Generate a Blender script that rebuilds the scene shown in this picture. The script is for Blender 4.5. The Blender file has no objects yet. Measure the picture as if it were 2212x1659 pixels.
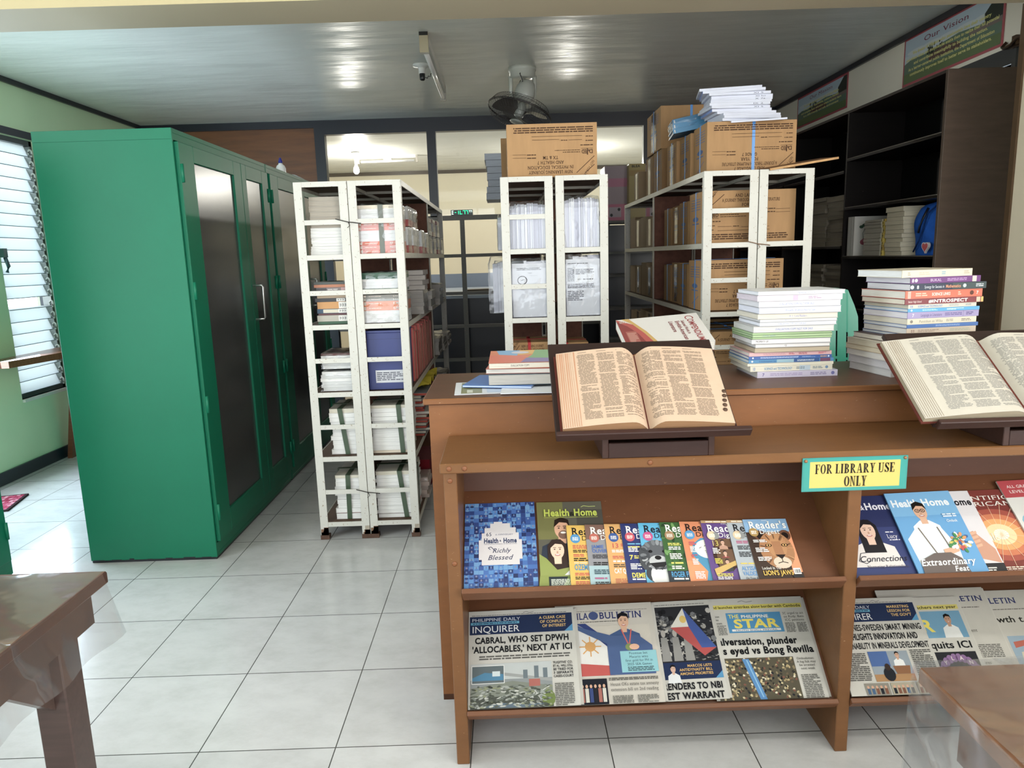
# Library reading room: newspaper rack and counter in front, white steel book racks behind.
import bpy, math, random
from mathutils import Vector, Matrix, Euler

sc = bpy.context.scene
COL = sc.collection
R = random.Random(11)
rad = math.radians

# ------------------------------------------------------------------ camera, world, lights, exposure
cam_d = bpy.data.cameras.new('camera')
cam = bpy.data.objects.new('camera', cam_d)
COL.objects.link(cam)
_p, _y, _r = .1763, .0053, -.0308
_f = Vector((math.sin(_y) * math.cos(_p), math.cos(_y) * math.cos(_p), -math.sin(_p)))
_rt = Vector((math.cos(_y), -math.sin(_y), 0))
_up = _rt.cross(_f)
_rt, _up = math.cos(_r) * _rt + math.sin(_r) * _up, -math.sin(_r) * _rt + math.cos(_r) * _up
cam.matrix_world = Matrix(((_rt.x, _up.x, -_f.x, 0), (_rt.y, _up.y, -_f.y, 0), (_rt.z, _up.z, -_f.z, 1.40), (0, 0, 0, 1)))
cam_d.sensor_fit = 'HORIZONTAL'
cam_d.sensor_width = 36
cam_d.lens = 1541 * 36 / 2212
cam_d.clip_start = .02
sc.camera = cam

w = bpy.data.worlds.new('sky')
sc.world = w
w.use_nodes = True
bg = w.node_tree.nodes['Background']
bg.inputs[0].default_value = (.80, .90, 1, 1)
bg.inputs[1].default_value = 4.2


def area(name, loc, to, sx, sy, watts, col):
    d = bpy.data.lights.new(name, 'AREA')
    d.shape = 'RECTANGLE'
    d.size, d.size_y, d.energy, d.color = sx, sy, watts, col
    o = bpy.data.objects.new(name, d)
    COL.objects.link(o)
    o.location = loc
    o.rotation_euler = (Vector(to) - Vector(loc)).to_track_quat('-Z', 'Z').to_euler()
    return o


# daylight through the windows of the room: one beside the camera on the left wall, two in the wall behind it, one on the right
area('daylight_left', (-3.32, 1.5, 1.45), (0, 1.9, 1.35), 2.3, 1.7, 70, (.84, .92, 1))
area('daylight_door', (-3.36, 4.0, 1.05), (0, 3.75, 1.35), 1.05, 2.0, 88, (.66, .82, 1))
area('daylight_behind', (-.6, -2.9, 1.55), (.1, 3, 2.3), 4.4, 1.9, 84, (1, .98, .96))
area('daylight_right', (2.55, -.6, 1.6), (-.6, 1.9, 2.1), 2.2, 1.7, 112, (1, .97, .92))
# unseen fill lights added overhead in the front half of the room
for k in (-1.1, 1.0):
    area('overhead_fill', (k, .55, 2.66), (k, .56, 0), 1.2, .12, 12, (1, .97, .93))

sc.view_settings.view_transform = 'Standard'
sc.view_settings.look = 'None'
sc.view_settings.exposure = -.10
sc.view_settings.gamma = 1
sc.view_settings.use_curve_mapping = False
cy = sc.cycles
cy.use_denoising = True
cy.max_bounces = 8
cy.diffuse_bounces = 4
cy.glossy_bounces = 4
cy.transmission_bounces = 6
cy.transparent_max_bounces = 16
cy.caustics_reflective = False
cy.caustics_refractive = False
cy.sample_clamp_indirect = 6


# ------------------------------------------------------------------ colour and materials
def L(h):
    h = h.lstrip('#')
    out = []
    for i in (0, 2, 4):
        c = int(h[i:i + 2], 16) / 255
        out.append(c / 12.92 if c <= .04045 else ((c + .055) / 1.055) ** 2.4)
    return (out[0], out[1], out[2], 1)


MATS = {}


def nodes(name):
    m = bpy.data.materials.new(name)
    m.use_nodes = True
    nt = m.node_tree
    b = nt.nodes['Principled BSDF']
    MATS[name] = m
    return m, nt, b


def N(nt, kind, **kw):
    n = nt.nodes.new(kind)
    for k, v in kw.items():
        if k.startswith('i_'):
            n.inputs[k[2:].replace('_', ' ')].default_value = v
        else:
            setattr(n, k, v)
    return n


def ramp(nt, src, stops):
    r = nt.nodes.new('ShaderNodeValToRGB')
    e = r.color_ramp.elements
    while len(e) < len(stops):
        e.new(.5)
    for i, (p, c) in enumerate(stops):
        e[i].position = p
        e[i].color = c if len(c) == 4 else (*c, 1)
    nt.links.new(src, r.inputs[0])
    return r


def mixc(nt, fac, a, b, mode='MIX'):
    m = nt.nodes.new('ShaderNodeMix')
    m.data_type = 'RGBA'
    m.blend_type = mode
    for sock, v in ((m.inputs[0], fac), (m.inputs[6], a), (m.inputs[7], b)):
        if hasattr(v, 'is_linked'):
            nt.links.new(v, sock)
        else:
            sock.default_value = v
    return m.outputs[2]


def coords(nt, scale=(1, 1, 1), rot=(0, 0, 0)):
    tc = nt.nodes.new('ShaderNodeTexCoord')
    mp = nt.nodes.new('ShaderNodeMapping')
    mp.inputs['Scale'].default_value = scale
    mp.inputs['Rotation'].default_value = rot
    nt.links.new(tc.outputs['Object'], mp.inputs[0])
    return mp.outputs[0]


def noise(nt, scale, vec, detail=4, rough=.6):
    n = N(nt, 'ShaderNodeTexNoise')
    n.inputs['Scale'].default_value = scale
    n.inputs['Detail'].default_value = detail
    n.inputs['Roughness'].default_value = rough
    nt.links.new(vec, n.inputs['Vector'])
    return n.outputs['Fac']


def bump(nt, b, h, strength, dist=.002):
    n = N(nt, 'ShaderNodeBump')
    n.inputs['Strength'].default_value = strength
    n.inputs['Distance'].default_value = dist
    nt.links.new(h, n.inputs['Height'])
    nt.links.new(n.outputs[0], b.inputs['Normal'])


def attr(nt):
    a = N(nt, 'ShaderNodeAttribute')
    a.attribute_name = 'Col'
    return a.outputs['Color']


def pmat(name, rough=.6, metallic=0, spec=.5, mott=0, mscale=6, stretch=(1, 1, 1), bmp=0, bscale=60, coat=0, fleck=None):
    """a paint or paper whose colour is the object's own colour attribute, with a little mottling"""
    m, nt, b = nodes(name)
    c = attr(nt)
    if name in ('print', 'gloss', 'news'):   # printing inks, a little faded
        hs = N(nt, 'ShaderNodeHueSaturation')
        hs.inputs['Saturation'].default_value = .86
        hs.inputs['Value'].default_value = .84
        nt.links.new(c, hs.inputs['Color'])
        c = hs.outputs[0]
    v = coords(nt, stretch)
    if mott:
        r = ramp(nt, noise(nt, mscale, v), [(.25, (1 - mott,) * 3), (.75, (1 + mott * .3,) * 3)])
        c = mixc(nt, 1, c, r.outputs[0], 'MULTIPLY')
    if fleck:
        r = ramp(nt, noise(nt, fleck[0], v, 3, .7), [(fleck[1], (0, 0, 0)), (fleck[1] + .03, (1, 1, 1))])
        c = mixc(nt, r.outputs[0], c, L(fleck[2]))
    nt.links.new(c, b.inputs['Base Color'])
    b.inputs['Roughness'].default_value = rough
    b.inputs['Metallic'].default_value = metallic
    b.inputs['Specular IOR Level'].default_value = spec
    b.inputs['Coat Weight'].default_value = coat
    b.inputs['Coat Roughness'].default_value = .12
    if bmp:
        bump(nt, b, noise(nt, bscale, v), bmp)
    return m


pmat('matte', .75, mott=.10, mscale=14)
pmat('print', .38, spec=.4)
pmat('gloss', .22, spec=.5)
pmat('news', .85, spec=.15, mott=.06, mscale=22)
pmat('pages', .85, spec=.15, mott=.30, mscale=3, stretch=(4, 4, 260))
pmat('pages_side', .85, spec=.15, mott=.16, mscale=3, stretch=(260, 4, 4))
pmat('pages_deep', .85, spec=.15, mott=.16, mscale=3, stretch=(4, 260, 4))
pmat('steel', .42, spec=.45, mott=.06, mscale=9, fleck=(70, .63, '#93836f'))
pmat('rust', .8, mott=.5, mscale=40, bmp=.6)
pmat('metal', .35, metallic=.85, mott=.1)
pmat('greensteel', .42, spec=.35, mott=.10, mscale=2.2)
pmat('carton', .72, spec=.25, mott=.12, mscale=5, stretch=(6, 6, 1), bmp=.12, bscale=9)
pmat('cloth', .9, spec=.1, mott=.15, mscale=30, bmp=.5, bscale=40)
pmat('plastic', .32, spec=.5, mott=.04)
pmat('brownpaint', .40, spec=.30, mott=.16, mscale=7, stretch=(1, 3, 3), bmp=.10, bscale=22, fleck=(45, .70, '#94765c'))
pmat('darkwood', .45, spec=.22, mott=.25, mscale=5, stretch=(1, 6, 6), bmp=.12, bscale=30, fleck=(30, .73, '#a08c7c'))
pmat('tablewood', .3, spec=.4, mott=.3, mscale=5, stretch=(1, 14, 14), coat=.1)
pmat('board', .6, spec=.25, mott=.3, mscale=4, stretch=(8, 1, 8))
pmat('wall', .6, spec=.3, mott=.05, mscale=1.6, bmp=.05, bscale=30)

# foil / shrink film on packs of books, drawn tight over them
m, nt, b = nodes('film')
tr = N(nt, 'ShaderNodeBsdfTransparent')
gl = N(nt, 'ShaderNodeBsdfGlossy')
gl.inputs['Roughness'].default_value = .12
mx = N(nt, 'ShaderNodeMixShader')
lw = N(nt, 'ShaderNodeLayerWeight')
lw.inputs[0].default_value = .35
rr = ramp(nt, lw.outputs['Facing'], [(0, (.05,) * 3), (1, (.42,) * 3)])
nt.links.new(rr.outputs[0], mx.inputs[0])
nt.links.new(tr.outputs[0], mx.inputs[1])
nt.links.new(gl.outputs[0], mx.inputs[2])
tr.inputs[0].default_value = (.95, .96, .97, 1)
v = coords(nt, (1, 1, 1))
bn = N(nt, 'ShaderNodeBump')
bn.inputs['Strength'].default_value = .35
bn.inputs['Distance'].default_value = .008
nt.links.new(noise(nt, 14, v, 2, .5), bn.inputs['Height'])
nt.links.new(bn.outputs[0], gl.inputs['Normal'])
nt.links.new(bn.outputs[0], lw.inputs['Normal'])
nt.links.new(mx.outputs[0], nt.nodes['Material Output'].inputs[0])

# loose plastic sheets on the tables: clear, slightly milky, creased
m, nt, b = nodes('table_film')
tr = N(nt, 'ShaderNodeBsdfTransparent')
tr.inputs[0].default_value = (.93, .94, .95, 1)
gl = N(nt, 'ShaderNodeBsdfGlossy')
gl.inputs['Roughness'].default_value = .10
df = N(nt, 'ShaderNodeBsdfDiffuse')
df.inputs[0].default_value = (.85, .87, .9, 1)
m1 = N(nt, 'ShaderNodeMixShader')
m1.inputs[0].default_value = .035
nt.links.new(tr.outputs[0], m1.inputs[1])
nt.links.new(df.outputs[0], m1.inputs[2])
mx = N(nt, 'ShaderNodeMixShader')
lw = N(nt, 'ShaderNodeLayerWeight')
lw.inputs[0].default_value = .3
rr = ramp(nt, lw.outputs['Facing'], [(0, (.06,) * 3), (1, (.5,) * 3)])
nt.links.new(rr.outputs[0], mx.inputs[0])
nt.links.new(m1.outputs[0], mx.inputs[1])
nt.links.new(gl.outputs[0], mx.inputs[2])
v = coords(nt, (1, 1, 1))
n1 = noise(nt, 3.2, v, 3, .5)
q1 = N(nt, 'ShaderNodeMath', operation='SUBTRACT')
q1.inputs[1].default_value = .5
nt.links.new(n1, q1.inputs[0])
q2 = N(nt, 'ShaderNodeMath', operation='ABSOLUTE')
nt.links.new(q1.outputs[0], q2.inputs[0])
q3 = N(nt, 'ShaderNodeMath', operation='POWER')
q3.inputs[1].default_value = .5
nt.links.new(q2.outputs[0], q3.inputs[0])
bn = N(nt, 'ShaderNodeBump')
bn.inputs['Strength'].default_value = .5
bn.inputs['Distance'].default_value = .018
nt.links.new(q3.outputs[0], bn.inputs['Height'])
nt.links.new(bn.outputs[0], gl.inputs['Normal'])
nt.links.new(bn.outputs[0], lw.inputs['Normal'])
nt.links.new(mx.outputs[0], nt.nodes['Material Output'].inputs[0])

# clear window glass
m, nt, b = nodes('glass')
tr = N(nt, 'ShaderNodeBsdfTransparent')
tr.inputs[0].default_value = (.96, .97, .97, 1)
gl = N(nt, 'ShaderNodeBsdfGlossy')
gl.inputs['Roughness'].default_value = .02
mx = N(nt, 'ShaderNodeMixShader')
fr = N(nt, 'ShaderNodeFresnel')
fr.inputs[0].default_value = 1.35
nt.links.new(fr.outputs[0], mx.inputs[0])
nt.links.new(tr.outputs[0], mx.inputs[1])
nt.links.new(gl.outputs[0], mx.inputs[2])
nt.links.new(mx.outputs[0], nt.nodes['Material Output'].inputs[0])

# frosted louvre glass: daylight passes through, scattered
m, nt, b = nodes('frosted')
tl = N(nt, 'ShaderNodeBsdfTranslucent')
tl.inputs[0].default_value = (.92, .96, .98, 1)
df = N(nt, 'ShaderNodeBsdfDiffuse')
df.inputs[0].default_value = (.85, .88, .88, 1)
mx = N(nt, 'ShaderNodeMixShader')
mx.inputs[0].default_value = .3
nt.links.new(tl.outputs[0], mx.inputs[1])
nt.links.new(df.outputs[0], mx.inputs[2])
nt.links.new(mx.outputs[0], nt.nodes['Material Output'].inputs[0])

# smoky glazing of the cabinet doors
m, nt, b = nodes('smoked')
v = coords(nt)
rr = ramp(nt, noise(nt, 2.2, v, 3), [(.3, L('#3a3c3b')), (.7, L('#454644'))])
nt.links.new(rr.outputs[0], b.inputs['Base Color'])
b.inputs['Roughness'].default_value = .24
b.inputs['Specular IOR Level'].default_value = .8
bump(nt, b, noise(nt, 1.6, v, 1), .03, .01)

# floor tiles: glazed off-white, 40 cm, thin dark joints
m, nt, b = nodes('tiles')
tc = N(nt, 'ShaderNodeTexCoord')
sx = N(nt, 'ShaderNodeSeparateXYZ')
nt.links.new(tc.outputs['Object'], sx.inputs[0])


def math_(nt, op, a, bb=None, cc=None):
    n = N(nt, 'ShaderNodeMath', operation=op)
    for i, v in enumerate((a, bb, cc)):
        if v is None:
            continue
        if hasattr(v, 'is_linked'):
            nt.links.new(v, n.inputs[i])
        else:
            n.inputs[i].default_value = v
    return n.outputs[0]


gs, ids = [], []
for ax, off in ((0, -1.3396), (1, 1.8778)):
    q = math_(nt, 'DIVIDE', math_(nt, 'SUBTRACT', sx.outputs[ax], off), .4)
    fr_ = math_(nt, 'FRACT', q)
    d = math_(nt, 'ABSOLUTE', math_(nt, 'SUBTRACT', fr_, .5))
    gs.append(math_(nt, 'GREATER_THAN', d, .5 - .0042))
    ids.append(math_(nt, 'FLOOR', q))
g = math_(nt, 'MAXIMUM', gs[0], gs[1])
v = coords(nt, (1.0, 1.6, 1), (0, 0, .5))
rr = ramp(nt, noise(nt, 5.5, v, 7, .7), [(.3, L('#b9b8b6')), (.55, L('#c6c5c4')), (.8, L('#cdccca'))])
wn = N(nt, 'ShaderNodeTexWhiteNoise', noise_dimensions='2D')
cb = N(nt, 'ShaderNodeCombineXYZ')
nt.links.new(ids[0], cb.inputs[0])
nt.links.new(ids[1], cb.inputs[1])
nt.links.new(cb.outputs[0], wn.inputs['Vector'])
tv = ramp(nt, wn.outputs['Value'], [(0, (.94,) * 3), (1, (1.0,) * 3)])
c = mixc(nt, 1, rr.outputs[0], tv.outputs[0], 'MULTIPLY')
c = mixc(nt, g, c, L('#4a4845'))
nt.links.new(c, b.inputs['Base Color'])
b.inputs['Roughness'].default_value = .16
b.inputs['Specular IOR Level'].default_value = .45
hh = math_(nt, 'SUBTRACT', math_(nt, 'MULTIPLY', noise(nt, 5, v, 2), .25), g)
bump(nt, b, hh, .25, .0015)

# ceiling: plywood sheets under gloss paint, gently wavy
m, nt, b = nodes('ceiling_paint')
v = coords(nt, (1, 2.6, 1))
v2 = coords(nt, (1, 6, 1))
rr = ramp(nt, noise(nt, 1.3, v, 4), [(.3, L('#e0e1d9')), (.7, L('#e8e8e0'))])
nt.links.new(rr.outputs[0], b.inputs['Base Color'])
b.inputs['Roughness'].default_value = .34
b.inputs['Specular IOR Level'].default_value = .6
hm = math_(nt, 'ADD', noise(nt, .9, v, 2), math_(nt, 'MULTIPLY', noise(nt, 3.5, v2, 3), .12))
bump(nt, b, hm, .8, .03)

# plywood partition
m, nt, b = nodes('plywood')
v = coords(nt, (1, 1, 9))
rr = ramp(nt, noise(nt, 2.5, v, 5), [(.25, L('#5c3c28')), (.5, L('#74492c')), (.8, L('#835533'))])
nt.links.new(rr.outputs[0], b.inputs['Base Color'])
b.inputs['Roughness'].default_value = .42

# lit things
for nm, colr, st in (('bulb_glow', (1, .97, .92, 1), 60.), ('led_green', (.02, .9, .35, 1), 3.0), ('led_white', (.8, 1, .9, 1), 1.6)):
    m, nt, b = nodes(nm)
    b.inputs['Base Color'].default_value = colr
    b.inputs['Emission Color'].default_value = colr
    b.inputs['Emission Strength'].default_value = st


# ------------------------------------------------------------------ glyphs of the built-in font, read once
GL = {}
CHARS = "ABCDEFGHIJKLMNOPQRSTUVWXYZabcdefghijklmnopqrstuvwxyz0123456789.,:;'#&-/()!?+`"


def read_font():
    cu = bpy.data.curves.new('glyphs', 'FONT')
    ob = bpy.data.objects.new('glyphs', cu)
    COL.objects.link(ob)
    cu.resolution_u = 3
    dg = bpy.context.evaluated_depsgraph_get()

    def get(s):
        cu.body = s
        dg.update()
        me = bpy.data.meshes.new_from_object(ob.evaluated_get(dg))
        vs = [(p.co.x, p.co.y) for p in me.vertices]
        fs = [tuple(p.vertices) for p in me.polygons]
        bpy.data.meshes.remove(me)
        return vs, fs
    for style, off in (('n', 0), ('b', .018), ('x', .034)):
        cu.offset = off
        for ch in CHARS:
            vs, fs = get(ch)
            if style == 'n':
                v2, _ = get(ch + ch)
                adv = max(p[0] for p in v2) - max(p[0] for p in vs)
            else:
                adv = GL[('n', ch)][2] + off * 1.1
            GL[(style, ch)] = (vs, fs, adv)
    for style, base, sw, sh in (('s', 'n', .05, .035), ('S', 'b', .062, .048)):
        for ch in CHARS:
            vs, fs, adv = GL[(base, ch)]
            vs, fs = list(vs), list(fs)
            if ch.isalpha():
                cnt = {}
                for f in fs:
                    for a, b_ in zip(f, f[1:] + f[:1]):
                        k = (min(a, b_), max(a, b_))
                        cnt[k] = cnt.get(k, 0) + 1
                top = max(p[1] for p in vs)
                for (a, b_), n_ in cnt.items():
                    if n_ != 1:
                        continue
                    (x0, y0), (x1, y1) = vs[a], vs[b_]
                    if abs(y0 - y1) > .004 or not .03 < abs(x1 - x0) < .24:
                        continue
                    lo = abs(y0) < .03
                    hi = abs(y0 - top) < .03 or abs(y0 - .52) < .05
                    if not (lo or hi):
                        continue
                    xa, xb = min(x0, x1) - sw, max(x0, x1) + sw
                    ya, yb = (y0, y0 + sh) if lo else (y0 - sh, y0)
                    k = len(vs)
                    vs += [(xa, ya), (xb, ya), (xb, yb), (xa, yb)]
                    fs.append((k, k + 1, k + 2, k + 3))
            GL[(style, ch)] = (vs, fs, adv + sw * .6)
    bpy.data.objects.remove(ob)
    bpy.data.curves.remove(cu)


read_font()


# ------------------------------------------------------------------ mesh builder
class MB:
    def __init__(s):
        s.v, s.f, s.m, s.c, s.s = [], [], [], [], []
        s.T = Matrix.Identity(4)

    def add(s, vs, fs, mat, col, smooth=False):
        k = len(s.v)
        c = L(col) if isinstance(col, str) else col
        s.v += [s.T @ Vector(p) for p in vs]
        for f in fs:
            s.f.append(tuple(k + i for i in f))
            s.m.append(mat)
            s.c.append(c)
            s.s.append(smooth)
        return s

    def box(s, x0, x1, y0, y1, z0, z1, mat, col, **fc):
        vs = [(x0, y0, z0), (x1, y0, z0), (x1, y1, z0), (x0, y1, z0), (x0, y0, z1), (x1, y0, z1), (x1, y1, z1), (x0, y1, z1)]
        fs = {'dn': (3, 2, 1, 0), 'up': (4, 5, 6, 7), 'fr': (0, 1, 5, 4), 'rt': (1, 2, 6, 5), 'bk': (2, 3, 7, 6), 'lf': (3, 0, 4, 7)}
        k = len(s.v)
        s.add(vs, [], mat, col)
        for n, f in fs.items():
            mm, cc = mat, col
            if n in fc:
                mm, cc = fc[n] if isinstance(fc[n], tuple) and len(fc[n]) == 2 else (mat, fc[n])
            s.f.append(tuple(k + i for i in f))
            s.m.append(mm)
            s.c.append(L(cc) if isinstance(cc, str) else cc)
            s.s.append(False)
        return s

    def prism(s, pts, ext, mat, col):
        n = len(pts)
        e = Vector(ext)
        vs = [Vector(p) for p in pts] + [Vector(p) + e for p in pts]
        fs = [tuple(reversed(range(n))), tuple(range(n, 2 * n))] + [(i, (i + 1) % n, n + (i + 1) % n, n + i) for i in range(n)]
        return s.add(vs, fs, mat, col)

    def tube(s, path, r, mat, col, n=8, closed=False):
        path = [Vector(p) for p in path]
        rs = r if isinstance(r, (list, tuple)) else [r] * len(path)
        k = len(path)
        vs, fs = [], []
        for i, p in enumerate(path):
            a = path[(i - 1) % k] if (i > 0 or closed) else path[i]
            b_ = path[(i + 1) % k] if (i < k - 1 or closed) else path[i]
            t = (b_ - a).normalized()
            ref = Vector((0, 0, 1)) if abs(t.z) < .95 else Vector((1, 0, 0))
            u = t.cross(ref).normalized()
            w_ = t.cross(u)
            for j in range(n):
                an = 2 * math.pi * j / n
                vs.append(p + (u * math.cos(an) + w_ * math.sin(an)) * rs[i])
        for i in range(k if closed else k - 1):
            for j in range(n):
                a0, a1 = i * n + j, i * n + (j + 1) % n
                b0, b1 = ((i + 1) % k) * n + j, ((i + 1) % k) * n + (j + 1) % n
                fs.append((a0, b0, b1, a1))
        if not closed:
            fs.append(tuple(range(n)))
            fs.append(tuple(reversed(range((k - 1) * n, k * n))))
        return s.add(vs, fs, mat, col, True)

    def lathe(s, prof, o, mat, col, n=24, axis=None):
        """profile of (radius, height) turned about an axis through o"""
        q = Vector((0, 0, 1)).rotation_difference(Vector(axis or (0, 0, 1))).to_matrix()
        vs, fs = [], []
        for r_, h in prof:
            for j in range(n):
                an = 2 * math.pi * j / n
                vs.append(Vector(o) + q @ Vector((r_ * math.cos(an), r_ * math.sin(an), h)))
        for i in range(len(prof) - 1):
            for j in range(n):
                fs.append((i * n + j, i * n + (j + 1) % n, (i + 1) * n + (j + 1) % n, (i + 1) * n + j))
        fs.append(tuple(reversed(range(n))))
        fs.append(tuple(range((len(prof) - 1) * n, len(prof) * n)))
        return s.add(vs, fs, mat, col, True)

    def grid(s, fn, nu, nv, mat, col, smooth=True):
        vs = [fn(i / nu, j / nv) for i in range(nu + 1) for j in range(nv + 1)]
        fs = [(i * (nv + 1) + j, (i + 1) * (nv + 1) + j, (i + 1) * (nv + 1) + j + 1, i * (nv + 1) + j + 1) for i in range(nu) for j in range(nv)]
        return s.add(vs, fs, mat, col, smooth)

    def build(s, name, parent=None, loc=(0, 0, 0), rot=(0, 0, 0), bevel=0, M=None):
        me = bpy.data.meshes.new(name)
        me.from_pydata([tuple(p) for p in s.v], [], s.f)
        names = []
        for n in s.m:
            if n not in names:
                names.append(n)
        for n in names:
            me.materials.append(MATS[n])
        me.polygons.foreach_set('material_index', [names.index(n) for n in s.m])
        me.polygons.foreach_set('use_smooth', s.s)
        at = me.attributes.new('Col', 'FLOAT_COLOR', 'CORNER')
        buf = []
        for p, c in zip(me.polygons, s.c):
            buf += list(c) * p.loop_total
        at.data.foreach_set('color', buf)
        me.update()
        o = bpy.data.objects.new(name, me)
        COL.objects.link(o)
        if parent is not None:
            o.parent = parent
        if M is not None:
            o.matrix_basis = M
        else:
            o.location, o.rotation_euler = loc, rot
        if bevel:
            b_ = o.modifiers.new('edge', 'BEVEL')
            b_.width, b_.segments, b_.limit_method = bevel, 1, 'ANGLE'
        return o


class Cv:
    """flat printing on a face: origin, unit vectors along the line and up, all measured in metres (times k)"""

    def __init__(s, mb, o, ux, uy, mat='print', k=1., lift=.00007, start=1):
        s.mb, s.o = mb, Vector(o)
        s.ux, s.uy = Vector(ux).normalized(), Vector(uy).normalized()
        s.n = s.ux.cross(s.uy)
        s.mat, s.k, s.lift, s.lay = mat, k, lift, start

    def pt(s, x, y):
        return s.o + s.ux * (x * s.k) + s.uy * (y * s.k) + s.n * (s.lift * s.lay)

    def poly(s, pts, col, mat=None):
        s.lay += 1
        s.mb.add([s.pt(*p) for p in pts], [tuple(range(len(pts)))], mat or s.mat, col)

    def rect(s, x, y, w_, h, col, mat=None):
        s.poly([(x, y), (x + w_, y), (x + w_, y + h), (x, y + h)], col, mat)

    def ell(s, cx, cy_, rx, ry, col, n=18, rot=0, mat=None):
        c_, s_ = math.cos(rot), math.sin(rot)
        s.poly([(cx + rx * math.cos(a) * c_ - ry * math.sin(a) * s_, cy_ + rx * math.cos(a) * s_ + ry * math.sin(a) * c_)
                for a in (2 * math.pi * i / n for i in range(n))], col, mat)

    def line(s, pts, wd, col):
        s.lay += 1
        for (x0, y0), (x1, y1) in zip(pts, pts[1:]):
            d = Vector((x1 - x0, y1 - y0))
            if d.length < 1e-9:
                continue
            q = Vector((-d.y, d.x)).normalized() * wd / 2
            s.mb.add([s.pt(x0 + q.x, y0 + q.y), s.pt(x0 - q.x, y0 - q.y), s.pt(x1 - q.x, y1 - q.y), s.pt(x1 + q.x, y1 + q.y)], [(0, 1, 2, 3)], s.mat, col)

    def txt(s, x, y, h, text, col, st='n', al='l', w=None, shear=0, maxw=None):
        """h: cap height; w: stretch to this width; maxw: shrink when wider"""
        sz = h / .72
        tot = sum(GL[(st, c)][2] if c != ' ' else .32 for c in text)
        kx = 1.
        if w:
            kx = w / (tot * sz)
        elif maxw and tot * sz > maxw:
            kx = maxw / (tot * sz)
        wd = tot * sz * kx
        px = x - (wd / 2 if al == 'c' else wd if al == 'r' else 0)
        s.lay += 1
        for c in text:
            if c == ' ':
                px += .32 * sz * kx
                continue
            vs, fs, adv = GL[(st, c)]
            s.mb.add([s.pt(px + (a * kx + b_ * shear) * sz, y + b_ * sz) for a, b_ in vs], fs, s.mat, col)
            px += adv * sz * kx
        return wd

    def body(s, x, y, w_, h, n, col, fill=.55, gap=.12, rag=.0):
        """small running print: n lines of word-long dashes, far too small to read"""
        s.lay += 1
        lh = h / n
        for i in range(n):
            yy = y + h - (i + 1) * lh + lh * (1 - fill) / 2
            xx, end = x, x + w_ * (1 - (R.random() * .5 if R.random() < gap else R.random() * rag))
            while xx < end - lh * .6:
                ln = min(lh * R.uniform(1.0, 4.0), end - xx)
                s.mb.add([s.pt(xx, yy), s.pt(xx + ln, yy), s.pt(xx + ln, yy + lh * fill), s.pt(xx, yy + lh * fill)], [(0, 1, 2, 3)], s.mat, col)
                xx += ln + lh * .42


# ------------------------------------------------------------------ things, parts, labels
def tag(o, label, cat, group=None):
    o['label'], o['category'] = label, cat
    if group:
        o['group'] = group
    return o


def thing(name, label, cat, loc=(0, 0, 0), rz=0, group=None, M=None):
    o = bpy.data.objects.new(name, None)
    o.empty_display_size = .05
    COL.objects.link(o)
    if M is not None:
        o.matrix_basis = M
    else:
        o.location, o.rotation_euler = loc, (0, 0, rz)
    return tag(o, label, cat, group)


def struct(mb, name, **kw):
    o = mb.build(name, **kw)
    o['kind'] = 'structure'
    return o


def dup(root, loc, label, group=None, rz=None):
    r = root.copy()
    COL.objects.link(r)
    r.location = loc
    if rz is not None:
        r.rotation_euler = (0, 0, rz)
    r['label'] = label
    if group:
        r['group'] = group
    for ch in list(root.children):
        c_ = ch.copy()
        COL.objects.link(c_)
        c_.parent = r
        for g_ in ch.children:
            d_ = g_.copy()
            COL.objects.link(d_)
            d_.parent = c_
    return r


ORD = ['lowest', 'second from the bottom', 'third from the bottom', 'fourth from the bottom', 'fifth from the bottom', 'sixth from the bottom', 'seventh from the bottom', 'eighth from the bottom',
       'ninth from the bottom', 'tenth from the bottom', 'eleventh from the bottom', 'twelfth from the bottom', 'thirteenth from the bottom', 'fourteenth from the bottom', 'fifteenth from the bottom',
       'sixteenth from the bottom', 'seventeenth from the bottom', 'eighteenth from the bottom', 'nineteenth from the bottom', 'twentieth from the bottom']
NTH = ['first', 'second', 'third', 'fourth', 'fifth', 'sixth', 'seventh', 'eighth', 'ninth', 'tenth', 'eleventh', 'twelfth']


def frame(o, ux, uy):
    ux, uy = Vector(ux).normalized(), Vector(uy).normalized()
    n = ux.cross(uy)
    return Matrix(((ux.x, uy.x, n.x, o[0]), (ux.y, uy.y, n.y, o[1]), (ux.z, uy.z, n.z, o[2]), (0, 0, 0, 1)))
# ------------------------------------------------------------------ the room
XL, XR, YB, YF, ZC = -3.40, 2.62, 7.10, -3.0, 2.72
GREEN, CREAM, BLACK = '#d3e6c2', '#f2e9d8', '#20222b'

mb = MB().box(-3.6, 3.8, YF - .2, 11.5, -.12, 0, 'tiles', '#ffffff')
struct(mb, 'floor')
mb = MB().box(-3.6, 3.8, YF - .2, 11.5, ZC, ZC + .1, 'ceiling_paint', '#ffffff')
struct(mb, 'ceiling')


def wall_with_holes(mb, axis, p0, p1, a0, a1, holes, col):
    """wall slab between planes p0..p1 on an axis, running a0..a1, full height, with rectangular openings (a, b, z0, z1)"""
    def bx(a, b, z0, z1):
        if b - a < 1e-4 or z1 - z0 < 1e-4:
            return
        if axis == 'x':
            mb.box(p0, p1, a, b, z0, z1, 'wall', col)
        else:
            mb.box(a, b, p0, p1, z0, z1, 'wall', col)
    cur = a0
    for a, b, z0, z1 in sorted(holes):
        bx(cur, a, 0, ZC)
        bx(a, b, 0, z0)
        bx(a, b, z1, ZC)
        cur = b
    bx(cur, a1, 0, ZC)
    return mb


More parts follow.
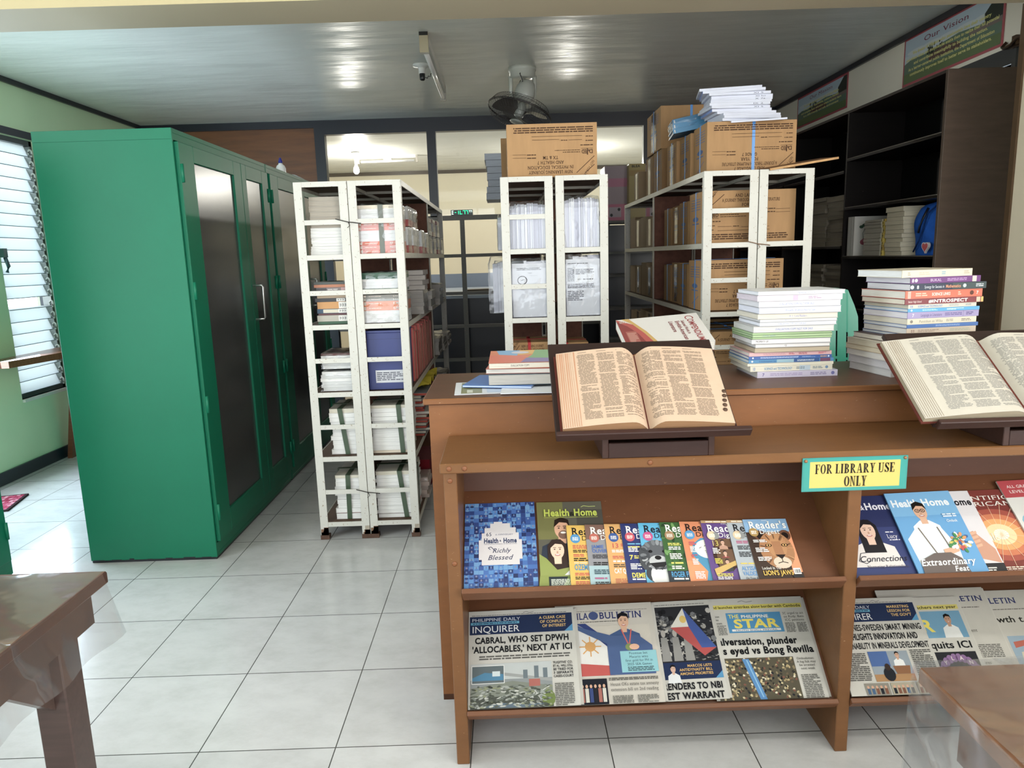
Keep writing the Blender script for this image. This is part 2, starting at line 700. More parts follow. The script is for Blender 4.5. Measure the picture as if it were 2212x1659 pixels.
struct(wall_with_holes(MB(), 'x', XL - .14, XL, YF, YB, [(4.93, 5.46, .52, 2.33), (3.45, 4.55, 0, 2.1), (.3, 2.7, .6, 2.3)], GREEN), 'wall_left')
struct(wall_with_holes(MB(), 'x', XR, XR + .14, YF, YB, [(3.83, 6.2, .95, 2.29), (-1.75, .55, .7, 2.5)], CREAM), 'wall_right')
struct(wall_with_holes(MB(), 'y', YF - .14, YF, XL, XR, [(-2.85, 1.65, .55, 2.55)], CREAM), 'wall_front')

# beam across the room and the pillar that carries its right end
struct(MB().box(XL, XR, 3.0, 3.27, 2.405, ZC, 'wall', '#b9aa85', dn='#b4a890'), 'ceiling_beam')
struct(MB().box(2.275, XR, 2.9, 3.27, 0, 2.405, 'wall', '#cdc0a8'), 'wall_pillar')
struct(MB().box(2.265, 2.285, 3.255, 3.285, 0, 2.405, 'brownpaint', '#523f2d'), 'trim_1')

# dark trims along the ceiling and the floor
struct(MB().box(XL, XL + .02, 3.27, YB, ZC - .035, ZC, 'plastic', BLACK), 'trim_2')
struct(MB().box(XR - .02, XR, 3.27, YB, ZC - .035, ZC, 'plastic', BLACK), 'trim_3')
struct(MB().box(XL, XL + .015, YF, YB, 0, .085, 'plastic', '#2a2f3a'), 'baseboard_left')
struct(MB().box(XR - .015, XR, YF, YB, 0, .085, 'plastic', '#2a2f3a'), 'baseboard_right')

# louvre window in the left wall
f = MB()
for a in ((4.93, 4.96, .52, 2.33), (5.43, 5.46, .52, 2.33), (4.93, 5.46, 2.295, 2.33), (4.93, 5.46, .52, .55)):
    f.box(XL - .10, XL - .02, *a, 'plastic', '#4b5258')
f.box(XL - .02, XL + .012, 4.90, 5.52, 2.335, 2.385, 'plastic', '#3a3f48')
f.box(XL - .12, XL + .02, 4.93, 5.46, .50, .52, 'plastic', '#e4e4de')
win = struct(f, 'window_1')
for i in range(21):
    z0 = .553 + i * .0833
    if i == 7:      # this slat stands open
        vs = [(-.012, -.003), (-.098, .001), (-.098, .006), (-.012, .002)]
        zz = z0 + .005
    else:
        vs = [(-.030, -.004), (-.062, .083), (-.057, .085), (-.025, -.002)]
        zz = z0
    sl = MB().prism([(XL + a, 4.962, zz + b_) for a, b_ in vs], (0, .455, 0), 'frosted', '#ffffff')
    sl.box(XL + vs[3][0] - .001, XL + vs[3][0] + .003, 4.962, 5.417, zz - .0025, zz + .0015, 'plastic', '#4f6668')   # shadow line between slats put in as a dark strip, coloured like ground glass
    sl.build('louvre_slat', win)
f = MB()
f.box(XL - .07, XL - .008, 5.418, 5.430, .55, 2.29, 'metal', '#8b908c')
for i in range(21):
    z0 = .575 + i * .0833
    f.tube([(XL - .008 + .014 * math.cos(a), 5.414, z0 + .026 * math.sin(a)) for a in (k * math.pi / 6 - 1.2 for k in range(10))], .006, 'plastic', '#c9ccc4', 6)
f.build('louvre_clip_rail', win)
f = MB()
f.box(XL - .03, XL + .03, 4.925, 4.962, 1.50, 1.56, 'metal', '#6f8790')
f.tube([(XL + .02, 4.945, 1.50), (XL + .035, 4.945, 1.44), (XL + .02, 4.945, 1.40)], .012, 'metal', '#6f8790')
f.build('window_latch', win)

# outdoors below the open slat: a clipped hedge and a pale garden wall, metres away
g_ = MB()
for i in range(26):
    g_.lathe([(.02, -.25), (.25, -.15), (.33, .05), (.2, .26), (.02, .3)], (-7.6 + R.uniform(-.3, .3), 4.0 + i * .28, .55 + R.uniform(-.1, .25)), 'cloth', R.choice(['#4f7a33', '#6c9440', '#3f6a2e']), 8)
o = tag(g_.build('hedge'), 'green clipped hedge outdoors behind the louvre window', 'hedge')
o['kind'] = 'stuff'
struct(MB().box(-9.2, -9.0, 2.5, 13, -.1, 1.25, 'wall', '#c8b7ae'), 'outside_wall')
struct(MB().box(-12, -3.55, -4, 14, -.2, -.1, 'wall', '#b9b4a6'), 'outside_ground')

# window opening on the right wall behind the tall dark bookcase: header frame and louvres
f = MB()
f.box(XR - .012, XR + .05, 3.83, 6.2, 2.29, 2.375, 'plastic', '#2a2c30')
f.box(XR - .012, XR + .05, 3.80, 3.83, .95, 2.375, 'plastic', '#2a2c30')
f.box(XR - .012, XR + .05, 3.80, 6.2, .91, .95, 'plastic', '#d9d6cc')
win = struct(f, 'window_2')
for i in range(15):
    z0 = .96 + i * .088
    MB().prism([(XR + .03, 3.835, z0), (XR + .06, 3.835, z0 + .088), (XR + .065, 3.835, z0 + .086), (XR + .035, 3.835, z0 - .002)], (0, 2.36, 0), 'frosted', '#ffffff').build('louvre_slat', win)

f = MB()
for y in (3.42, 4.53):
    f.box(XL - .14, XL + .012, y, y + .05, 0, 2.13, 'plastic', '#4a3a30')
f.box(XL - .14, XL + .012, 3.47, 4.53, 2.08, 2.13, 'plastic', '#4a3a30')
struct(f, 'door_1')

# frames of the windows beside and behind the camera
f = MB()
for y in (.3, 1.08, 1.88, 2.66):
    f.box(XL - .12, XL - .08, y, y + .04, .6, 2.3, 'plastic', '#4b5258')
struct(f, 'window_3')
f = MB()
for x in (-2.85, -1.74, -.62, .5, 1.61):
    f.box(x, x + .04, YF - .12, YF - .08, .55, 2.55, 'plastic', '#4b5258')
struct(f, 'window_4')
f = MB()
for y in (-1.75, -.62, .51):
    f.box(XR + .08, XR + .12, y, y + .04, .7, 2.5, 'plastic', '#4b5258')
struct(f, 'window_5')

# the partition at the back: plywood at the left, glass panes in black frames, a grey lattice below
struct(MB().box(XL, -1.72, YB, YB + .04, 0, 2.66, 'plywood', '#ffffff'), 'wall_back')
struct(MB().box(1.44, XR, YB, YB + .04, 0, 2.66, 'plywood', '#ffffff'), 'wall_back.001')
f = MB()
f.box(XL, XR, YB - .03, YB + .05, 2.655, ZC, 'plastic', BLACK)
f.box(-1.76, 1.46, YB - .03, YB + .05, 2.59, 2.655, 'plastic', BLACK)
for a, b_ in ((-1.76, -1.665), (-.70, -.615), (1.36, 1.46)):
    f.box(a, b_, YB - .03, YB + .05, 1.80 if b_ == -.615 else 0, 2.59, 'plastic', BLACK)
struct(f, 'trim_4')
for i, (a, b_) in enumerate(((-1.665, -.70), (-.615, 1.36))):
    o = struct(MB().box(a, b_, YB + .005, YB + .011, 1.81, 2.59, 'glass', '#ffffff'), 'window_%d' % (6 + i))
f = MB()
GREY = '#6f6a63'
f.box(-1.665, 1.36, YB - .03, YB + .02, 1.765, 1.81, 'steel', GREY)
for z in (1.41, 1.045, .72, .385, .06):
    f.box(-1.665, 1.36, YB - .015, YB + .015, z, z + .032, 'steel', GREY)
for x in (-1.36, -.89, -.42, .05, .52, .99):
    f.box(x, x + .045, YB - .012, YB + .012, 0, 1.77, 'steel', GREY)
struct(f, 'window_8')

# the next room, seen through the partition
struct(MB().box(-3.6, 3.8, 11.2, 11.34, 0, ZC, 'wall', '#e8e0c8'), 'wall_far')
struct(MB().box(-3.74, -3.6, YB, 11.34, 0, ZC, 'wall', '#e8e0c8'), 'wall_far_left')
struct(MB().box(3.8, 3.94, YB, 11.34, 0, ZC, 'wall', '#e8e0c8'), 'wall_far_right')
struct(MB().box(-3.6, 3.8, 11.18, 11.2, ZC - .05, ZC, 'plastic', '#5a5148'), 'trim_5')

t = thing('work_counter', 'long dark counter with pale top in the room beyond the grey lattice', 'counter', (0, 7.5, 0))
MB().box(-1.55, 1.3, 0, .03, 0, .99, 'plastic', '#0e1119').build('front_panel', t)
MB().box(-1.6, 1.35, -.03, 2.1, .99, 1.02, 'plastic', '#9aa3ae').build('worktop', t)
MB().box(-1.55, 1.3, 2.11, 2.15, 0, 1.20, 'plastic', '#7d8796').build('back_panel', t)
for k, (x, y, a, c_) in enumerate(((-.30, 7.75, .3, '#5f5348'), (-.12, 7.62, -.2, '#d9dde2'))):
    m_ = MB().box(-.14, .14, -.1, .1, 0, .05 if k == 0 else .012, 'print', c_)
    tag(m_.build('paper_pile', loc=(x, y, 1.021), rot=(0, 0, a)), ('brown folder lying on the pale counter beyond the lattice', 'pale sheaf of papers on the counter beyond the lattice')[k], 'papers')


def bulb(x, y, z, label, watts, vis=True):
    t_ = thing('ceiling_bulb', label, 'lamp', (x, y, ZC), group='bare bulbs of the next room')
    MB().lathe([(.05, 0), (.05, -.02), (.02, -.03), (.018, -(ZC - z) + .06)], (0, 0, 0), 'plastic', '#e8e8e4', 14).build('lamp_holder', t_)
    MB().lathe([(.014, .06), (.03, .03), (.036, 0), (.03, -.025), (.012, -.04)], (0, 0, z - ZC), 'bulb_glow', '#ffffff', 14).build('glass_bulb', t_)
    d = bpy.data.lights.new('bulb_light', 'POINT')
    d.energy, d.color, d.shadow_soft_size = watts, (1, .95, .86), .05
    lo = bpy.data.objects.new('bulb_light', d)
    COL.objects.link(lo)
    lo.location = (x, y, z - .1)


bulb(-1.78, 9.1, 2.50, 'glowing bare bulb in the next room, seen through the left glass pane', 60)
bulb(.86, 9.3, 2.50, 'glowing bare bulb in the next room, hidden behind the upside-down carton', 60)

t = thing('fluorescent_batten', 'unlit white tube batten on the ceiling of the next room', 'ceiling light', (-1.45, 9.5, ZC))
MB().box(-.36, .36, -.025, .025, -.035, 0, 'plastic', '#f2f0ea').build('housing', t)
MB().box(-.05, .05, -.03, .03, -.06, -.035, 'plastic', '#cfcac0').build('starter_box', t)
MB().tube([(-.34, -.02, -.07), (.34, -.02, -.07)], .013, 'gloss', '#ffffff').build('tube', t)
MB().box(-.385, -.36, -.025, .025, -.09, 0, 'plastic', '#b9b4aa').build('end_cap', t)
MB().box(.36, .385, -.025, .025, -.09, 0, 'plastic', '#b9b4aa').build('end_cap', t)
tag(MB().tube([(.02, 9.3, ZC), (.035, 9.29, 2.66), (.07, 9.3, 2.60), (.075, 9.3, 2.55), (.02, 9.3, 2.53), (.015, 9.3, 2.49)], .005, 'plastic', '#55504a', 5).build('loose_wire'),
    'loose dark wire dangling from the ceiling of the next room', 'wire')

# green digital clock on the top rail of the lattice
t = thing('digital_clock', 'small black clock with green digits on the lattice rail', 'clock', (-.395, YB - .02, 1.811))
MB().box(-.105, .105, -.02, .02, 0, .05, 'plastic', '#26332f').build('case', t)
d_ = MB()
SEG = {'t': (0, 1, 1, 1), 'm': (0, .5, 1, .5), 'b': (0, 0, 1, 0), 'tl': (0, .5, 0, 1), 'tr': (1, .5, 1, 1), 'bl': (0, 0, 0, .5), 'br': (1, 0, 1, .5)}
for x, segs, wd, mt in ((-.093, ('t', 'm', 'b', 'tl', 'bl'), .012, 'led_white'), (-.066, ('m',), .010, 'led_green'), (-.040, ('tr', 'br'), .008, 'led_green'),
                        (-.016, ('tl', 'bl', 'b'), .018, 'led_green'), (.012, ('t', 'tr', 'br'), .018, 'led_green'), (.04, ('t', 'tr', 'br'), .018, 'led_green'),
                        (.070, ('tr', 't'), .009, 'led_white'), (.086, ('tr', 't'), .009, 'led_white')):
    for sg in segs:
        a, b0, c_, d0 = SEG[sg]
        xa, xb = x + a * wd, x + c_ * wd
        za, zb = .010 + b0 * .03, .010 + d0 * .03
        d_.box(min(xa, xb) - .002, max(xa, xb) + .002, -.0215, -.0205, min(za, zb) - .002, max(za, zb) + .002, mt, '#ffffff')
d_.build('digits', t)


# ------------------------------------------------------------------ posters and curtain bracket on the right wall
def poster(y_left, wd, z0, ht, label, head, lines, hx):
    p = MB().box(XR - .006, XR - .002, y_left - wd, y_left, z0, z0 + ht, 'gloss', '#c0404c')
    c_ = Cv(p, (XR - .006, y_left, z0), (0, -1, 0), (0, 0, 1), 'gloss')
    b_ = .014
    c_.rect(b_, b_, wd - 2 * b_, ht - 2 * b_, '#dfeaf2')
    c_.rect(b_, ht * .62, wd - 2 * b_, ht * .38 - b_, '#c9dcec')
    for k in range(5):
        c_.ell(wd * (.15 + .17 * k), ht * .66, wd * .11, ht * .05, '#e6eef2', 14)
    c_.poly([(b_, b_), (wd - b_, b_), (wd - b_, ht * .60), (wd * .8, ht * .55), (wd * .6, ht * .60), (wd * .42, ht * .56), (wd * .25, ht * .50), (wd * .1, ht * .52), (b_, ht * .46)], '#6a8570')
    c_.poly([(wd * .84, ht * .5), (wd - b_, ht * .5), (wd - b_, ht - b_), (wd * .93, ht - b_), (wd * .88, ht * .82), (wd * .83, ht * .7)], '#1f2c24')
    k0 = c_.lay
    for k in range(34):
        c_.lay = k0 + k % 6
        c_.ell(wd * R.uniform(.27, .43), ht * R.uniform(.46, .63), wd * R.uniform(.006, .014), ht * R.uniform(.014, .03), '#24362a', 7, R.uniform(0, 3))
    c_.lay = k0 + 6
    c_.poly([(wd * .3, ht * .32), (wd * .62, ht * .32), (wd * .62, ht * .44), (wd * .46, ht * .5), (wd * .3, ht * .44)], '#6b4d46')
    c_.poly([(wd * .7, ht * .44), (wd - b_, ht * .44), (wd - b_, ht * .54), (wd * .7, ht * .5)], '#8a7a72')
    c_.rect(b_, b_, wd - 2 * b_, ht * .2, '#6a7f4c')
    c_.txt(wd * hx, ht * .77, ht * .105, head, '#8f2447', 's', 'c', w=wd * .46, shear=.12)
    for k, (s_, fx) in enumerate(lines):
        c_.txt(wd * .5, ht * (.61 - .107 * k), ht * .062, s_, '#f6ee8a', 'x', 'c', w=wd * fx)
    return tag(p.build('poster'), label, 'poster')


poster(4.865, .945, 2.40, .29, 'large red-bordered vision poster on the cream wall above the dark bookcase', 'Our Vision',
       [('We dream of Filipinos who passionately love their country', .78), ('and whose values and competencies enable them to realize their full potential', .92),
        ('and contribute meaningfully to building the nation.', .74), ('As a learner-centered public institution, the Department of Education', .86),
        ('continuously improves itself to better serve its stakeholders.', .82)], .46)
poster(6.56, .93, 2.43, .255, 'smaller farther mission poster with creased glossy film on the cream wall', 'Our Mission',
       [('To protect and promote the right of every Filipino', .7), ('to quality, equitable, culture-based', .7), ('and complete basic education where students learn', .8), ('in a child-friendly and safe environment', .7)], .5)
b_ = MB()
b_.box(XR - .02, XR, 3.80, 3.83, 2.36, 2.42, 'metal', '#5b4636')
b_.tube([(XR - .01, 3.88, 2.405), (XR - .02, 3.90, 2.385), (XR - .03, 3.87, 2.372), (XR - .03, 3.82, 2.378), (XR - .03, 3.78, 2.40), (XR - .04, 3.72, 2.395), (XR - .05, 3.66, 2.41)], .008, 'metal', '#5b4636', 6)
b_.tube([(XR - .02, 3.86, 2.37), (XR - .02, 3.74, 2.36), (XR - .02, 3.72, 2.34)], .007, 'metal', '#5b4636', 6)
tag(b_.build('curtain_bracket'), 'scrolled brown iron curtain bracket at the corner of the dark window frame', 'bracket')

# ------------------------------------------------------------------ ceiling: tube light, bare socket, orbit fan
t = thing('tube_light', 'single unlit white tube light running front to back on the ceiling', 'ceiling light', (-.435, 5.2, ZC))
MB().box(-.022, .022, -.66, .66, -.05, 0, 'plastic', '#c9c6bd').build('housing', t)
e_ = MB().box(-.026, .026, -.70, -.66, -.115, 0, 'plastic', '#b9ae93', dn='#d9d4c8')
e_.box(-.026, .026, -.702, -.70, -.02, 0, 'plastic', '#2a2826')
e_.build('end_cap', t)
MB().box(-.022, .022, .66, .69, -.105, 0, 'plastic', '#a9a49a').build('end_cap', t)
MB().tube([(0, -.66, -.085), (0, .66, -.085)], .016, 'gloss', '#f4f3ee', 12).build('tube', t)
t = thing('lamp_socket', 'bare white lamp holder with black socket hanging beside the tube light', 'lamp holder', (-.525, 5.22, ZC))
MB().lathe([(.062, 0), (.062, -.012), (.03, -.02), (.024, -.03), (.024, -.06)], (0, 0, 0), 'plastic', '#eceae4', 20).build('ceiling_rose', t)
MB().lathe([(.02, -.06), (.018, -.10), (.012, -.105)], (0, 0, 0), 'plastic', '#17181b', 14).build('socket', t)
MB().tube([(.02, 0, -.085), (.035, 0, -.09), (.04, .005, -.075), (.055, 0, -.08), (.06, 0, -.06), (.085, .01, -.05)], .003, 'plastic', '#17181b', 5).build('wire', t)

FC = Vector((.155, 5.33, 2.452))
ax = Vector((-.30, -.16, -.94)).normalized()
fu = Vector((1, 0, 0)) - ax * ax.x
fu.normalize()
fv = ax.cross(fu)
t = thing('orbit_fan', 'grey ceiling orbit fan with round wire cage and three dark blades', 'fan', (0, 0, 0))
q = lambda r_, a, h: FC + fu * (r_ * math.cos(a)) + fv * (r_ * math.sin(a)) + ax * h
MB().lathe([(.098, 0), (.098, -.025), (.092, -.03), (.092, -.07), (.05, -.075)], (.17, 5.38, ZC), 'plastic', '#c4c6bc', 28).build('ceiling_mount', t)
for s_ in (-1, 1):
    MB().tube([(.17 + .085 * s_, 5.38, ZC - .06), (.17 + .085 * s_, 5.38, ZC - .15), (.17 + .075 * s_, 5.375, ZC - .21)], [.017, .014, .015], 'plastic', '#c9cbc2', 8).build('bracket_arm', t)
b_ = MB().lathe([(.02, -.155), (.05, -.14), (.068, -.10), (.074, -.05), (.068, -.02), (.048, .0)], FC - ax * .03, 'plastic', '#b0b2aa', 24, ax)
b_.box(.10, .24, 5.36, 5.40, 2.505, 2.525, 'plastic', '#9b9d95')
b_.build('motor_housing', t)
MB().lathe([(.012, -.05), (.04, -.035), (.05, 0), (.035, .03), (.01, .04)], (.185, 5.37, 2.60), 'plastic', '#3a3633', 16).build('oscillation_gear', t)
MB().tube([(.17, 5.30, ZC - .02), (.15, 5.29, ZC - .06), (.165, 5.30, ZC - .1), (.18, 5.33, ZC - .14)], .004, 'plastic', '#1c1c1c', 5).build('wire', t)
c_ = MB()
RC = .232
for r_, h in ((RC, .045), (RC * .99, .052), (RC * .86, -.005), (RC * .86, .100), (RC * .62, -.012), (RC * .62, .112), (RC * .36, .115)):
    c_.tube([q(r_, k * math.pi / 18, h) for k in range(36)], .003 if r_ > .22 else .0013, 'plastic', '#2b2625', 5, True)
for k in range(64):
    a = k * 2 * math.pi / 64
    c_.tube([q(.07, a, -.012), q(RC * .62, a + .25, -.012), q(RC * .86, a + .4, -.005), q(RC, a + .5, .045)], .0008, 'plastic', '#2b2625', 4)
    c_.tube([q(.05, a, .118), q(RC * .62, a + .25, .112), q(RC * .86, a + .4, .100), q(RC, a + .5, .05)], .0008, 'plastic', '#2b2625', 4)
c_.build('wire_cage', t)
MB().lathe([(.05, .112), (.05, .122), (.02, .126)], FC, 'plastic', '#8d8f88', 20, ax).build('cage_badge', t)
MB().lathe([(.012, -.03), (.034, .0), (.036, .07), (.02, .085)], FC, 'plastic', '#8f928c', 18, ax).build('hub', t)
for k in range(3):
    a = k * 2.094 + .35
    bl = MB()
    bl.grid(lambda u_, v_: q(.03 + .17 * u_, a + (v_ - .5) * (.7 + .75 * math.sin(u_ * 2.6)), .05 + (v_ - .5) * .045), 8, 6, 'plastic', '#4a4541')
    bl.build('blade', t)


# ------------------------------------------------------------------ green steel cabinets
GS = '#116c50'


def cabinet(x0, x1, y0, y1, label, split, handle):
    t_ = thing('steel_cabinet', label, 'cabinet', (x0, y0, 0), group='green steel cabinets')
    wx, wy, hz = x1 - x0, y1 - y0, 2.0
    b = MB()
    b.box(0, wx, 0, .012, .012, hz, 'greensteel', GS)
    b.box(0, wx, wy - .012, wy, .012, hz, 'greensteel', GS)
    b.box(0, .012, .012, wy - .012, .012, hz, 'greensteel', GS)
    b.box(.012, wx, .012, wy - .012, hz - .02, hz, 'greensteel', GS)
    b.box(.012, wx, .012, wy - .012, .012, .03, 'greensteel', GS)
    b.box(wx - .012, wx, .012, wy - .012, hz - .05, hz - .02, 'greensteel', GS)
    b.box(wx - .012, wx, .012, wy - .012, .03, .08, 'greensteel', GS)
    b.box(.012, wx - .03, .012, wy - .012, .9, .91, 'greensteel', GS)
    for k in range(7):
        b.box(wx * k / 7 + .01, wx * k / 7 + R.uniform(.03, .07), -.0008, .004, .010, R.uniform(.014, .02), 'plastic', '#14161f')
    b.box(.004, wx - .004, -.0006, .002, hz - .048, hz - .046, 'greensteel', '#0a4f3c')
    b.build('body', t_, bevel=.003)
    MB().box(.004, wx - .004, .004, wy - .004, 0, .012, 'plastic', '#14161f').build('base', t_)
    ds = [(.018, split), (split + .004, wy - .018)]
    for k, (a, c__) in enumerate(ds):
        d = MB()
        zA, zB = .085, hz - .055
        pa, pb = a + .15 if k == 0 else a + .07, c__ - .11
        if pb - pa < .2:
            pa, pb = a + .06, c__ - .09
        pz0, pz1 = .20, 1.87
        X0, X1 = wx - .004, wx + .016
        for e in ((a, pa, zA, zB), (pb, c__, zA, zB), (pa, pb, zA, pz0), (pa, pb, pz1, zB)):
            d.box(X0, X1, *e, 'greensteel', GS)
        do = d.build('door', t_, bevel=.002)
        MB().box(X0 + .004, X0 + .009, pa - .004, pb + .004, pz0 - .004, pz1 + .004, 'smoked', '#ffffff').build('door_pane', do)
        hy = a - .004 if k == 0 else c__ + .004
        for hz_ in (.23, .76, 1.29, 1.81):
            MB().tube([(X1 + .003, hy + (.012 if k == 0 else -.012), hz_ - .04), (X1 + .003, hy + (.012 if k == 0 else -.012), hz_ + .04)], .008, 'greensteel', '#0f6f52', 8).build('hinge', do)
        if k == 1 and handle:
            MB().tube([(X1, a + .02, 1.285), (X1 + .05, a + .02, 1.285), (X1 + .055, a + .02, 1.275), (X1 + .055, a + .02, 1.105), (X1 + .05, a + .02, 1.095), (X1, a + .02, 1.095)], .006, 'metal', '#e9e9e4', 8).build('handle', do)
    return t_


cabinet(-2.045, -1.435, 3.272, 4.508, 'green steel cabinet with smoky door panes, nearest of the tall pair', .77, True)
cabinet(-2.045, -1.435, 4.516, 5.752, 'green steel cabinet standing behind the nearest one, a glue bottle on its top', .70, True)
cabinet(-2.96, -2.345, 2.55, 3.16, 'green steel cabinet at the left edge, only its corner showing', .29, False)

t = thing('glue_bottle', 'white glue bottle with blue cap on top of the green cabinets', 'bottle', (-1.52, 5.12, 2.0))
MB().lathe([(.030, 0), (.033, .01), (.033, .05), (.026, .066), (.014, .076), (.013, .085)], (0, 0, 0), 'plastic', '#f3f3f1', 20).build('bottle_body', t)
MB().lathe([(.014, .083), (.014, .095), (.006, .118), (.003, .12)], (0, 0, 0), 'plastic', '#2b2f8f', 16).build('cap', t)
cr = MB().grid(lambda u_, v_: (u_ * .12 - .06, v_ * .16 - .08, .03 * math.sin(u_ * 3.1) * (1 + .5 * math.sin(v_ * 9)) * math.sin(v_ * 3.1) + .001), 8, 8, 'news', '#dedfdb')
tag(cr.build('crumpled_paper', loc=(-1.50, 5.36, 2.0)), 'crumpled white paper on the cabinet behind the glue bottle', 'paper')

# ------------------------------------------------------------------ wall desk and doormat by the left window
t = thing('wall_desk', 'reddish wooden fold-down shelf with slanted leg under the louvre window', 'shelf', (XL, 4.4, 0))
MB().prism([(.004, .22, 0), (.004, 1.9, 0), (.24, 1.9, 0), (.24, .62, 0), (.16, .22, 0)], (0, 0, .045), 'tablewood', '#8a5238').build('board', t, loc=(0, 0, .785))
MB().prism([(.045, .86, 0), (.045, .96, 0), (.17, .98, .785), (.17, .86, .785)], (.035, 0, 0), 'tablewood', '#7a4a36').build('leg', t)
rg = MB().box(0, .33, 0, .32, 0, .010, 'cloth', '#3a2a2e')
cv = Cv(rg, (0, 0, .010), (1, 0, 0), (0, 1, 0), 'cloth', lift=.0004)
for i in range(14):
    for j in range(14):
        cv.lay = 1
        cv.rect(.015 + i * .0215, .015 + j * .0207, .020, .018, R.choice(['#b04a64', '#c06a80', '#9b3a52', '#d49aa6']))
tag(rg.build('doormat', loc=(-3.317, 3.995, .0005), rot=(0, 0, .25)), 'red woven doormat on the tiles at the left window', 'mat')
# ------------------------------------------------------------------ white steel book racks, six units back to back
LEV = (.09, .435, .765, 1.10, 1.436, 1.776)
RUNG = (.262, .60, .935, 1.266, 1.60)
CW, UW, UL = '#cbc8c0', .252, 2.30


def rack(rungs, feet, label):
    t_ = thing('book_rack', label, 'book rack', (0, 0, 0), group='white steel book racks')
    for x in (0, UW - .040):
        for y in (0, UL - .03):
            p = MB().box(x, x + .040, y, y + .004, .018 if feet else 0, 1.776, 'steel', CW)
            e = x if x == 0 else x + .036
            p.box(e, e + .004, y + .004, y + .03, .018 if feet else 0, 1.776, 'steel', CW)
            po = p.build('post', t_, bevel=.001)
            if feet:
                f_ = MB().box(x - .002, x + .042, y - .003, y + .034, 0, .022, 'rust', '#5a4032')
                for k in range(7):
                    f_.box(x + R.uniform(0, .03), x + .04, y - .0015, y + .003, .02, R.uniform(.028, .075), 'rust', R.choice(['#6b4a36', '#8a6a54', '#b4a898']))
                f_.build('foot', po)
    for z in LEV:
        b_ = MB().box(.04, UW - .04, .001, .005, z - .024, z, 'steel', CW)
        b_.box(.04, UW - .04, UL - .005, UL - .001, z - .024, z, 'steel', CW)
        for x in (.0005, UW - .0045):
            b_.box(x, x + .004, .03, UL - .03, z - .026, z, 'steel', '#c9c5b8')
        b_.box(.006, UW - .006, .006, UL - .006, z - .011, z - .001, 'board', '#5a4436')
        for y in (.45, .85, 1.62, 2.0):
            b_.box(.006, UW - .006, y, y + .02, z - .024, z - .011, 'steel', '#8a857a')
        b_.build('shelf', t_)
    if rungs:
        for z in RUNG:
            MB().box(.038, UW - .038, .0015, .0055, z - .023, z, 'steel', CW).build('rung', t_)
    d = MB().box(.010, UW - .010, 1.195, 1.212, .092, 1.752, 'board', '#6a4233')
    for x in (.002, UW - .008):
        d.box(x, x + .006, 1.19, 1.217, .092, 1.752, 'steel', '#a8a296')
    d.build('divider', t_)
    return t_


ra = rack(True, True, 'white steel book rack nearest the green cabinets, with grey booklets on top shelf')
ra.location = (-.985, 3.482, 0)
rb = dup(ra, (-.730, 3.482, 0), 'white steel book rack second from the left, holding strapped orange textbooks')
rc_ = rack(True, False, 'speckled white book rack under the left half of the upside-down carton')
rc_.location = (-.009, 3.53, 0)
rd_ = rack(False, False, 'plain white book rack without rungs under the right half of the upside-down carton')
rd_.location = (.256, 3.53, 0)
re_ = dup(rc_, (.970, 3.53, 0), 'white book rack stacked with strapped cartons, left half of the right-hand pair')
rf_ = dup(rd_, (1.238, 3.53, 0), 'white book rack under the loose brown board, right half of the right-hand pair')
for o in (re_, rf_):
    o.scale = (1.045, 1, 1)
for k, (x, z, lab) in enumerate(((-.735, 1.59, 'dark tie wire joining the two left racks near the top'), (-.728, .25, 'dark tie wire joining the two left racks near the feet'), (1.236, 1.43, 'rusty tie wire joining the two right-hand racks'))):
    y = 3.478 if k < 2 else 3.526
    m_ = MB().tube([(x - .06, y, z + .012), (x - .03, y - .002, z + .004), (x, y - .003, z - .004), (x + .02, y - .003, z - .006), (x + .06, y, z - .012)], .0022, 'rust', '#2a2522' if k < 2 else '#8a6a50', 5)
    m_.tube([(x, y - .003, z - .004), (x + .008, y - .008, z - .02), (x - .004, y - .006, z - .03)], .0018, 'rust', '#2a2522' if k < 2 else '#8a6a50', 5)
    tag(m_.build('tie_wire'), lab, 'wire')


# ------------------------------------------------------------------ paper goods
def slab_obj(name, label, cat, x0, x1, y0, y1, z0, z1, col, pg, group, rz=0, mat='pages', spine=None):
    cx, cy_ = (x0 + x1) / 2, (y0 + y1) / 2
    w_, d_, h_ = x1 - x0, y1 - y0, z1 - z0
    th = min(.0012, h_ * .2)
    b_ = MB().box(-w_ / 2 + .001, w_ / 2 - .001, -d_ / 2 + .001, d_ / 2 - .001, th, h_ - th, mat, pg)
    b_.box(-w_ / 2, w_ / 2, -d_ / 2, d_ / 2, 0, th, 'print', col)
    b_.box(-w_ / 2, w_ / 2, -d_ / 2, d_ / 2, h_ - th, h_, 'print', col)
    if spine == 'f':
        b_.box(-w_ / 2, w_ / 2, -d_ / 2 - .0005, -d_ / 2 + .001, 0, h_, 'print', col)
    o = b_.build(name, loc=(cx, cy_, z0), rot=(0, 0, rz))
    return tag(o, label, cat, group)


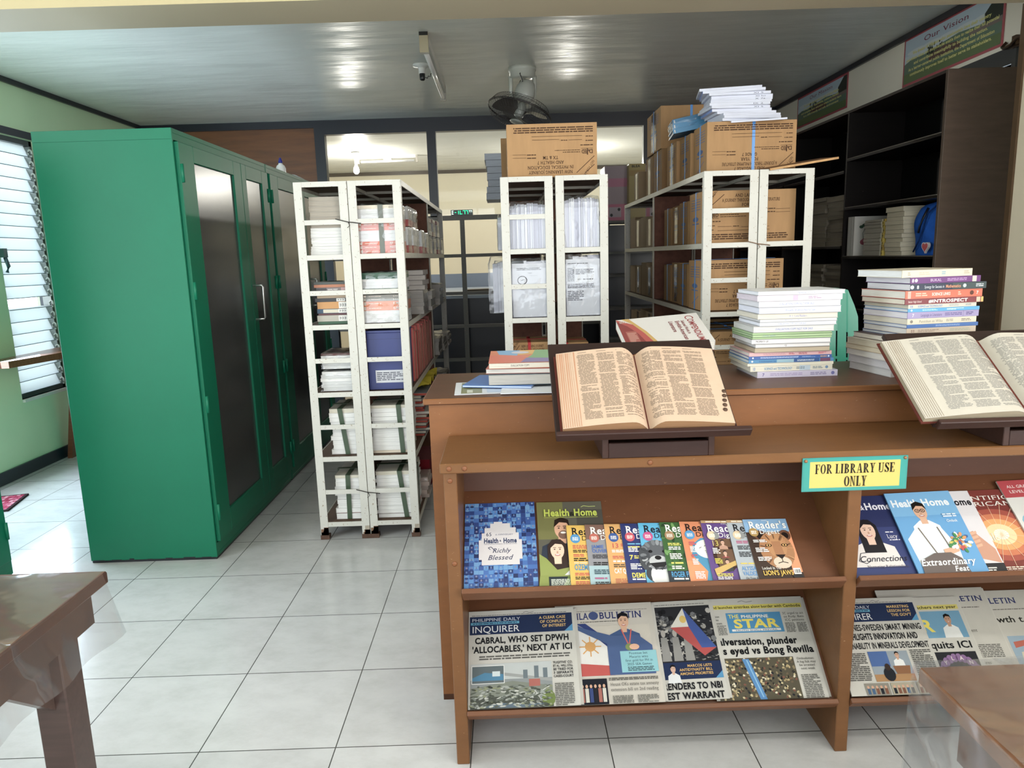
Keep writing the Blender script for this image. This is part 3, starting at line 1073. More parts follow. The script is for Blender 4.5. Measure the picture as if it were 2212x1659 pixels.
def wrap_(mb_parent, x0, x1, y0, y1, z0, z1, bulge=.006):
    """tight clear film: a box of it with soft, uneven sides"""
    cx, cy_, cz = (x0 + x1) / 2, (y0 + y1) / 2, (z0 + z1) / 2
    b_ = MB()

    def pt(a, b, c_):
        k = 1 - .10 * max(abs(a), abs(b)) ** 6 * (1 if c_ > .8 else .3)
        j = .0035 * math.sin(a * 9 + c_ * 7 + x0 * 50) * math.cos(b * 8 - c_ * 5)
        return (cx + a * k * ((x1 - x0) / 2 + bulge + j), cy_ + b * k * ((y1 - y0) / 2 + bulge + j), max(z0 + .0005, cz + c_ * ((z1 - z0) / 2 + bulge * .8) + j))
    n = 8
    f = lambda u: u * 2 - 1
    b_.grid(lambda u, v: pt(f(u), -1, f(v)), n, n, 'film', '#ffffff')
    b_.grid(lambda u, v: pt(f(1 - u), 1, f(v)), n, n, 'film', '#ffffff')
    b_.grid(lambda u, v: pt(1, f(u), f(v)), n, n, 'film', '#ffffff')
    b_.grid(lambda u, v: pt(-1, f(1 - u), f(v)), n, n, 'film', '#ffffff')
    b_.grid(lambda u, v: pt(f(u), f(v), 1), n, n, 'film', '#ffffff')
    return b_.build('film_wrap', mb_parent)


def bundle(label, x0, x1, y0, y1, z0, layers, group, strap=None, scol='#3f4f3c', cross=True, lid=True, wrapd=False, jit=.006, front=None, name='book_bundle', cat='bundle'):
    """books tied or wrapped together: each one a part of the bundle"""
    t_ = thing(name, label, cat, ((x0 + x1) / 2, (y0 + y1) / 2, z0), group=group)
    w_, d_ = (x1 - x0) / 2, (y1 - y0) / 2
    z = .0005
    for h_, col, pg in layers:
        jx, jy = R.uniform(-jit, jit), R.uniform(-jit, jit * .4)
        th = min(.0016, h_ * .15)
        b_ = MB().box(-w_ + jx + .001, w_ + jx - .001, -d_ + jy + .001, d_ + jy - .001, z + th, z + h_ - th, 'pages', pg)
        for a, b in ((z, z + th), (z + h_ - th, z + h_ - .0003)):
            b_.box(-w_ + jx, w_ + jx, -d_ + jy, d_ + jy, a, b, 'print', col)
        if col != pg:
            b_.box(-w_ + jx, w_ + jx, -d_ + jy - .0006, -d_ + jy + .001, z, z + h_ - .0003, 'print', col)
            b_.box(w_ + jx - .001, w_ + jx + .0006, -d_ + jy, d_ + jy, z, z + h_ - .0003, 'print', col)
        if front:
            front(b_, -w_ + jx, -d_ + jy - .0007, w_ + jx + .0007, z, h_, col)
        b_.build('booklet', t_)
        z += h_
    if strap is not None:
        s_ = MB()
        e = jit + .002
        for sx_, tw in strap:
            x = -w_ + 2 * w_ * sx_
            wv = .012
            s_.add([(x - wv, -d_ - e, 0.001), (x + wv, -d_ - e, 0.001), (x + wv + tw, -d_ - e, z + .002), (x - wv + tw, -d_ - e, z + .002)], [(0, 1, 2, 3)], 'plastic', scol)
            s_.box(x - wv + tw, x + wv + tw, -d_ - e, d_ + e, z + .0008, z + .0024, 'plastic', scol)
        if cross:
            s_.box(-w_ - e, w_ + e, -.012, .012, z + .0025, z + .004, 'plastic', scol)
            s_.box(w_ + e - .001, w_ + e + .001, -.012, .012, 0.001, z + .004, 'plastic', scol)
            s_.box(-w_ - e - .001, -w_ - e + .001, -.012, .012, 0.001, z + .004, 'plastic', scol)
        s_.build('strap', t_)
    if wrapd:
        wrap_(t_, -w_, w_, -d_, d_, 0, z)
    return t_


WH, PG, GY, ORG = '#e9e7e4', '#e6e2da', '#a29b90', '#e0684a'
# rack one, top shelf: loose booklets
z = 1.4365
GA = 'loose booklets on the top shelf of the leftmost rack'
for i in range(17):
    white = i < 9
    h_ = R.uniform(.0125, .016) if white else R.choice([.024, .02, .028, .022, .026])
    dx, dy = (R.uniform(-.004, .004), R.uniform(-.006, .004))
    if i < 3:
        dx -= .012 * (3 - i) / 3
    nm = 'white stapled booklet' if white else 'greyed yellowing booklet'
    if z + h_ > 1.735:
        break
    slab_obj('booklet', f'{nm}, {ORD[i]}, in the top-shelf stack of the leftmost rack', 'booklet', -.925 + dx, -.752 + dx, 3.515 + dy, 3.76 + dy, z, z + h_ - .0004, '#e4e2df' if white else '#a89f92', '#dedcd8' if white else '#aaa195', GA, R.uniform(-.02, .02))
    z += h_
# rack one, second shelf: catalogued library books
GB = 'catalogued books on the second shelf of the leftmost rack'
z = 1.1005
books = [(.014, '#2d5a3c', 'thin green book', ''), (.030, '#b9b2a4', 'silver-grey book with white call-number label', 'l'), (.010, '#5a2a30', 'thin maroon book', ''), (.022, '#33506a', 'blue and beige book with call-number label', 'lb'),
         (.034, '#c98a3a', 'thick orange book with white call-number label', 'l'), (.018, '#3a3a3e', 'dark grey book with white label', 'l'), (.016, '#b49a78', 'tan paperback lying tilted', ''),
         (.036, '#7f6f70', 'big pinkish grey book with pale lettering', 't'), (.014, '#b4683c', 'thin rust-brown book', ''), (.013, '#4a4f4c', 'thin dark book under a loose flyer', '')]
for i, (h_, col, nm, sp) in enumerate(books):
    t_ = thing('book', f'{nm} on the second shelf of the leftmost rack', 'book', (-.842 + R.uniform(-.006, .006), 3.62, z), R.uniform(-.03, .03), GB)
    b_ = MB().box(-.085, .085, -.10, .10, 0, .0015, 'print', col)
    b_.box(-.085, .085, -.10, .10, h_ - .002, h_ - .0005, 'print', col)
    b_.box(-.085, .085, -.101, -.098, 0, h_ - .0005, 'print', col)
    c = Cv(b_, (-.085, -.101, 0), (1, 0, 0), (0, 0, 1), 'print')
    if 'b' in sp:
        c.rect(.03, .002, .10, h_ - .005, '#d4cbb4')
    if 'l' in sp:
        c.rect(.105, .001, .042, h_ - .003, '#e6e3dc')
        for k in range(3):
            c.rect(.111 + .012 * k, h_ * .25, .002, h_ * .5, '#3a3a40')
            c.rect(.115 + .012 * k, h_ * .35, .0025, h_ * .35, '#3a3a40')
    if 't' in sp:
        c.rect(.0, 0, .05, h_ - .002, '#4a4548')
        c.body(.055, .004, .05, h_ * .7, 4, '#e0d8d4')
        c.rect(.12, 0, .05, h_ - .002, '#c79a98')
    b_.build('cover', t_)
    MB().box(-.083, .083, -.098, .098, .0015, h_ - .002, 'pages', '#d8cfba').build('page_block', t_)
    z += h_
slab_obj('flyer', 'loose pale flyer on top of the catalogued books in the leftmost rack', 'flyer', -.80, -.742, 3.53, 3.60, z + .0005, z + .004, '#cfc4b6', '#cfc4b6', None, .3)
# rack one, third shelf: wrapped reams, fourth and fifth: strapped bundles
lay = lambda n, h_, col=WH, pg=WH: [(h_ * R.uniform(.9, 1.1), col, pg) for _ in range(n)]
bundle('white wrapped bundle of booklets low on the third shelf of the leftmost rack', -.930, -.750, 3.52, 3.75, .7655, lay(6, .0165), None, wrapd=True)
bundle('white bundle with dark red box top above the wrapped one in the leftmost rack', -.925, -.748, 3.53, 3.75, .8765, lay(4, .0165, WH, WH) + [(.012, '#5a2a28', WH)], None, wrapd=True, jit=.004)
bundle('white booklet bundle under green straps on the fourth shelf of the leftmost rack', -.905, -.752, 3.53, 3.77, .4355, lay(9, .0235) + [(.022, '#d9d2c2', '#d9d2c2')], None, [(.52, -.028)], jit=.007)
bundle('white booklet bundle under green straps on the lowest shelf of the leftmost rack', -.905, -.752, 3.53, 3.77, .0905, [(.03, WH, WH), (.004, '#c98a8a', '#c98a8a')] + lay(8, .0235) + [(.016, '#d9d2c2', '#d9d2c2')], None, [(.42, .004)], jit=.007)
bundle('white booklet bundle under green straps on the fourth shelf of the second rack', -.698, -.508, 3.53, 3.79, .4355, [(.014, '#e0d2c0', '#e0d2c0')] + lay(10, .022) + [(.016, '#d9d2c2', '#d9d2c2')], None, [(.80, -.012)], jit=.006)
bundle('white booklet bundle under green straps on the lowest shelf of the second rack', -.698, -.502, 3.53, 3.79, .0905, [(.02, WH, WH), (.003, '#c98a8a', '#c98a8a')] + lay(10, .0205) + [(.020, '#d9d2c2', '#d9d2c2')], None, [(.78, -.028)], jit=.006)


def math_print(txt_):
    def fr(b_, x0, yf, x1, z_, h_, col):
        if col == WH or h_ < .012:
            return
        c = Cv(b_, (x0, yf, z_), (1, 0, 0), (0, 0, 1), 'print')
        c.body(.03, h_ * .35, .06, h_ * .3, 1, '#f2d9c9', gap=0)
        c.txt(.15, h_ * .25, h_ * .5, txt_, '#f4e4d8', 'b')
        c.rect(.006, h_ * .15, .010, h_ * .7, '#ecdccc')
        c2 = Cv(b_, (x1, yf + .004, z_), (0, 1, 0), (0, 0, 1), 'print')
        c2.txt(.09, h_ * .2, h_ * .6, '7', '#f6e6da', 'b')
        c2.ell(.05, h_ * .5, h_ * .2, h_ * .2, '#c2523a', 8)
    return fr


OR = [(.019, ORG, WH)] * 3 + [(.017, WH, WH)] * 3 + [(.019, ORG, WH)] * 3 + [(.022, WH, WH), (.022, WH, WH), (.018, '#e6dcc8', '#e6dcc8')]
bundle('orange and white textbook pack tied with grey tape, top shelf of the second rack', -.700, -.498, 3.52, 3.71, 1.4365, OR, None, [(.56, .0)], '#5f6358', False, wrapd=True, jit=.002, front=math_print('MATH'))
bundle('orange and white textbook pack in film, low on the second shelf of the second rack', -.700, -.490, 3.52, 3.71, 1.1005, lay(3, .021) + [(.023, '#e87a3c', WH)] * 2 + lay(2, .016, '#9a958c', '#b4afa6'), None, wrapd=True, jit=.002, front=math_print('E-MATH'))
bundle('green and white textbook pack above the orange one in the second rack', -.705, -.497, 3.53, 3.72, 1.2525, [(.014, '#3a6a4c', WH)] + lay(3, .015, WH, '#b9b8bc') + [(.015, '#2f5c44', WH)] * 2, None, wrapd=True, jit=.002)
GC = 'shiny film-wrapped textbook packs deep on the top shelf of the second rack'
k = 0
for y, z0, h_, dx in ((3.76, 1.4365, .13, 0), (3.93, 1.4365, .135, .004), (4.10, 1.4365, .13, .0), (4.28, 1.4365, .13, .012), (4.46, 1.4365, .12, .016)):
    bundle(f'shiny film-wrapped textbook pack, {NTH[k]} in the lower row behind the grey-taped pack', -.70, -.494 + dx, y, y + .15, z0, [(h_ * .3, '#b8453c', '#cfcac4'), (h_ * .4, WH, '#cfcac4'), (h_ * .3, WH, '#cfcac4')], GC, wrapd=True, jit=.002)
    k += 1
for i, (y, c_) in enumerate(((3.80, '#a83a34'), (4.02, '#8f3430'))):
    bundle(f'rounded film-wrapped pack, {("nearer", "farther")[i]} of the two above the lower row in the second rack', -.70, -.495, y, y + .18, 1.573, [(.035, c_, '#bdb8b2'), (.04, '#c9c6c2', '#c9c6c2'), (.025, '#c9c6c2', '#c9c6c2')], GC, wrapd=True, jit=.004)
GD = 'film-wrapped packs in the far bay of the second rack'
for i, y in enumerate((4.76, 4.98, 5.20, 5.42)):
    for j in range(2 if i < 3 else 1):
        c_ = '#93302e' if (i + j) % 2 == 0 else '#cfcac6'
        bundle(f'foil-bright wrapped pack, {NTH[i]} along the far bay, {("lower", "upper")[j]} tier, second rack', -.70, -.488 + .006 * i, y, y + .19, 1.4365 + j * .118, [(.03, c_, '#c9c6c2'), (.055, '#c9c6c8', '#c9c6c8'), (.026, '#7a2a2c' if j else '#c9c6c2', '#c9c6c2')], GD, wrapd=True, jit=.004)

# second rack, third shelf: blue box, red folders, grey packs
t = thing('storage_box', 'dark blue archive box with white label on the third shelf of the second rack', 'box', (-.597, 3.62, .7655))
b_ = MB().box(-.098, .098, -.10, .10, 0, .285, 'print', '#26357c', up='#2d3d86')
c = Cv(b_, (-.098, -.10, 0), (1, 0, 0), (0, 0, 1), 'print')
c.rect(0, .253, .196, .0015, '#18235a')
b_.build('box_body', t, bevel=.002)
b_ = MB().box(-.062, .096, -.1012, -.1003, .035, .098, 'print', '#d4d4da')
c = Cv(b_, (-.062, -.1012, .035), (1, 0, 0), (0, 0, 1), 'print')
c.body(.006, .010, .146, .045, 5, '#5a5a6a', gap=.4)
b_.build('paper_label', t)
MB().box(-.1005, .1005, -.1025, .1025, .286, .296, 'print', '#2a3a84').build('lid', t)
GF = 'red folders beside the blue box'
for i in range(13):
    y = 3.74 + i * .0715
    h_ = R.uniform(.245, .285)
    m_ = MB().box(-.105, .105, 0, .052, 0, h_, 'print', R.choice(['#b8362c', '#c23e34', '#a82f28', '#b03a2c']), up='#c9a08a')
    m_.box(.1052, .1058, .004, .020, .01, h_ - .01, 'pages', '#c9b09a')
    tag(m_.build('folder', loc=(-.596 + R.uniform(-.003, .003), y, .7655), rot=(R.uniform(-.03, .03), 0, R.uniform(-.02, .02)), bevel=.003),
        f'red folder standing upright, {NTH[i] if i < 12 else "last"} behind the blue archive box', 'folder', GF)
GP = 'grey film-wrapped packs along the side of the second rack'
for i, (y, z0, n_, lab) in enumerate(((4.76, .7655, 5, 'nearest on the third shelf'), (5.02, .7655, 4, 'middle on the third shelf'), (5.30, .7655, 4, 'farthest on the third shelf'), (4.0, 1.1005, 6, 'nearest on the second shelf'), (4.30, 1.1005, 5, 'next on the second shelf'), (4.78, 1.1005, 6, 'far bay of the second shelf'),
                                      (4.76, .4355, 8, 'nearest on the fourth shelf'), (5.1, .4355, 7, 'farther on the fourth shelf'))):
    bundle(f'grey film-wrapped pack of books, {lab}, second rack', -.70, -.455 + .01 * (i % 3), y, y + .22, z0, lay(n_, .022, '#a39a92', '#b0a89e'), GP, wrapd=True, jit=.006)
GL2 = 'grey books heaped on the second shelf of the second rack'
for i, (z0, rz, col) in enumerate(((1.235, .1, '#8d857f'), (1.262, -.15, '#938b86'), (1.289, .2, '#857d78'), (1.317, -.05, '#97908a'))):
    slab_obj('book', f'grey worn book, {ORD[i]}, heaped on the wrapped pack in the second rack', 'book', -.69, -.45, 4.0, 4.22, z0, z0 + .026, col, '#a9a29c', GL2, rz * .4)
GM = 'magazines spilling over the fourth shelf of the second rack'
for i in range(16):
    z0 = .4358 + i * .0152
    slab_obj('magazine', f'worn magazine, {ORD[i]}, spilling off the fourth shelf of the second rack', 'magazine', -.69 + R.uniform(-.01, .01), -.462 + R.uniform(-.02, .02), 3.86, 4.10, z0, z0 + .0145, R.choice(['#8a8f94', '#b9b4ac', '#a03a30', '#3a5a48', '#c9c2b6', '#5a5f70']), R.choice(['#c9c2b4', '#b4554a', '#d4cfc6']), GM, R.uniform(-.12, .12))
cl = MB().grid(lambda u, v: (-.69 + .25 * u, 3.90 + .5 * v, .002 + .035 * abs(math.sin(u * 5 + v * 9)) + .02 * math.sin(v * 14) ** 2), 12, 18, 'cloth', '#c2b042')
tag(cl.build('cleaning_cloth', loc=(0, 0, .681)), 'yellow cloth draped over the magazines behind the counter corner', 'cloth')
slab_obj('folder', 'dark red folder on the lowest shelf of the second rack', 'folder', -.68, -.47, 4.0, 4.3, .0908, .26, '#7a1f28', '#7a1f28', None, 0)
bundle('small pink-edged bundle beside the dark red folder on the lowest shelf', -.66, -.468, 3.82, 3.98, .0905, lay(5, .024, '#d9c0b4', '#e4d8d0'), None, wrapd=True, jit=.01)


# ------------------------------------------------------------------ paper blocks on the middle racks
def paper_block(label, x0, x1, y0, y1, z0, z1, n, printed=None, group=None, bulge=.007):
    t_ = thing('paper_bundle', label, 'bundle', ((x0 + x1) / 2, y0, z0), group=group)
    w_ = (x1 - x0) / 2
    m_ = MB()
    xs = sorted([-w_, w_] + [R.uniform(-w_, w_) for _ in range(n - 1)])
    for a, b in zip(xs, xs[1:]):
        top = (z1 - z0) * (R.uniform(.965, 1) - .05 * abs(2 * (a + w_) / (2 * w_) - 1) ** 4)
        dy = R.uniform(0, .012)
        m_.prism([(a, dy + .02, .0005), (b - .0004, dy + .02, .0005), (b - .0004, dy + .004, .01), (b - .0004, dy, top * .5), (b - .0004, dy + .006, top), (a, dy + .006, top), (a, dy, top * .5), (a, dy + .004, .01)][:0] or
                 [(a, dy + .006, .0005), (a, dy, top * .4), (a, dy + .002, top * .93), (a, dy + .02, top), (a, y1 - y0 - .01, top), (a, y1 - y0, .0005)], (b - a - .0004, 0, 0), 'pages_side', R.choice(['#dcdce4', '#c9c9d6', '#e6e6ec', '#bcbcca', '#d4d4de']))
    m_.build('sheets', t_)
    if printed:
        s_ = MB().box(-w_ + .003, w_ - .003, -.003, -.0015, .004, (z1 - z0) * .93, 'news', '#dcdce4')
        printed(Cv(s_, (-w_ + .003, -.003, .004), (1, 0, 0), (0, 0, 1), 'news'), 2 * w_ - .006, (z1 - z0) * .93)
        s_.build('printed_sheet', t_)
    wrap_(t_, -w_, w_, -.002, y1 - y0, 0, z1 - z0, bulge)
    return t_


def sheet_a(c, w_, h):
    c.body(w_ * .12, h * .86, w_ * .7, h * .05, 2, '#77777f')
    c.txt(w_ * .5, h * .80, h * .022, 'TABLE', '#4a4a54', 'n', 'c')
    c.line([(w_ * (.28 + .13 * math.cos(a)), h * (.68 + .075 * math.sin(a))) for a in (k * math.pi / 10 for k in range(21))], .004, '#4a4a52')
    c.line([(w_ * .24, h * .68), (w_ * .33, h * .69)], .003, '#5a5a62')
    c.rect(w_ * .5, h * .76, w_ * .2, .0012, '#8a8a90')
    for k in (.60, .585, .565):
        c.rect(w_ * .1, h * k, w_ * .8, .0022, '#5a5a62')
    c.rect(0, h * .53, w_, .0018, '#a4a4ae')


def sheet_b(c, w_, h):
    c.body(w_ * .05, h * .9, w_ * .6, h * .025, 1, '#66666e')
    c.rect(w_ * .25, h * .58, w_ * .6, h * .26, '#e6e6ec')
    c.body(w_ * .28, h * .72, w_ * .55, h * .1, 4, '#5a5a64', gap=.2)
    c.txt(w_ * .34, h * .625, h * .022, 'QTY', '#33333c', 'b')
    c.body(w_ * .5, h * .62, w_ * .3, h * .03, 1, '#6a6a72')
    for k in range(12):
        c.rect(w_ * (.52 + .022 * k), h * .73, w_ * .010, h * .07, '#b4b4bc')
    c.body(w_ * .04, h * .60, w_ * .2, h * .24, 9, '#7a7a84')
    c.body(w_ * .04, h * .48, w_ * .8, h * .08, 4, '#6a6a74')
    c.body(w_ * .04, h * .26, w_ * .5, h * .18, 6, '#7a7a84', gap=.6)


paper_block('film-wrapped bundle of upright white papers on the top shelf, left middle rack', .034, .205, 3.545, 3.80, 1.4365, 1.655, 38)
paper_block('film-wrapped bundle of upright white papers on the top shelf, right middle rack', .298, .468, 3.545, 3.80, 1.4365, 1.675, 34)
paper_block('white paper bundle with a wheel drawing on the second shelf, left middle rack', .034, .212, 3.55, 3.82, 1.1005, 1.385, 5, sheet_a)
paper_block('white paper bundle with a printed quantity sheet on the second shelf, right middle rack', .298, .470, 3.545, 3.82, 1.1005, 1.400, 5, sheet_b)
paper_block('bulging white paper bundle in loose film overhanging the left side of the middle rack', -.065, .20, 3.90, 4.25, 1.1005, 1.38, 24, bulge=.028)
paper_block('white paper bundle in loose film, farther along the second shelf of the middle rack', -.050, .20, 4.30, 4.55, 1.1005, 1.36, 22, bulge=.022)
paper_block('white paper bundle on the top shelf behind the upright papers, left middle rack', -.03, .20, 3.90, 4.2, 1.4365, 1.62, 7)
paper_block('white paper bundle on the top shelf behind the upright papers, right middle rack', .29, .47, 3.90, 4.2, 1.4365, 1.60, 7)
GH = 'grey paper packs leaning over the far top of the middle rack'
for i in range(7):
    slab_obj('paper_pack', f'grey paper pack, {ORD[i]}, leaning pile on the far middle rack top', 'paper pack', -.105 + .012 * math.sin(i * .6), .06, 4.85, 5.15, 1.7765 + i * .042, 1.7765 + i * .042 + .040, '#9aa0ac', '#a9aeb8', GH, R.uniform(-.04, .04))

# ------------------------------------------------------------------ cartons
CT = '#b08a62'


def dep_front(c, w_, h, title, full=True):
    """the shipping print of a textbook carton"""
    K = '#4a3222'
    for k, s_ in enumerate(title):
        c.txt(w_ * .52, h * (.875 - .09 * k), h * .062, s_, K, 'S', 'c', w=w_ * min(.62, .0245 * len(s_)))
    c.line([(w_ * .03, h * .62), (w_ * .23, h * .93)], h * .012, K)
    c.line([(w_ * .03, h * .78), (w_ * .13, h * .93)], h * .012, K)
    sv = c.o, c.ux, c.uy
    d = (sv[1] * .54 + sv[2] * .84).normalized()
    c.o, c.ux, c.uy = sv[0] + sv[1] * (w_ * .055) + sv[2] * (h * .63), d, (sv[2] * .54 - sv[1] * .84).normalized()
    c.txt(.012, .010, h * .05, 'NOT FOR SALE', K, 's', w=h * .38)
    c.o, c.ux, c.uy = sv
    c.txt(w_ * .045, h * .50, h * .075, 'D', K, 'b')
    c.txt(w_ * .082, h * .50, h * .05, 'e', K, 'b')
    c.line([(w_ * .105, h * .60), (w_ * .108, h * .48)], h * .018, K)
    c.line([(w_ * .113, h * .585), (w_ * .109, h * .50)], h * .012, K)
    c.txt(w_ * .118, h * .50, h * .075, 'ED', K, 'b', w=w_ * .055)
    c.rect(w_ * .045, h * .475, w_ * .13, h * .006, K)
    c.body(w_ * .19, h * .53, w_ * .2, h * .022, 1, K, gap=0)
    c.body(w_ * .19, h * .495, w_ * .28, h * .018, 1, K, gap=0)
    c.body(w_ * .045, h * .40, w_ * .15, h * .03, 1, K, gap=0)
    for x, y, ww in ((.045, .32, .09), (.33, .305, .07), (.045, .24, .08)):
        c.body(w_ * x, h * y, w_ * ww, h * .026, 1, K, gap=0)
    for x, y, ww in ((.165, .312, .15), (.42, .297, .3), (.165, .235, .56)):
        c.rect(w_ * x, h * y, w_ * ww, h * .006, K)
    c.body(w_ * .045, h * .06, w_ * .88, h * .12, 3, K, .5, .05)
    c.body(w_ * .68, h * .56, w_ * .1, h * .03, 1, K, gap=0)
    c.body(w_ * .68, h * .62, w_ * .1, h * .03, 1, K, gap=0)
    c.rect(w_ * .79, h * .565, w_ * .15, h * .005, K)
    c.rect(w_ * .79, h * .625, w_ * .15, h * .005, K)


def side_print(c, w_, h):
    K = '#5f6f94'
    for k in range(5):
        c.rect(w_ * .15, h * (.86 - .05 * k), w_ * .7, h * .012, K)
    c.ell(w_ * .5, h * .48, w_ * .22, h * .05, K, 12)
    c.rect(w_ * .25, h * .38, w_ * .5, h * .02, K)
    c.line([(w_ * .3, h * .1), (w_ * .8, h * .28)], h * .015, K)


def carton(label, x0, x1, y0, y1, z0, z1, art=None, flip=True, strap=None, scol='#4f8fd4', rz=0, group=None, tape=False, lprint=False, open_=False, rx=0, dark=0):
    w_, d_, h_ = (x1 - x0) / 2, (y1 - y0) / 2, z1 - z0
    t_ = thing('cardboard_box', label, 'box', ((x0 + x1) / 2, (y0 + y1) / 2, z0 + .0006), rz, group)
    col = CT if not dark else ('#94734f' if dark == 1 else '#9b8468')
    b_ = MB()
    if open_:
        b_.box(-w_, w_, -d_, d_, 0, .004, 'carton', col)
        for e in ((-w_, w_, -d_, -d_ + .004), (-w_, w_, d_ - .004, d_), (-w_, -w_ + .004, -d_ + .004, d_ - .004), (w_ - .004, w_, -d_ + .004, d_ - .004)):
            b_.box(*e, .004, h_, 'carton', col)
    else:
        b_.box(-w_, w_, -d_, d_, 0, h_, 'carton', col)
    if art:
        if flip:
            c = Cv(b_, (w_, -d_, h_), (-1, 0, 0), (0, 0, -1), 'carton', lift=.00012)
        else:
            c = Cv(b_, (-w_, -d_, 0), (1, 0, 0), (0, 0, 1), 'carton', lift=.00012)
        art(c, 2 * w_, h_)
    if lprint:
        side_print(Cv(b_, (-w_, d_, 0), (0, -1, 0), (0, 0, 1), 'carton', lift=.00012), 2 * d_, h_)
    b_.build('box_body', t_, bevel=.002)
    s_ = MB()
    if strap is not None:
        e = .0015
        for sx_ in strap:
            x = -w_ + 2 * w_ * sx_
            s_.box(x - .0075, x + .0075, -d_ - e, -d_ - .0002, 0, h_ + e, 'plastic', scol)
            s_.box(x - .0075, x + .0075, -d_ - e, d_ + e, h_ + .0002, h_ + e, 'plastic', scol)
        s_.box(-w_ - e, -w_ - .0002, -.0075, .0075, 0, h_ + e, 'plastic', scol)
        s_.box(-w_ - e, w_ + e, -.0075, .0075, h_ + .0016, h_ + .003, 'plastic', scol)
        s_.build('strap', t_)
    if tape:
        q_ = MB()
        q_.box(-w_ - .0012, -w_ - .0002, -d_ * .35, d_ * .35, .01, h_ * .96, 'film', '#ffffff')
        q_.box(-w_ - .0012, w_, -d_ * .35, d_ * .35, h_ + .0002, h_ + .001, 'film', '#ffffff')
        q_.build('tape', t_)
    return t_


HPE = ('NEW LEARNING JOURNEY', 'IN PHYSICAL EDUCATION', 'AND HEALTH 7', 'TX & TM')
LIT = ('AND LANGUAGE 7', 'A JOURNEY THROUGH PHILIPPINE LITERATURE', 'FOR YEAR', 'GRADE 7')
carton('big upside-down printed carton on top of the middle racks', .030, .466, 3.60, 3.86, 1.776, 2.026, lambda c, w_, h: dep_front(c, w_, h, HPE), True, tape=True)
carton('plain carton behind the upside-down one, jutting out at its left', .000, .40, 4.02, 4.26, 1.776, 2.03, dark=1)
carton('red-strapped carton on the third shelf of the left middle rack', .010, .24, 3.60, 3.86, .7655, .97, lambda c, w_, h: dep_front(c, w_, h, HPE), False, (.45,), '#c03a3e')
carton('red-strapped carton on the third shelf of the right middle rack', .268, .415, 3.62, 3.86, .7655, .96, lambda c, w_, h: dep_front(c, w_, h, HPE), False, (.25,), '#c03a3e')

GT = 'cartons on top of the right-hand racks'
carton('blue-strapped upside-down carton at the front of the right rack top', 1.028, 1.474, 3.70, 3.95, 1.776, 2.028, lambda c, w_, h: dep_front(c, w_, h, LIT), True, (.52,), group=GT, lprint=True)
carton('carton just behind the front one on the right rack top', 1.015, 1.46, 3.97, 4.20, 1.776, 2.02, None, True, (.5,), group=GT, lprint=True)
carton('third carton back along the right rack top', 1.00, 1.45, 4.22, 4.46, 1.776, 2.02, None, True, (.5,), group=GT, lprint=True, tape=True)
carton('fourth carton back, brown face showing past the third on the right rack top', .995, 1.40, 4.58, 4.84, 1.776, 2.03, None, True, (.2,), group=GT, lprint=True, dark=1)
carton('fifth carton back on the right rack top, its flaps torn', .995, 1.40, 4.86, 5.08, 1.776, 2.025, None, True, None, group=GT, tape=True, dark=1)
carton('dusty taped carton farthest back on the right rack top', .985, 1.2, 5.30, 5.48, 1.776, 1.975, None, True, None, group=GT, tape=True, dark=2, open_=True)


def art_top(c, w_, h):
    K = '#4f3a2a'
    c.ell(w_ * .25, h * .45, w_ * .10, h * .07, K, 12)
    c.rect(w_ * .12, h * .36, w_ * .25, h * .05, K)
    c.body(w_ * .5, h * .5, w_ * .36, h * .3, 5, K)


carton('blue-strapped carton stacked highest on the right rack top', .990, 1.44, 4.60, 5.02, 2.032, 2.285, art_top, False, (.42,), group=GT, tape=True, lprint=True)

GR = 'cartons on the shelves of the right-hand racks'
carton('carton with journey print spanning both right racks on the top shelf', .992, 1.455, 3.63, 3.88, 1.4365, 1.690, lambda c, w_, h: dep_front(c, w_, h, LIT), False, (.60,), group=GR, lprint=True)
carton('blue-strapped carton spanning both right racks on the second shelf', .992, 1.405, 3.63, 3.88, 1.1005, 1.352, lambda c, w_, h: dep_front(c, w_, h, LIT), True, (.58,), group=GR, lprint=True)
carton('carton low on the third shelf of the right racks behind the leaning textbook', .992, 1.42, 3.63, 3.88, .7655, .99, lambda c, w_, h: dep_front(c, w_, h, LIT), False, (.5,), group=GR, lprint=True)
for lev, z0, nm in ((0, 1.4365, 'top'), (1, 1.1005, 'second'), (2, .7655, 'third')):
    for i, (y, dx) in enumerate(((3.92, .0), (4.14, .01), (4.38, .015))):
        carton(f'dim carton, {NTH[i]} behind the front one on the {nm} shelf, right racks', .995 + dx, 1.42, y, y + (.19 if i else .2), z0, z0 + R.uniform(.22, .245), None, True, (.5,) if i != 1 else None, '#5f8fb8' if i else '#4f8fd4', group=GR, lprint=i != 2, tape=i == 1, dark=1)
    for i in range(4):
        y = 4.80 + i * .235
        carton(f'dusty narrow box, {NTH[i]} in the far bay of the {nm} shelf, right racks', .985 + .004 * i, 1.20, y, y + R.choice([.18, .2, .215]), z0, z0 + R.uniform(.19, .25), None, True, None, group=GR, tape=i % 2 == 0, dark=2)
fl = MB().grid(lambda u, v: (1.02 + .05 * u + .012 * math.sin(v * 5), 3.60 + .03 * u - .05 * v, 1.700 + .020 * math.sin(u * 3) * (1 - v) - .03 * v), 6, 6, 'carton', '#c9a480')
tag(fl.build('torn_paper', loc=(-.035, .03, .012)), 'torn curl of brown paper on the journey carton', 'paper')
b_ = MB().box(-.165, .165, -.10, .10, 0, .010, 'board', '#8a6546', fr='#c49a6c')
tag(b_.build('loose_board', loc=(1.445, 3.62, 1.8005), rot=(.10, -.135, .0)), 'thin brown board lying tilted on the front corner of the right rack', 'board')

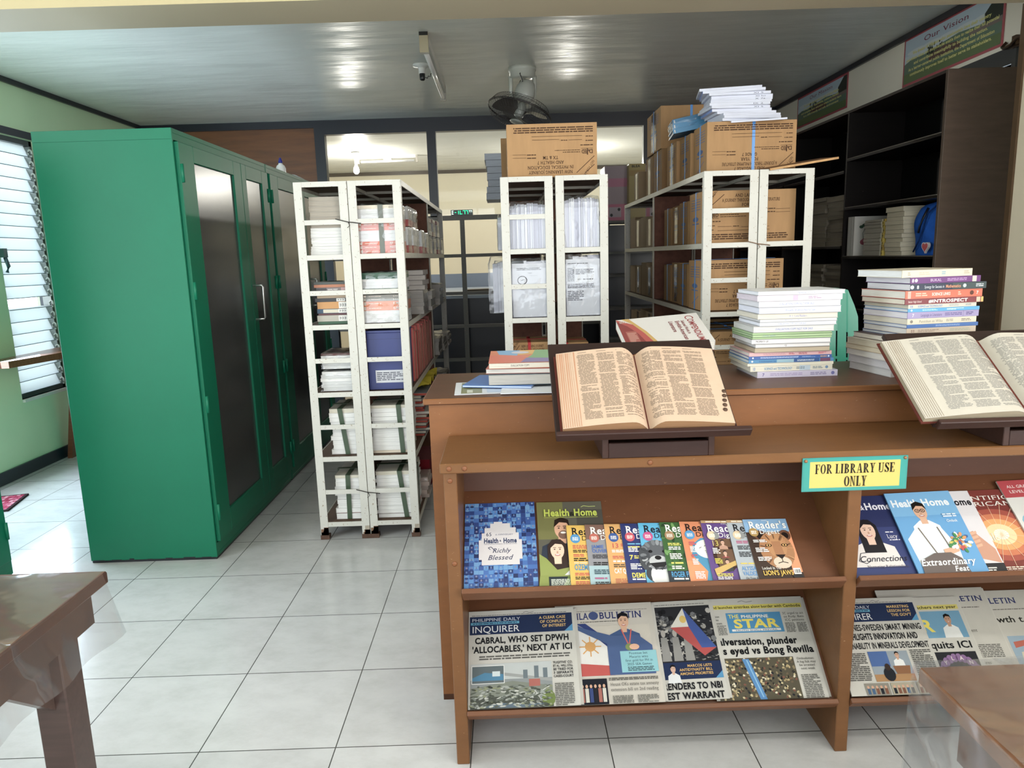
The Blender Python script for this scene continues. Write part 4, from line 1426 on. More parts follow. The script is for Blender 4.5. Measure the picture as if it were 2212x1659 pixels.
GW = 'white booklets heaped on the front carton'
for i in range(13):
    u = i / 12
    x, y, rz = 1.235 + .02 * math.sin(i * .9) - .045 * u, 3.83 - .012 * math.sin(i * 1.3) + .01 * u, .18 - .36 * u + R.uniform(-.05, .05)
    z0 = 2.0325 + i * .0128
    t_ = thing('booklet', f'white booklet, {ORD[i]}, tilted heap on the front right-hand carton', 'booklet', (x, y, z0 - .0), rz, GW)
    b_ = MB().box(-.15, .15, -.10, .10, 0, .0120, 'pages', '#dfe1ee', up='#e9eaf2')
    c = Cv(b_, (-.15, -.10, 0), (1, 0, 0), (0, 0, 1), 'news')
    if i in (5, 6, 8, 9, 10):
        c.txt(.215, .0025, .0065, ('XI 5', '', '1', 'X 7a', 'XI Sci')[i % 5] or 'IX 2', '#3a3f55', 'n', w=.05)
    b_.build('leaves', t_)
    b_ = MB().box(-.15, .15, -.1008, .10, .0121, .0127, 'print', '#e4e6f0')
    b_.box(-.1508, -.15, -.10, .10, 0, .0127, 'print', '#6f8fd0' if i in (11, 4) else '#cfd4e6')
    b_.build('cover', t_)
t_ = thing('booklet', 'white booklet slipping forward over the edge of the front carton', 'booklet', (1.285, 3.735, 2.0395), -.22, GW)
MB().prism([(-.13, -.105, -.016), (-.13, 0.0, .001), (-.13, .08, .001), (-.13, .08, -.006), (-.13, 0, -.006), (-.13, -.102, -.024)], (.26, 0, 0), 'pages', '#dfe1ee').build('leaves', t_)
GU = 'blue binders in clear film on the carton tops'
for i in range(3):
    z0 = 2.056 + i * .026
    t_ = thing('binder', f'bright blue binder, {ORD[i]}, of the film-wrapped three tilted on the cartons', 'binder', (1.09, 4.16 + .006 * i, z0), -.05, GU)
    t_.rotation_euler = (0, -.17, -.12)
    b_ = MB().box(-.135, .135, -.11, .11, 0, .004, 'print', '#2f8fc4')
    b_.box(-.135, .135, -.11, .11, .0205, .0245, 'print', '#3a9ad0')
    b_.box(-.135, .135, -.112, -.108, 0, .0245, 'print', '#2f8fc4')
    b_.box(-.128, -.122, -.1125, -.1115, .004, .020, 'print', '#e8e8e4')
    b_.build('cover', t_)
    MB().box(-.130, .130, -.107, .105, .0042, .0203, 'pages', '#3d78a8').build('page_block', t_)
    if i == 2:
        wrap_(t_, -.14, .14, -.118, .115, -.05, .026, .003)

# ------------------------------------------------------------------ dark rack with pink boxes at the back
t = thing('dark_rack', 'dark low steel rack carrying pink boxes at the back of the aisle', 'rack', (.92, 6.70, 0))
b_ = MB()
for x in (0, .68):
    for y in (0, .32):
        b_.box(x, x + .03, y, y + .03, 0, 1.70, 'steel', '#6f6d6a')
b_.build('frame', t)
for z in (.3, .6, .9, 1.21, 1.42, 1.70):
    MB().box(0, .71, 0, .35, z - .022, z, 'steel', '#6f6d6a').build('shelf', t)
MB().box(.03, .68, .33, .345, .0, 1.67, 'plastic', '#1d2433').build('back_panel', t)


def pink(c, w_, h):
    for x, y in ((.05, .2), (.40, .2), (.62, .2)):
        c.rect(w_ * x, h * y, w_ * .17, h * .62, '#c9b4c0')
        c.ell(w_ * (x + .14), h * (y + .47), w_ * .02, h * .10, '#1c1a1e', 10)
        c.ell(w_ * (x + .035), h * (y + .13), w_ * .02, h * .10, '#1c1a1e', 10)


t = thing('pink_box', 'hot pink box with dice-dot squares on the dark rack', 'box', (1.27, 6.86, 1.7005))
b_ = MB().box(-.33, .33, -.15, .15, 0, .145, 'print', '#d4688c')
pink(Cv(b_, (-.33, -.15, 0), (1, 0, 0), (0, 0, 1)), .66, .145)
b_.build('box_body', t)
t = thing('lilac_box', 'large lilac box with pink band above the hot pink box', 'box', (1.24, 6.88, 1.846))
b_ = MB().box(-.30, .30, -.15, .15, 0, .34, 'print', '#b8a0a8')
Cv(b_, (-.30, -.15, 0), (1, 0, 0), (0, 0, 1)).rect(0, .155, .6, .075, '#cf7a9a')
b_.build('box_body', t)
t = thing('yellow_carton', 'small yellow printed carton in front of the lilac box top', 'box', (1.215, 6.66, 1.7005))
b_ = MB().box(-.075, .075, -.05, .05, 0, .485, 'print', '#b39a4a')
c = Cv(b_, (-.075, -.05, 0), (1, 0, 0), (0, 0, 1))
c.txt(.025, .455, .020, 'BLEA', '#2a2418', 'x', w=.075)
c.rect(.0, .38, .15, .05, '#a8832e')
b_.build('box_body', t)

# ------------------------------------------------------------------ tall dark bookcase on the right wall
DX, DXB = 2.225, 2.595
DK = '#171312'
t = thing('dark_bookcase', 'tall black-brown wooden bookcase along the right wall', 'bookcase', (DX, 3.72, 0))
YS = (3.72, 4.765, 5.80, 6.82)
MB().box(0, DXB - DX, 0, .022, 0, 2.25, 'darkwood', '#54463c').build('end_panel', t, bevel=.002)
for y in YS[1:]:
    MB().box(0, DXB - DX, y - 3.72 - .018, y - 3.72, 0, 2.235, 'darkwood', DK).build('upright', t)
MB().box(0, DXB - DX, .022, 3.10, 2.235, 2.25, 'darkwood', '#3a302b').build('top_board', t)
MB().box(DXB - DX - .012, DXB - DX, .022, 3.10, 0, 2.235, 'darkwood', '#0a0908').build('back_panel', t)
LV = ((.35, .68, 1.01, 1.34, 1.65, 1.955), (.35, .72, 1.065, 1.405, 1.885), (.35, .72, 1.065, 1.405, 1.885))
for (ya, yb), zs in zip(zip(YS, YS[1:]), LV):
    for z in zs:
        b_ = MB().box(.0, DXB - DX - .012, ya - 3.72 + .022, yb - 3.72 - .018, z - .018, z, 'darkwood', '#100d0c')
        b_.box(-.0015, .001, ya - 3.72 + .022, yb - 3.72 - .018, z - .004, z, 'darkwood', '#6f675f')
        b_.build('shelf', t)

GN = 'things on the fourth shelf of the near bookcase bay'
for i in range(3):
    y = 4.685 - i * .030
    m_ = MB().box(0, .30, 0, .026, 0, .245, 'print', '#cfccc4', fr='#d4d0c6', bk='#d4d0c6')
    if i == 2:
        c = Cv(m_, (.0, 0, 0), (1, 0, 0), (0, 0, 1))
        c.ell(.062, .085, .022, .018, '#9c3f52', 14)
        c.ell(.070, .098, .018, .012, '#b8566a', 12)
        c.line([(.062, .10), (.055, .14), (.07, .17)], .003, '#4a5a44')
        for k in range(5):
            c.ell(.045 + .018 * k, .18 + .01 * (k % 2), .014, .010, '#33523f', 10)
    tag(m_.build('album', loc=(2.235, y, 1.3405), rot=(0, 0, 0)), ('white album against the upright of the dark bookcase', 'white album between two others in the dark bookcase', 'white album with painted flower on its cover in the dark bookcase')[i], 'album', GN)
GY2 = 'grey booklets with yellow spines in the dark bookcase'
z = 1.3405
for i, h_ in enumerate((.030, .034, .018, .020, .032, .030, .020, .016, .014)):
    yl = R.choice(['#c9ac2e', '#d4b838', '#b8962a'])
    dy = R.uniform(-.012, .012)
    m_ = MB().box(-.10, .10, -.115, .115, .001, h_ - .001, 'pages', '#aaa497')
    m_.box(-.101, .101, -.117, -.10, 0, h_ - .0006, 'print', yl)
    m_.box(-.101, -.099, -.10, -.085, 0, h_ - .0006, 'print', '#e4e0d0')
    for k in range(2):
        m_.box(-.1018, -.1008, -.116 + .006 * k, -.113 + .006 * k, h_ * .3, h_ * .6, 'print', '#3a3426')
    o = m_.build('booklet', loc=(2.345, 4.40 + dy, z))
    tag(o, f'grey booklet with yellow spine, {ORD[i]} of its stack in the dark bookcase', 'booklet', GY2)
    z += h_
GZ = 'cream papers stacked beside the blue bag'
z = 1.3405
for i in range(11):
    h_ = R.uniform(.021, .031)
    slab_obj('paper_pack', f'cream dog-eared paper pack, {ORD[i]}, stacked beside the blue bag', 'paper pack', 2.24 + R.uniform(0, .01), 2.46, 4.08 + R.uniform(-.008, .008), 4.265, z, z + h_ - .0005, '#c9bfa8', '#d2c8b2', GZ, R.uniform(-.03, .03))
    z += h_
t = thing('blue_bag', 'blue backpack with red heart patch on the dark bookcase shelf', 'bag', (2.36, 3.93, 1.3405))


def bag_pt(u, v):
    a = u * 2 * math.pi
    hh = .285
    k = (1 - .30 * v ** 3) * (1 - .16 * (1 - v) ** 4) if v < .93 else (1 - .30 * v ** 3) * (1 - (v - .93) * 10)
    cx, cy_ = math.copysign(abs(math.cos(a)) ** .6, math.cos(a)), math.copysign(abs(math.sin(a)) ** .7, math.sin(a))
    return (cx * .10 * k + .006 * math.sin(v * 9 + a * 2), cy_ * .125 * k + .008 * math.sin(v * 7 - a), hh * v)


MB().grid(bag_pt, 36, 18, 'cloth', '#2a5cb4').build('bag_body', t)
MB().tube([(-.082, -.03, .25), (-.095, -.01, .20), (-.106, .0, .15), (-.108, .005, .12)], .006, 'plastic', '#10131c', 6).build('zipper', t)
MB().tube([(-.075, -.10, .262), (-.10, -.055, .22), (-.112, -.05, .15), (-.110, -.01, .08), (-.104, .05, .02)], .0045, 'cloth', '#16305f', 6).build('piping', t)
h_ = MB()
hp = lambda s_, dx: [(-.112 - dx, -.072 + s_ * .026 * (16 * math.sin(a) ** 3) / 16, .045 + s_ * .026 * (13 * math.cos(a) - 5 * math.cos(2 * a) - 2 * math.cos(3 * a) - math.cos(4 * a)) / 16) for a in (k * math.pi / 12 for k in range(24))]
h_.prism(hp(1.25, 0), (.012, 0, 0), 'print', '#e6dede')
h_.prism(hp(1.0, .0012), (.012, 0, 0), 'print', '#c4202e')
h_.build('heart_patch', t)
GV = 'yellowed papers piled in the second bookcase bay'
for sx_, (x0, x1, y0, y1, zb, n_, nm) in enumerate(((2.25, 2.46, 4.80, 5.06, 1.4055, 11, 'nearer upper-shelf pile'), (2.25, 2.47, 5.10, 5.38, 1.4055, 12, 'farther upper-shelf pile'), (2.25, 2.45, 4.80, 5.05, 1.0655, 9, 'nearer lower-shelf pile'), (2.25, 2.46, 5.09, 5.36, 1.0655, 9, 'farther lower-shelf pile'))):
    z = zb
    for i in range(n_):
        h_ = R.uniform(.022, .036) * (.8 if n_ < 10 else 1)
        slab_obj('paper_pack', f'yellowed paper pack, {ORD[i]}, {nm}, second bookcase bay', 'paper pack', x0 + R.uniform(-.008, .02), x1, y0 + R.uniform(-.01, .01), y1, z, z + h_ - .0005, '#978c7a', '#8f8676', GV, R.uniform(-.06, .06))
        z += h_
GQ = 'discs in cases on the high shelf of the far bookcase bay'
for i in range(16):
    slab_obj('disc_case', f'slim disc case with white spine, {NTH[i % 12] if i < 12 else ("thirteenth", "fourteenth", "fifteenth", "last")[i - 12]} along the high shelf of the far bay', 'case', 2.24, 2.38, 5.84 + i * .021, 5.856 + i * .021, 1.8855, 2.01, R.choice(['#d4d4d8', '#c9b8bc', '#26262c', '#8a3440', '#e0e0e4']), '#2a2a30', GQ, 0, 'print')

# ------------------------------------------------------------------ book stacks on the counter


def stack_book(label, L_, D_, T_, col, pg, loc, rz, group, art=None, pagefront=False, note=None, ncol='#6a78b4'):
    t_ = thing('book', label, 'book', loc, rz, group)
    th = min(.0014, T_ * .12)
    edge_ = col if not pagefront else tuple(c_ * .55 for c_ in L(col)[:3]) + (1,)
    b_ = MB().box(0, L_, 0, D_, 0, th, 'print', edge_, dn=col)
    b_.box(0, L_, 0, D_, T_ - th - .0003, T_ - .0003, 'print', edge_, up=col)
    if not pagefront:
        b_.box(0, L_, -.0008, .0012, 0, T_ - .0003, 'print', col)
        if art:
            art(Cv(b_, (0, -.0008, 0), (1, 0, 0), (0, 0, 1), 'print'), L_, T_)
    else:
        b_.box(0, L_, D_ - .0012, D_ + .0008, 0, T_ - .0003, 'print', col)
    b_.build('cover', t_)
    p = MB().box(.0015, L_ - .0015, .0012, D_ - .0012, th, T_ - th - .0003, 'pages', pg)
    if pagefront and note:
        c = Cv(p, (.0015, .0012, 0), (1, 0, 0), (0, 0, 1), 'pages')
        c.txt(L_ * note[1], T_ * .32, min(.0065, T_ * .4), note[0], ncol, 'n', 'c', w=L_ * note[2])
    p.build('page_block', t_)
    return t_


def sp(*items):
    def art(c, L_, T_):
        for it in items:
            if it[0] == 'r':
                c.rect(L_ * it[1], T_ * .04, L_ * it[2], T_ * .9, it[3])
            elif it[0] == 't':
                c.txt(L_ * it[1], T_ * (.5 - it[4] / 2), T_ * it[4], it[2], it[3], it[5] if len(it) > 5 else 'n', 'l', w=L_ * it[6] if len(it) > 6 else None)
            elif it[0] == 'b':
                c.body(L_ * it[1], T_ * .25, L_ * it[2], T_ * .5, 2, it[3], gap=.2)
            elif it[0] == 'e':
                c.ell(L_ * it[1], T_ * .5, T_ * .28, T_ * .28, it[2], 12)
    return art


G1 = 'books in the white stack on the counter'
# from the bottom: (thickness, x0, x1, colour, pages, label head, art, page front?, note)
S1 = [
    (.0205, .802, 1.062, '#c9c0d6', '#d9d4cc', 'pale purple textbook, bottom of the white counter stack', sp(('t', .06, '7', '#5a4a94', .5, 'b'), ('b', .16, .4, '#a898c0'), ('b', .66, .2, '#8a80a8'), ('e', .94, '#6a6aa8')), False, None),
    (.0175, .780, 1.046, '#e0d8c4', '#d8d2c4', 'cream science textbook with blue lettering in the white counter stack', sp(('r', .60, .13, '#b9c9d6'), ('t', .03, '10', '#2f6fb4', .6, 'b', .03), ('t', .17, 'SCIENCE and TECHNOLOGY', '#3f8ab8', .45, 'b', .34), ('b', .56, .1, '#7a8a94'), ('b', .76, .12, '#7a8a94'), ('e', .93, '#6a8ab0')), False, None),
    (.0100, .769, 1.049, '#e4dcc6', '#d0c8b4', 'plain cream paperback above the science textbook in the white stack', None, False, None),
    (.0115, .774, 1.049, '#3a86b8', '#cfd2cf', 'blue patterned textbook just below the deep blue one', sp(('r', .33, .20, '#8fb4c4'), ('r', .53, .3, '#1f4f90'), ('r', .84, .12, '#7a4a6a'), ('e', .04, '#e4ecf0'), ('t', .12, 'Edukasyon sa', '#1f5a94', .5, 'n', .2), ('b', .57, .2, '#cfdce8')), False, None),
    (.0100, .775, 1.043, '#2458a6', '#d4d2cc', 'deep blue textbook under the pink one in the white stack', sp(('e', .05, '#e4ecf0'), ('b', .14, .46, '#b9cce8'), ('b', .64, .16, '#8fb0dc'), ('b', .86, .08, '#e0a83a'), ('e', .96, '#d8e2ee')), False, None),
    (.0120, .777, 1.043, '#dca8aa', '#d8d2ca', 'pink textbook in the lower part of the white stack', sp(('b', .17, .28, '#c08a90'), ('b', .48, .07, '#b03040'), ('b', .6, .1, '#a03a48'), ('b', .84, .1, '#c23a4a'), ('t', .04, '6', '#e8b0a0', .5, 'b')), False, None),
    (.0155, .792, 1.036, '#b9a890', '#b9aa94', 'tan-edged book above the pink one in the white stack', None, True, None),
    (.0120, .795, 1.035, '#dcd8d8', '#dcd8d6', 'white book with a small black mark, above the tan-edged one', None, True, ('Q', .4, .03)),
    (.0155, .783, 1.037, '#e0dcdc', '#dcd8d8', 'white book stamped in black under the green-striped ones', None, True, ('PROPERTY OF', .13, .16), ),
    (.0070, .785, 1.042, '#8fb47c', '#a9c094', 'thin green-edged book, lowest of the three green ones', None, True, None),
    (.0070, .785, 1.043, '#a4c48e', '#b4c8a0', 'thin green-edged book, middle of the three green ones', None, True, ('CLASSIC READS', .2, .16)),
    (.0070, .785, 1.043, '#9cc080', '#aec49a', 'thin green-edged book, topmost of the three green ones', None, True, None),
    (.0205, .787, 1.046, '#dcdad8', '#cfcdca', 'grey-white thick copy with faded stamp above the green-edged books', None, True, ('EVALUATION COPY NOT FOR SALE', .5, .46)),
    (.0125, .806, 1.053, '#e4e4ea', '#dfdfe8', 'white copy with blue evaluation stamp near the middle of the stack', None, True, ('EVALUATION COPY NOT FOR SALE', .42, .36)),
    (.0090, .808, 1.056, '#e6e4e4', '#dedbdc', 'thin white copy with faint blue line, below the speckled cream copy', None, True, ('READERS COPY', .42, .2)),
    (.0180, .800, 1.058, '#ddd8cc', '#d8d0c2', 'cream copy with grey torn corner, upper half of the white stack', None, True, ('A. L. Luna Readers', .5, .22)),
    (.0205, .802, 1.064, '#e0e0ea', '#dcdce8', 'bluish white copy with two stamp lines, fourth from the top', None, True, ('Property of Library Not for sale', .5, .36)),
    (.0195, .800, 1.061, '#e4e2e6', '#dddbe0', 'white copy with purple-blue stamp, third from the top', None, True, ('EVALUATION COPY NOT FOR SALE', .46, .42)),
    (.0180, .795, 1.066, '#cfc0cc', '#d4c8d2', 'pinkish lilac patterned copy, second from the top', sp(('r', .0, .42, '#d0bccc'), ('r', .42, .06, '#c9a4bc'), ('r', .48, .3, '#d4c4d2'), ('r', .78, .2, '#b9ccce'), ('b', .6, .16, '#a88aa4')), False, None),
    (.0130, .800, 1.076, '#e8e8ec', '#e2e2e8', 'white curling copy, topmost of the white stack', None, True, ('Special Copy', .55, .2)),
]
z = .9915
for i, (T_, x0, x1, col, pg, lab, art, pf, note) in enumerate(S1):
    x0 = max(x0, .772)
    stack_book(lab, x1 - x0, .20, T_, col, pg, (x0, 2.262 + R.uniform(-.004, .004) - (.004 if i < 2 else 0), z), R.uniform(-.012, .012), G1, art, pf, note, '#3a3a44' if i in (8, 7) else '#7482c0')
    z += T_
G2 = 'books in the colourful stack on the counter'
ca, sa = math.cos(.14), math.sin(.14)
S2 = [
    (.0225, -.040, .20, '#c9c4c4', '#d6d2d2', 'white book, bottom of the colourful stack', None),
    (.0240, -.045, .20, '#d0cccf', '#d4cfd2', 'white book, second in the base of the colourful stack', None),
    (.0180, -.055, .2, '#d4ccc4', '#d6d0ca', 'white book, third in the base of the colourful stack', None),
    (.0150, -.055, .2, '#b49a78', '#cdc0aa', 'tan-covered book near the base of the colourful stack', None),
    (.0180, -.055, .21, '#c9c0ae', '#c4b9a6', 'yellowed book with brown patch near the base of the colourful stack', None),
    (.0160, -.030, .22, '#4a3230', '#cfc8be', 'dark brown book low in the colourful stack', None),
    (.0080, -.004, .235, '#2b5a9c', '#dadada', 'thin dark blue book below the beige one', None),
    (.0165, .000, .238, '#cbb8a4', '#dcd8d4', 'beige-pink textbook above the thin dark blue one', sp(('b', .06, .05, '#8a6a5a'), ('b', .16, .3, '#a08a7a'), ('b', .62, .3, '#a9b09c'))),
    (.0105, .000, .246, '#2d66b0', '#d6d6d8', 'blue book between the beige and cream ones', sp(('b', .4, .34, '#8fb0e0'),)),
    (.0165, .000, .240, '#d9cfb8', '#d9d2c4', 'cream textbook with grey title below the lilac one', sp(('e', .06, '#8a8478'), ('t', .17, 'Panitikan at Wika', '#8a8478', .45, 's', .34), ('b', .56, .1, '#a09888'), ('b', .78, .14, '#8a8478'))),
    (.0185, .000, .248, '#9d90bc', '#dcd8dc', 'lilac textbook with script title in the colourful stack', sp(('t', .06, '7', '#f0ecf4', .5, 'n'), ('t', .18, 'Language in Literature', '#5a4a84', .45, 's', .3), ('b', .52, .24, '#6a5a94'), ('r', .78, .002, '#4a3a74'), ('b', .82, .1, '#5a4a84'))),
    (.0100, .000, .246, '#2f98cc', '#d8d8da', 'sky-blue slim textbook above the lilac one', sp(('e', .05, '#e6f0f4'), ('b', .2, .26, '#a8d8ec'), ('b', .54, .24, '#d4ecf4'))),
    (.0115, .000, .236, '#c9c2b4', '#d4cdbc', 'beige science textbook with blue lettering in the colourful stack', sp(('t', .03, 'III', '#2f6fb4', .5, 'b', .04), ('t', .14, 'SCIENCE and TECHNOLOGY', '#3a7ab4', .5, 'b', .36), ('b', .6, .14, '#9aa4a8'), ('b', .84, .08, '#8a9498'))),
    (.0160, -.012, .256, '#7a1f2c', '#ddd4c4', 'maroon textbook with white block title in the colourful stack', sp(('r', .97, .03, '#d8a84a'), ('t', .04, 'Senior High School', '#e8dcd4', .35, 's', .17), ('t', .30, '#iNTROSPECT', '#f0e8e2', .55, 'x', .50), ('r', .91, .05, '#c9b49a'))),
    (.0225, -.012, .254, '#c9552c', '#dcd8d0', 'orange science textbook in the upper part of the colourful stack', sp(('r', .03, .04, '#d8a090'), ('b', .13, .15, '#e8b49a'), ('t', .34, 'SCIENCE LINKS', '#f4e4d8', .36, 'b', .24), ('b', .68, .04, '#e8b49a'), ('e', .86, '#5a2a1a'), ('t', .92, '7', '#f8ece4', .4, 'b'))),
    (.0195, .004, .262, '#1f2a44', '#dadade', 'navy maths textbook with white and orange lettering', sp(('r', .55, .45, '#3a4a4c'), ('e', .02, '#e6e6ea'), ('t', .08, '8', '#e8e8ee', .5, 'b'), ('t', .18, 'Synergy for Success in', '#d8dce4', .42, 'n', .26), ('t', .46, 'Mathematics', '#d88a5a', .45, 'b', .2), ('e', .71, '#b9c4c8'), ('b', .86, .1, '#c9d0d4'))),
    (.0175, .002, .244, '#6a2f78', '#dedce2', 'purple textbook with spaced capitals, second from the top of the colourful stack', sp(('t', .02, '8', '#e6dcea', .55, 'b'), ('e', .08, '#d8c8de'), ('t', .28, 'BUKAL', '#d4bedc', .45, 's', .16), ('b', .52, .28, '#b48ac0'), ('r', .88, .06, '#d8c8b4'))),
    (.0205, -.028, .214, '#d6c9b0', '#e2e2e2', 'cream textbook, topmost of the colourful stack', sp(('b', .08, .04, '#a89a84'), ('b', .24, .16, '#c0b49c'), ('b', .56, .1, '#7aa4b4'), ('b', .88, .08, '#b0a48c'))),
]
tot = sum(s_[0] for s_ in S2)
z = .9915
kz = (1.3225 - .9915) / tot
for i, (T_, x0, x1, col, pg, lab, art) in enumerate(S2):
    T_ *= kz
    off = x0
    lx = 1.243 + off * ca
    ly = 2.20 + off * sa
    if i < 6:
        lx -= .004
    stack_book(lab, x1 - x0, .215, T_, col, pg, (lx, ly, z), .14 + R.uniform(-.012, .012), G2, art)
    z += T_

# ------------------------------------------------------------------ left pile and leaning textbook on the counter
t = thing('pamphlet', 'white form with olive printed panel at the left end of the counter', 'pamphlet', (-.165, 2.13, .9915), .04)
b_ = MB().box(0, .30, 0, .21, 0, .0016, 'print', '#e6e8ee')
c = Cv(b_, (0, 0, .0016), (1, 0, 0), (0, 1, 0))
c.rect(.02, .012, .062, .185, '#8a8a5a')
c.rect(.055, .012, .03, .185, '#9a9a78')
c.rect(.038, .02, .018, .05, '#d8d8c4')
c.rect(.10, .012, .055, .185, '#c4d4ec')
b_.build('sheet', t)
slab_obj('pamphlet', 'curling white sheet under the pile at the left end of the counter', 'pamphlet', -.02, .27, 2.105, 2.30, .9935, .9965, '#e8eaf0', '#e8eaf0', None, -.05)
slab_obj('booklet', 'thin blue booklet poking out left under the thick textbook', 'booklet', -.125, .10, 2.20, 2.40, .9970, 1.0035, '#2f6fc0', '#c9d4e4', None, -.25)
GK = 'books piled at the left end of the counter'
stack_book('thick grey-edged textbook with green and white spine corner, lower in the left counter pile', .24, .20, .034, '#3a5a68', '#b9b4ae', (-.062, 2.205, 1.0042), -.03, GK, None, True)
stack_book('white-edged textbook with reddish cover in the middle of the left counter pile', .235, .19, .016, '#d0604c', '#d6d0ca', (-.070, 2.225, 1.0385), -.10, GK, None, True)
t_ = stack_book('bright multicoloured textbook on top of the left counter pile', .195, .20, .019, '#e07a4a', '#ded6c8', (-.060, 2.215, 1.0548), -.02, GK, None, True, ('EVALUATION COPY', .5, .3), '#3a3a44')
t_.rotation_euler = (.06, 0, -.02)
tb = MB().box(0, .195, 0, .20, 0, .0004, 'print', '#e07a4a')
c = Cv(tb, (0, 0, .0004), (1, 0, 0), (0, 1, 0))
c.poly([(0, .0), (.10, 0), (.12, .07), (.09, .13), (0, .12)], '#e2694a')
c.poly([(.03, .13), (.09, .11), (.10, .2), (.02, .2)], '#7ab0dc')
c.poly([(.09, .12), (.15, .13), (.15, .2), (.10, .2)], '#e8b048')
c.poly([(.12, .06), (.195, .05), (.195, .2), (.15, .2), (.14, .12)], '#84b478')
c.poly([(.10, .0), (.195, 0), (.195, .06), (.12, .07)], '#8a7ab0')
c.ell(.1, .16, .03, .02, '#d8d4e0', 14)
tb.build('printed_cover', t_, loc=(0, 0, .0188))

GJ = 'books propped behind the left book stand'
slab_obj('book', 'blue-covered book under the leaning compendium', 'book', .33, .56, 2.34, 2.53, .9915, 1.030, '#2a4a9c', '#d6d2cc', GJ)
slab_obj('book', 'white paperback on the blue book under the leaning compendium', 'book', .345, .57, 2.345, 2.53, 1.0305, 1.055, '#cfdad4', '#d6d2cc', GJ)
slab_obj('book', 'plain grey book supporting the back of the leaning compendium', 'book', .40, .62, 2.44, 2.545, 1.0555, 1.085, '#9a948c', '#c4bcb0', GJ)
M_ = Matrix.Translation((.395, 2.305, 1.062)) @ Euler((.36, -.06, .03)).to_matrix().to_4x4()
t = thing('compendium', 'large white and maroon literature compendium leaning behind the left book stand', 'book', M=M_)
b_ = MB().box(0, .285, 0, .215, 0, .002, 'print', '#7a2a2c')
b_.box(0, .285, 0, .215, .033, .035, 'gloss', '#ded8d2')
b_.box(.283, .285, 0, .215, .002, .033, 'print', '#c9c2bc')
c = Cv(b_, (0, 0, .035), (1, 0, 0), (0, 1, 0), 'gloss')
c.poly([(0, 0), (.075, 0), (.055, .10), (.03, .16), (0, .20)], '#8f3430')
c.poly([(.075, 0), (.10, 0), (.075, .10), (.05, .17), (.0, .215), (0, .20), (.03, .16), (.055, .10)], '#b4453c')
c.poly([(.10, 0), (.112, 0), (.085, .11), (.06, .175), (.045, .215), (.02, .215), (.05, .17), (.075, .10)], '#c9a050')
c.rect(.015, .02, .035, .10, '#a8584c')
c.body(.018, .03, .03, .08, 8, '#c48a7a')
c.txt(.008, .185, .014, 'BIL', '#c9b4a8', 'b')
sv = c.ux, c.uy
c.ux, c.uy = -sv[1], sv[0]
c.txt(-.200, .235, .030, 'C', '#a02c30', 's')
c.txt(-.172, .238, .022, 'OMPENDIUM', '#a02c30', 'b', w=.16)
c.txt(-.165, .215, .012, 'Selected Works in', '#8a2a2e', 'b', w=.10)
c.txt(-.165, .195, .015, 'English-American', '#8a2a2e', 'b', w=.14)
c.txt(-.165, .172, .015, 'Literature', '#8a2a2e', 'b', w=.08)
c.ux, c.uy = sv
b_.build('cover', t)
MB().box(.001, .283, .001, .214, .002, .033, 'pages', '#e4ded4').build('page_block', t)

# ------------------------------------------------------------------ green plastic chair behind the counter
t = thing('plastic_chair', 'green plastic chair with slotted back behind the counter', 'chair', (1.39, 2.985, 0))
GC_ = '#2a8a72'
ys = .06


def back_pt(u, v):
    x = (u - .5) * (.30 - .04 * v)
    top = 1.228 - 1.6 * (x * x) - (.10 * max(0, abs(u - .5) - .36) / .14 if abs(u - .5) > .36 else 0)
    return Vector((x, ys + .05 * v - .10 * (u - .5) ** 2, .46 + (top - .46) * v))


b_ = MB()
cols = [0, .06, .19, .215, .345, .37, .50, .525, .655, .68, .81, .835, .94, 1]
gap = {(.19, .215), (.345, .37), (.50, .525), (.655, .68), (.81, .835)}
rows = [0, .1, .30, .32, .46, .475, .60, .615, .76, .85, .93, 1]
for ua, ub in zip(cols, cols[1:]):
    for va, vb in zip(rows, rows[1:]):
        if (ua, ub) in gap and (va, vb) in ((.1, .30), (.32, .46), (.475, .60), (.615, .76)):
            continue
        p = [back_pt(ua, va), back_pt(ub, va), back_pt(ub, vb), back_pt(ua, vb)]
        b_.add(p, [(0, 1, 2, 3)], 'plastic', GC_)
o = b_.build('backrest', t)
so = o.modifiers.new('thick', 'SOLIDIFY')
so.thickness = .006
MB().box(-.20, .20, -.36, .08, .44, .46, 'plastic', GC_).build('seat', t, bevel=.006)
for sx_ in (-1, 1):
    MB().tube([(.215 * sx_, .06, .68), (.235 * sx_, -.15, .68), (.225 * sx_, -.32, .65), (.215 * sx_, -.34, .46)], .018, 'plastic', GC_, 8).build('armrest', t)
    for y in (-.33, .05):
        MB().tube([(.19 * sx_, y, .45), (.215 * sx_, y + (.03 if y > 0 else -.03), .0)], [.024, .018], 'plastic', GC_, 8).build('leg', t)
# ------------------------------------------------------------------ the counter
BR = '#6e4a2d'
t = thing('counter', 'long brown painted counter carrying the book stacks behind the display rack', 'counter', (-.24, 2.087, 0))
MB().box(-.016, 2.45, -.006, .465, .972, .991, 'brownpaint', '#5a3a28', fr='#7b4f2d', lf='#7b4f2d').build('counter_top', t, bevel=.003)
b = MB()
b.box(0, 2.44, .004, .024, .02, .972, 'brownpaint', '#7f5230')
b.box(0, .022, .024, .44, .02, .972, 'brownpaint', '#7f5230')
b.box(2.418, 2.44, .024, .44, .02, .972, 'brownpaint', '#7f5230')
b.box(.022, 2.418, .42, .44, .02, .972, 'brownpaint', '#74482a')
b.build('body', t)
b = MB()
for x in (0, 1.2, 2.38):
    b.box(x, x + .06, .004, .10, 0, .02, 'darkwood', '#4a2f20')
b.build('foot', t)

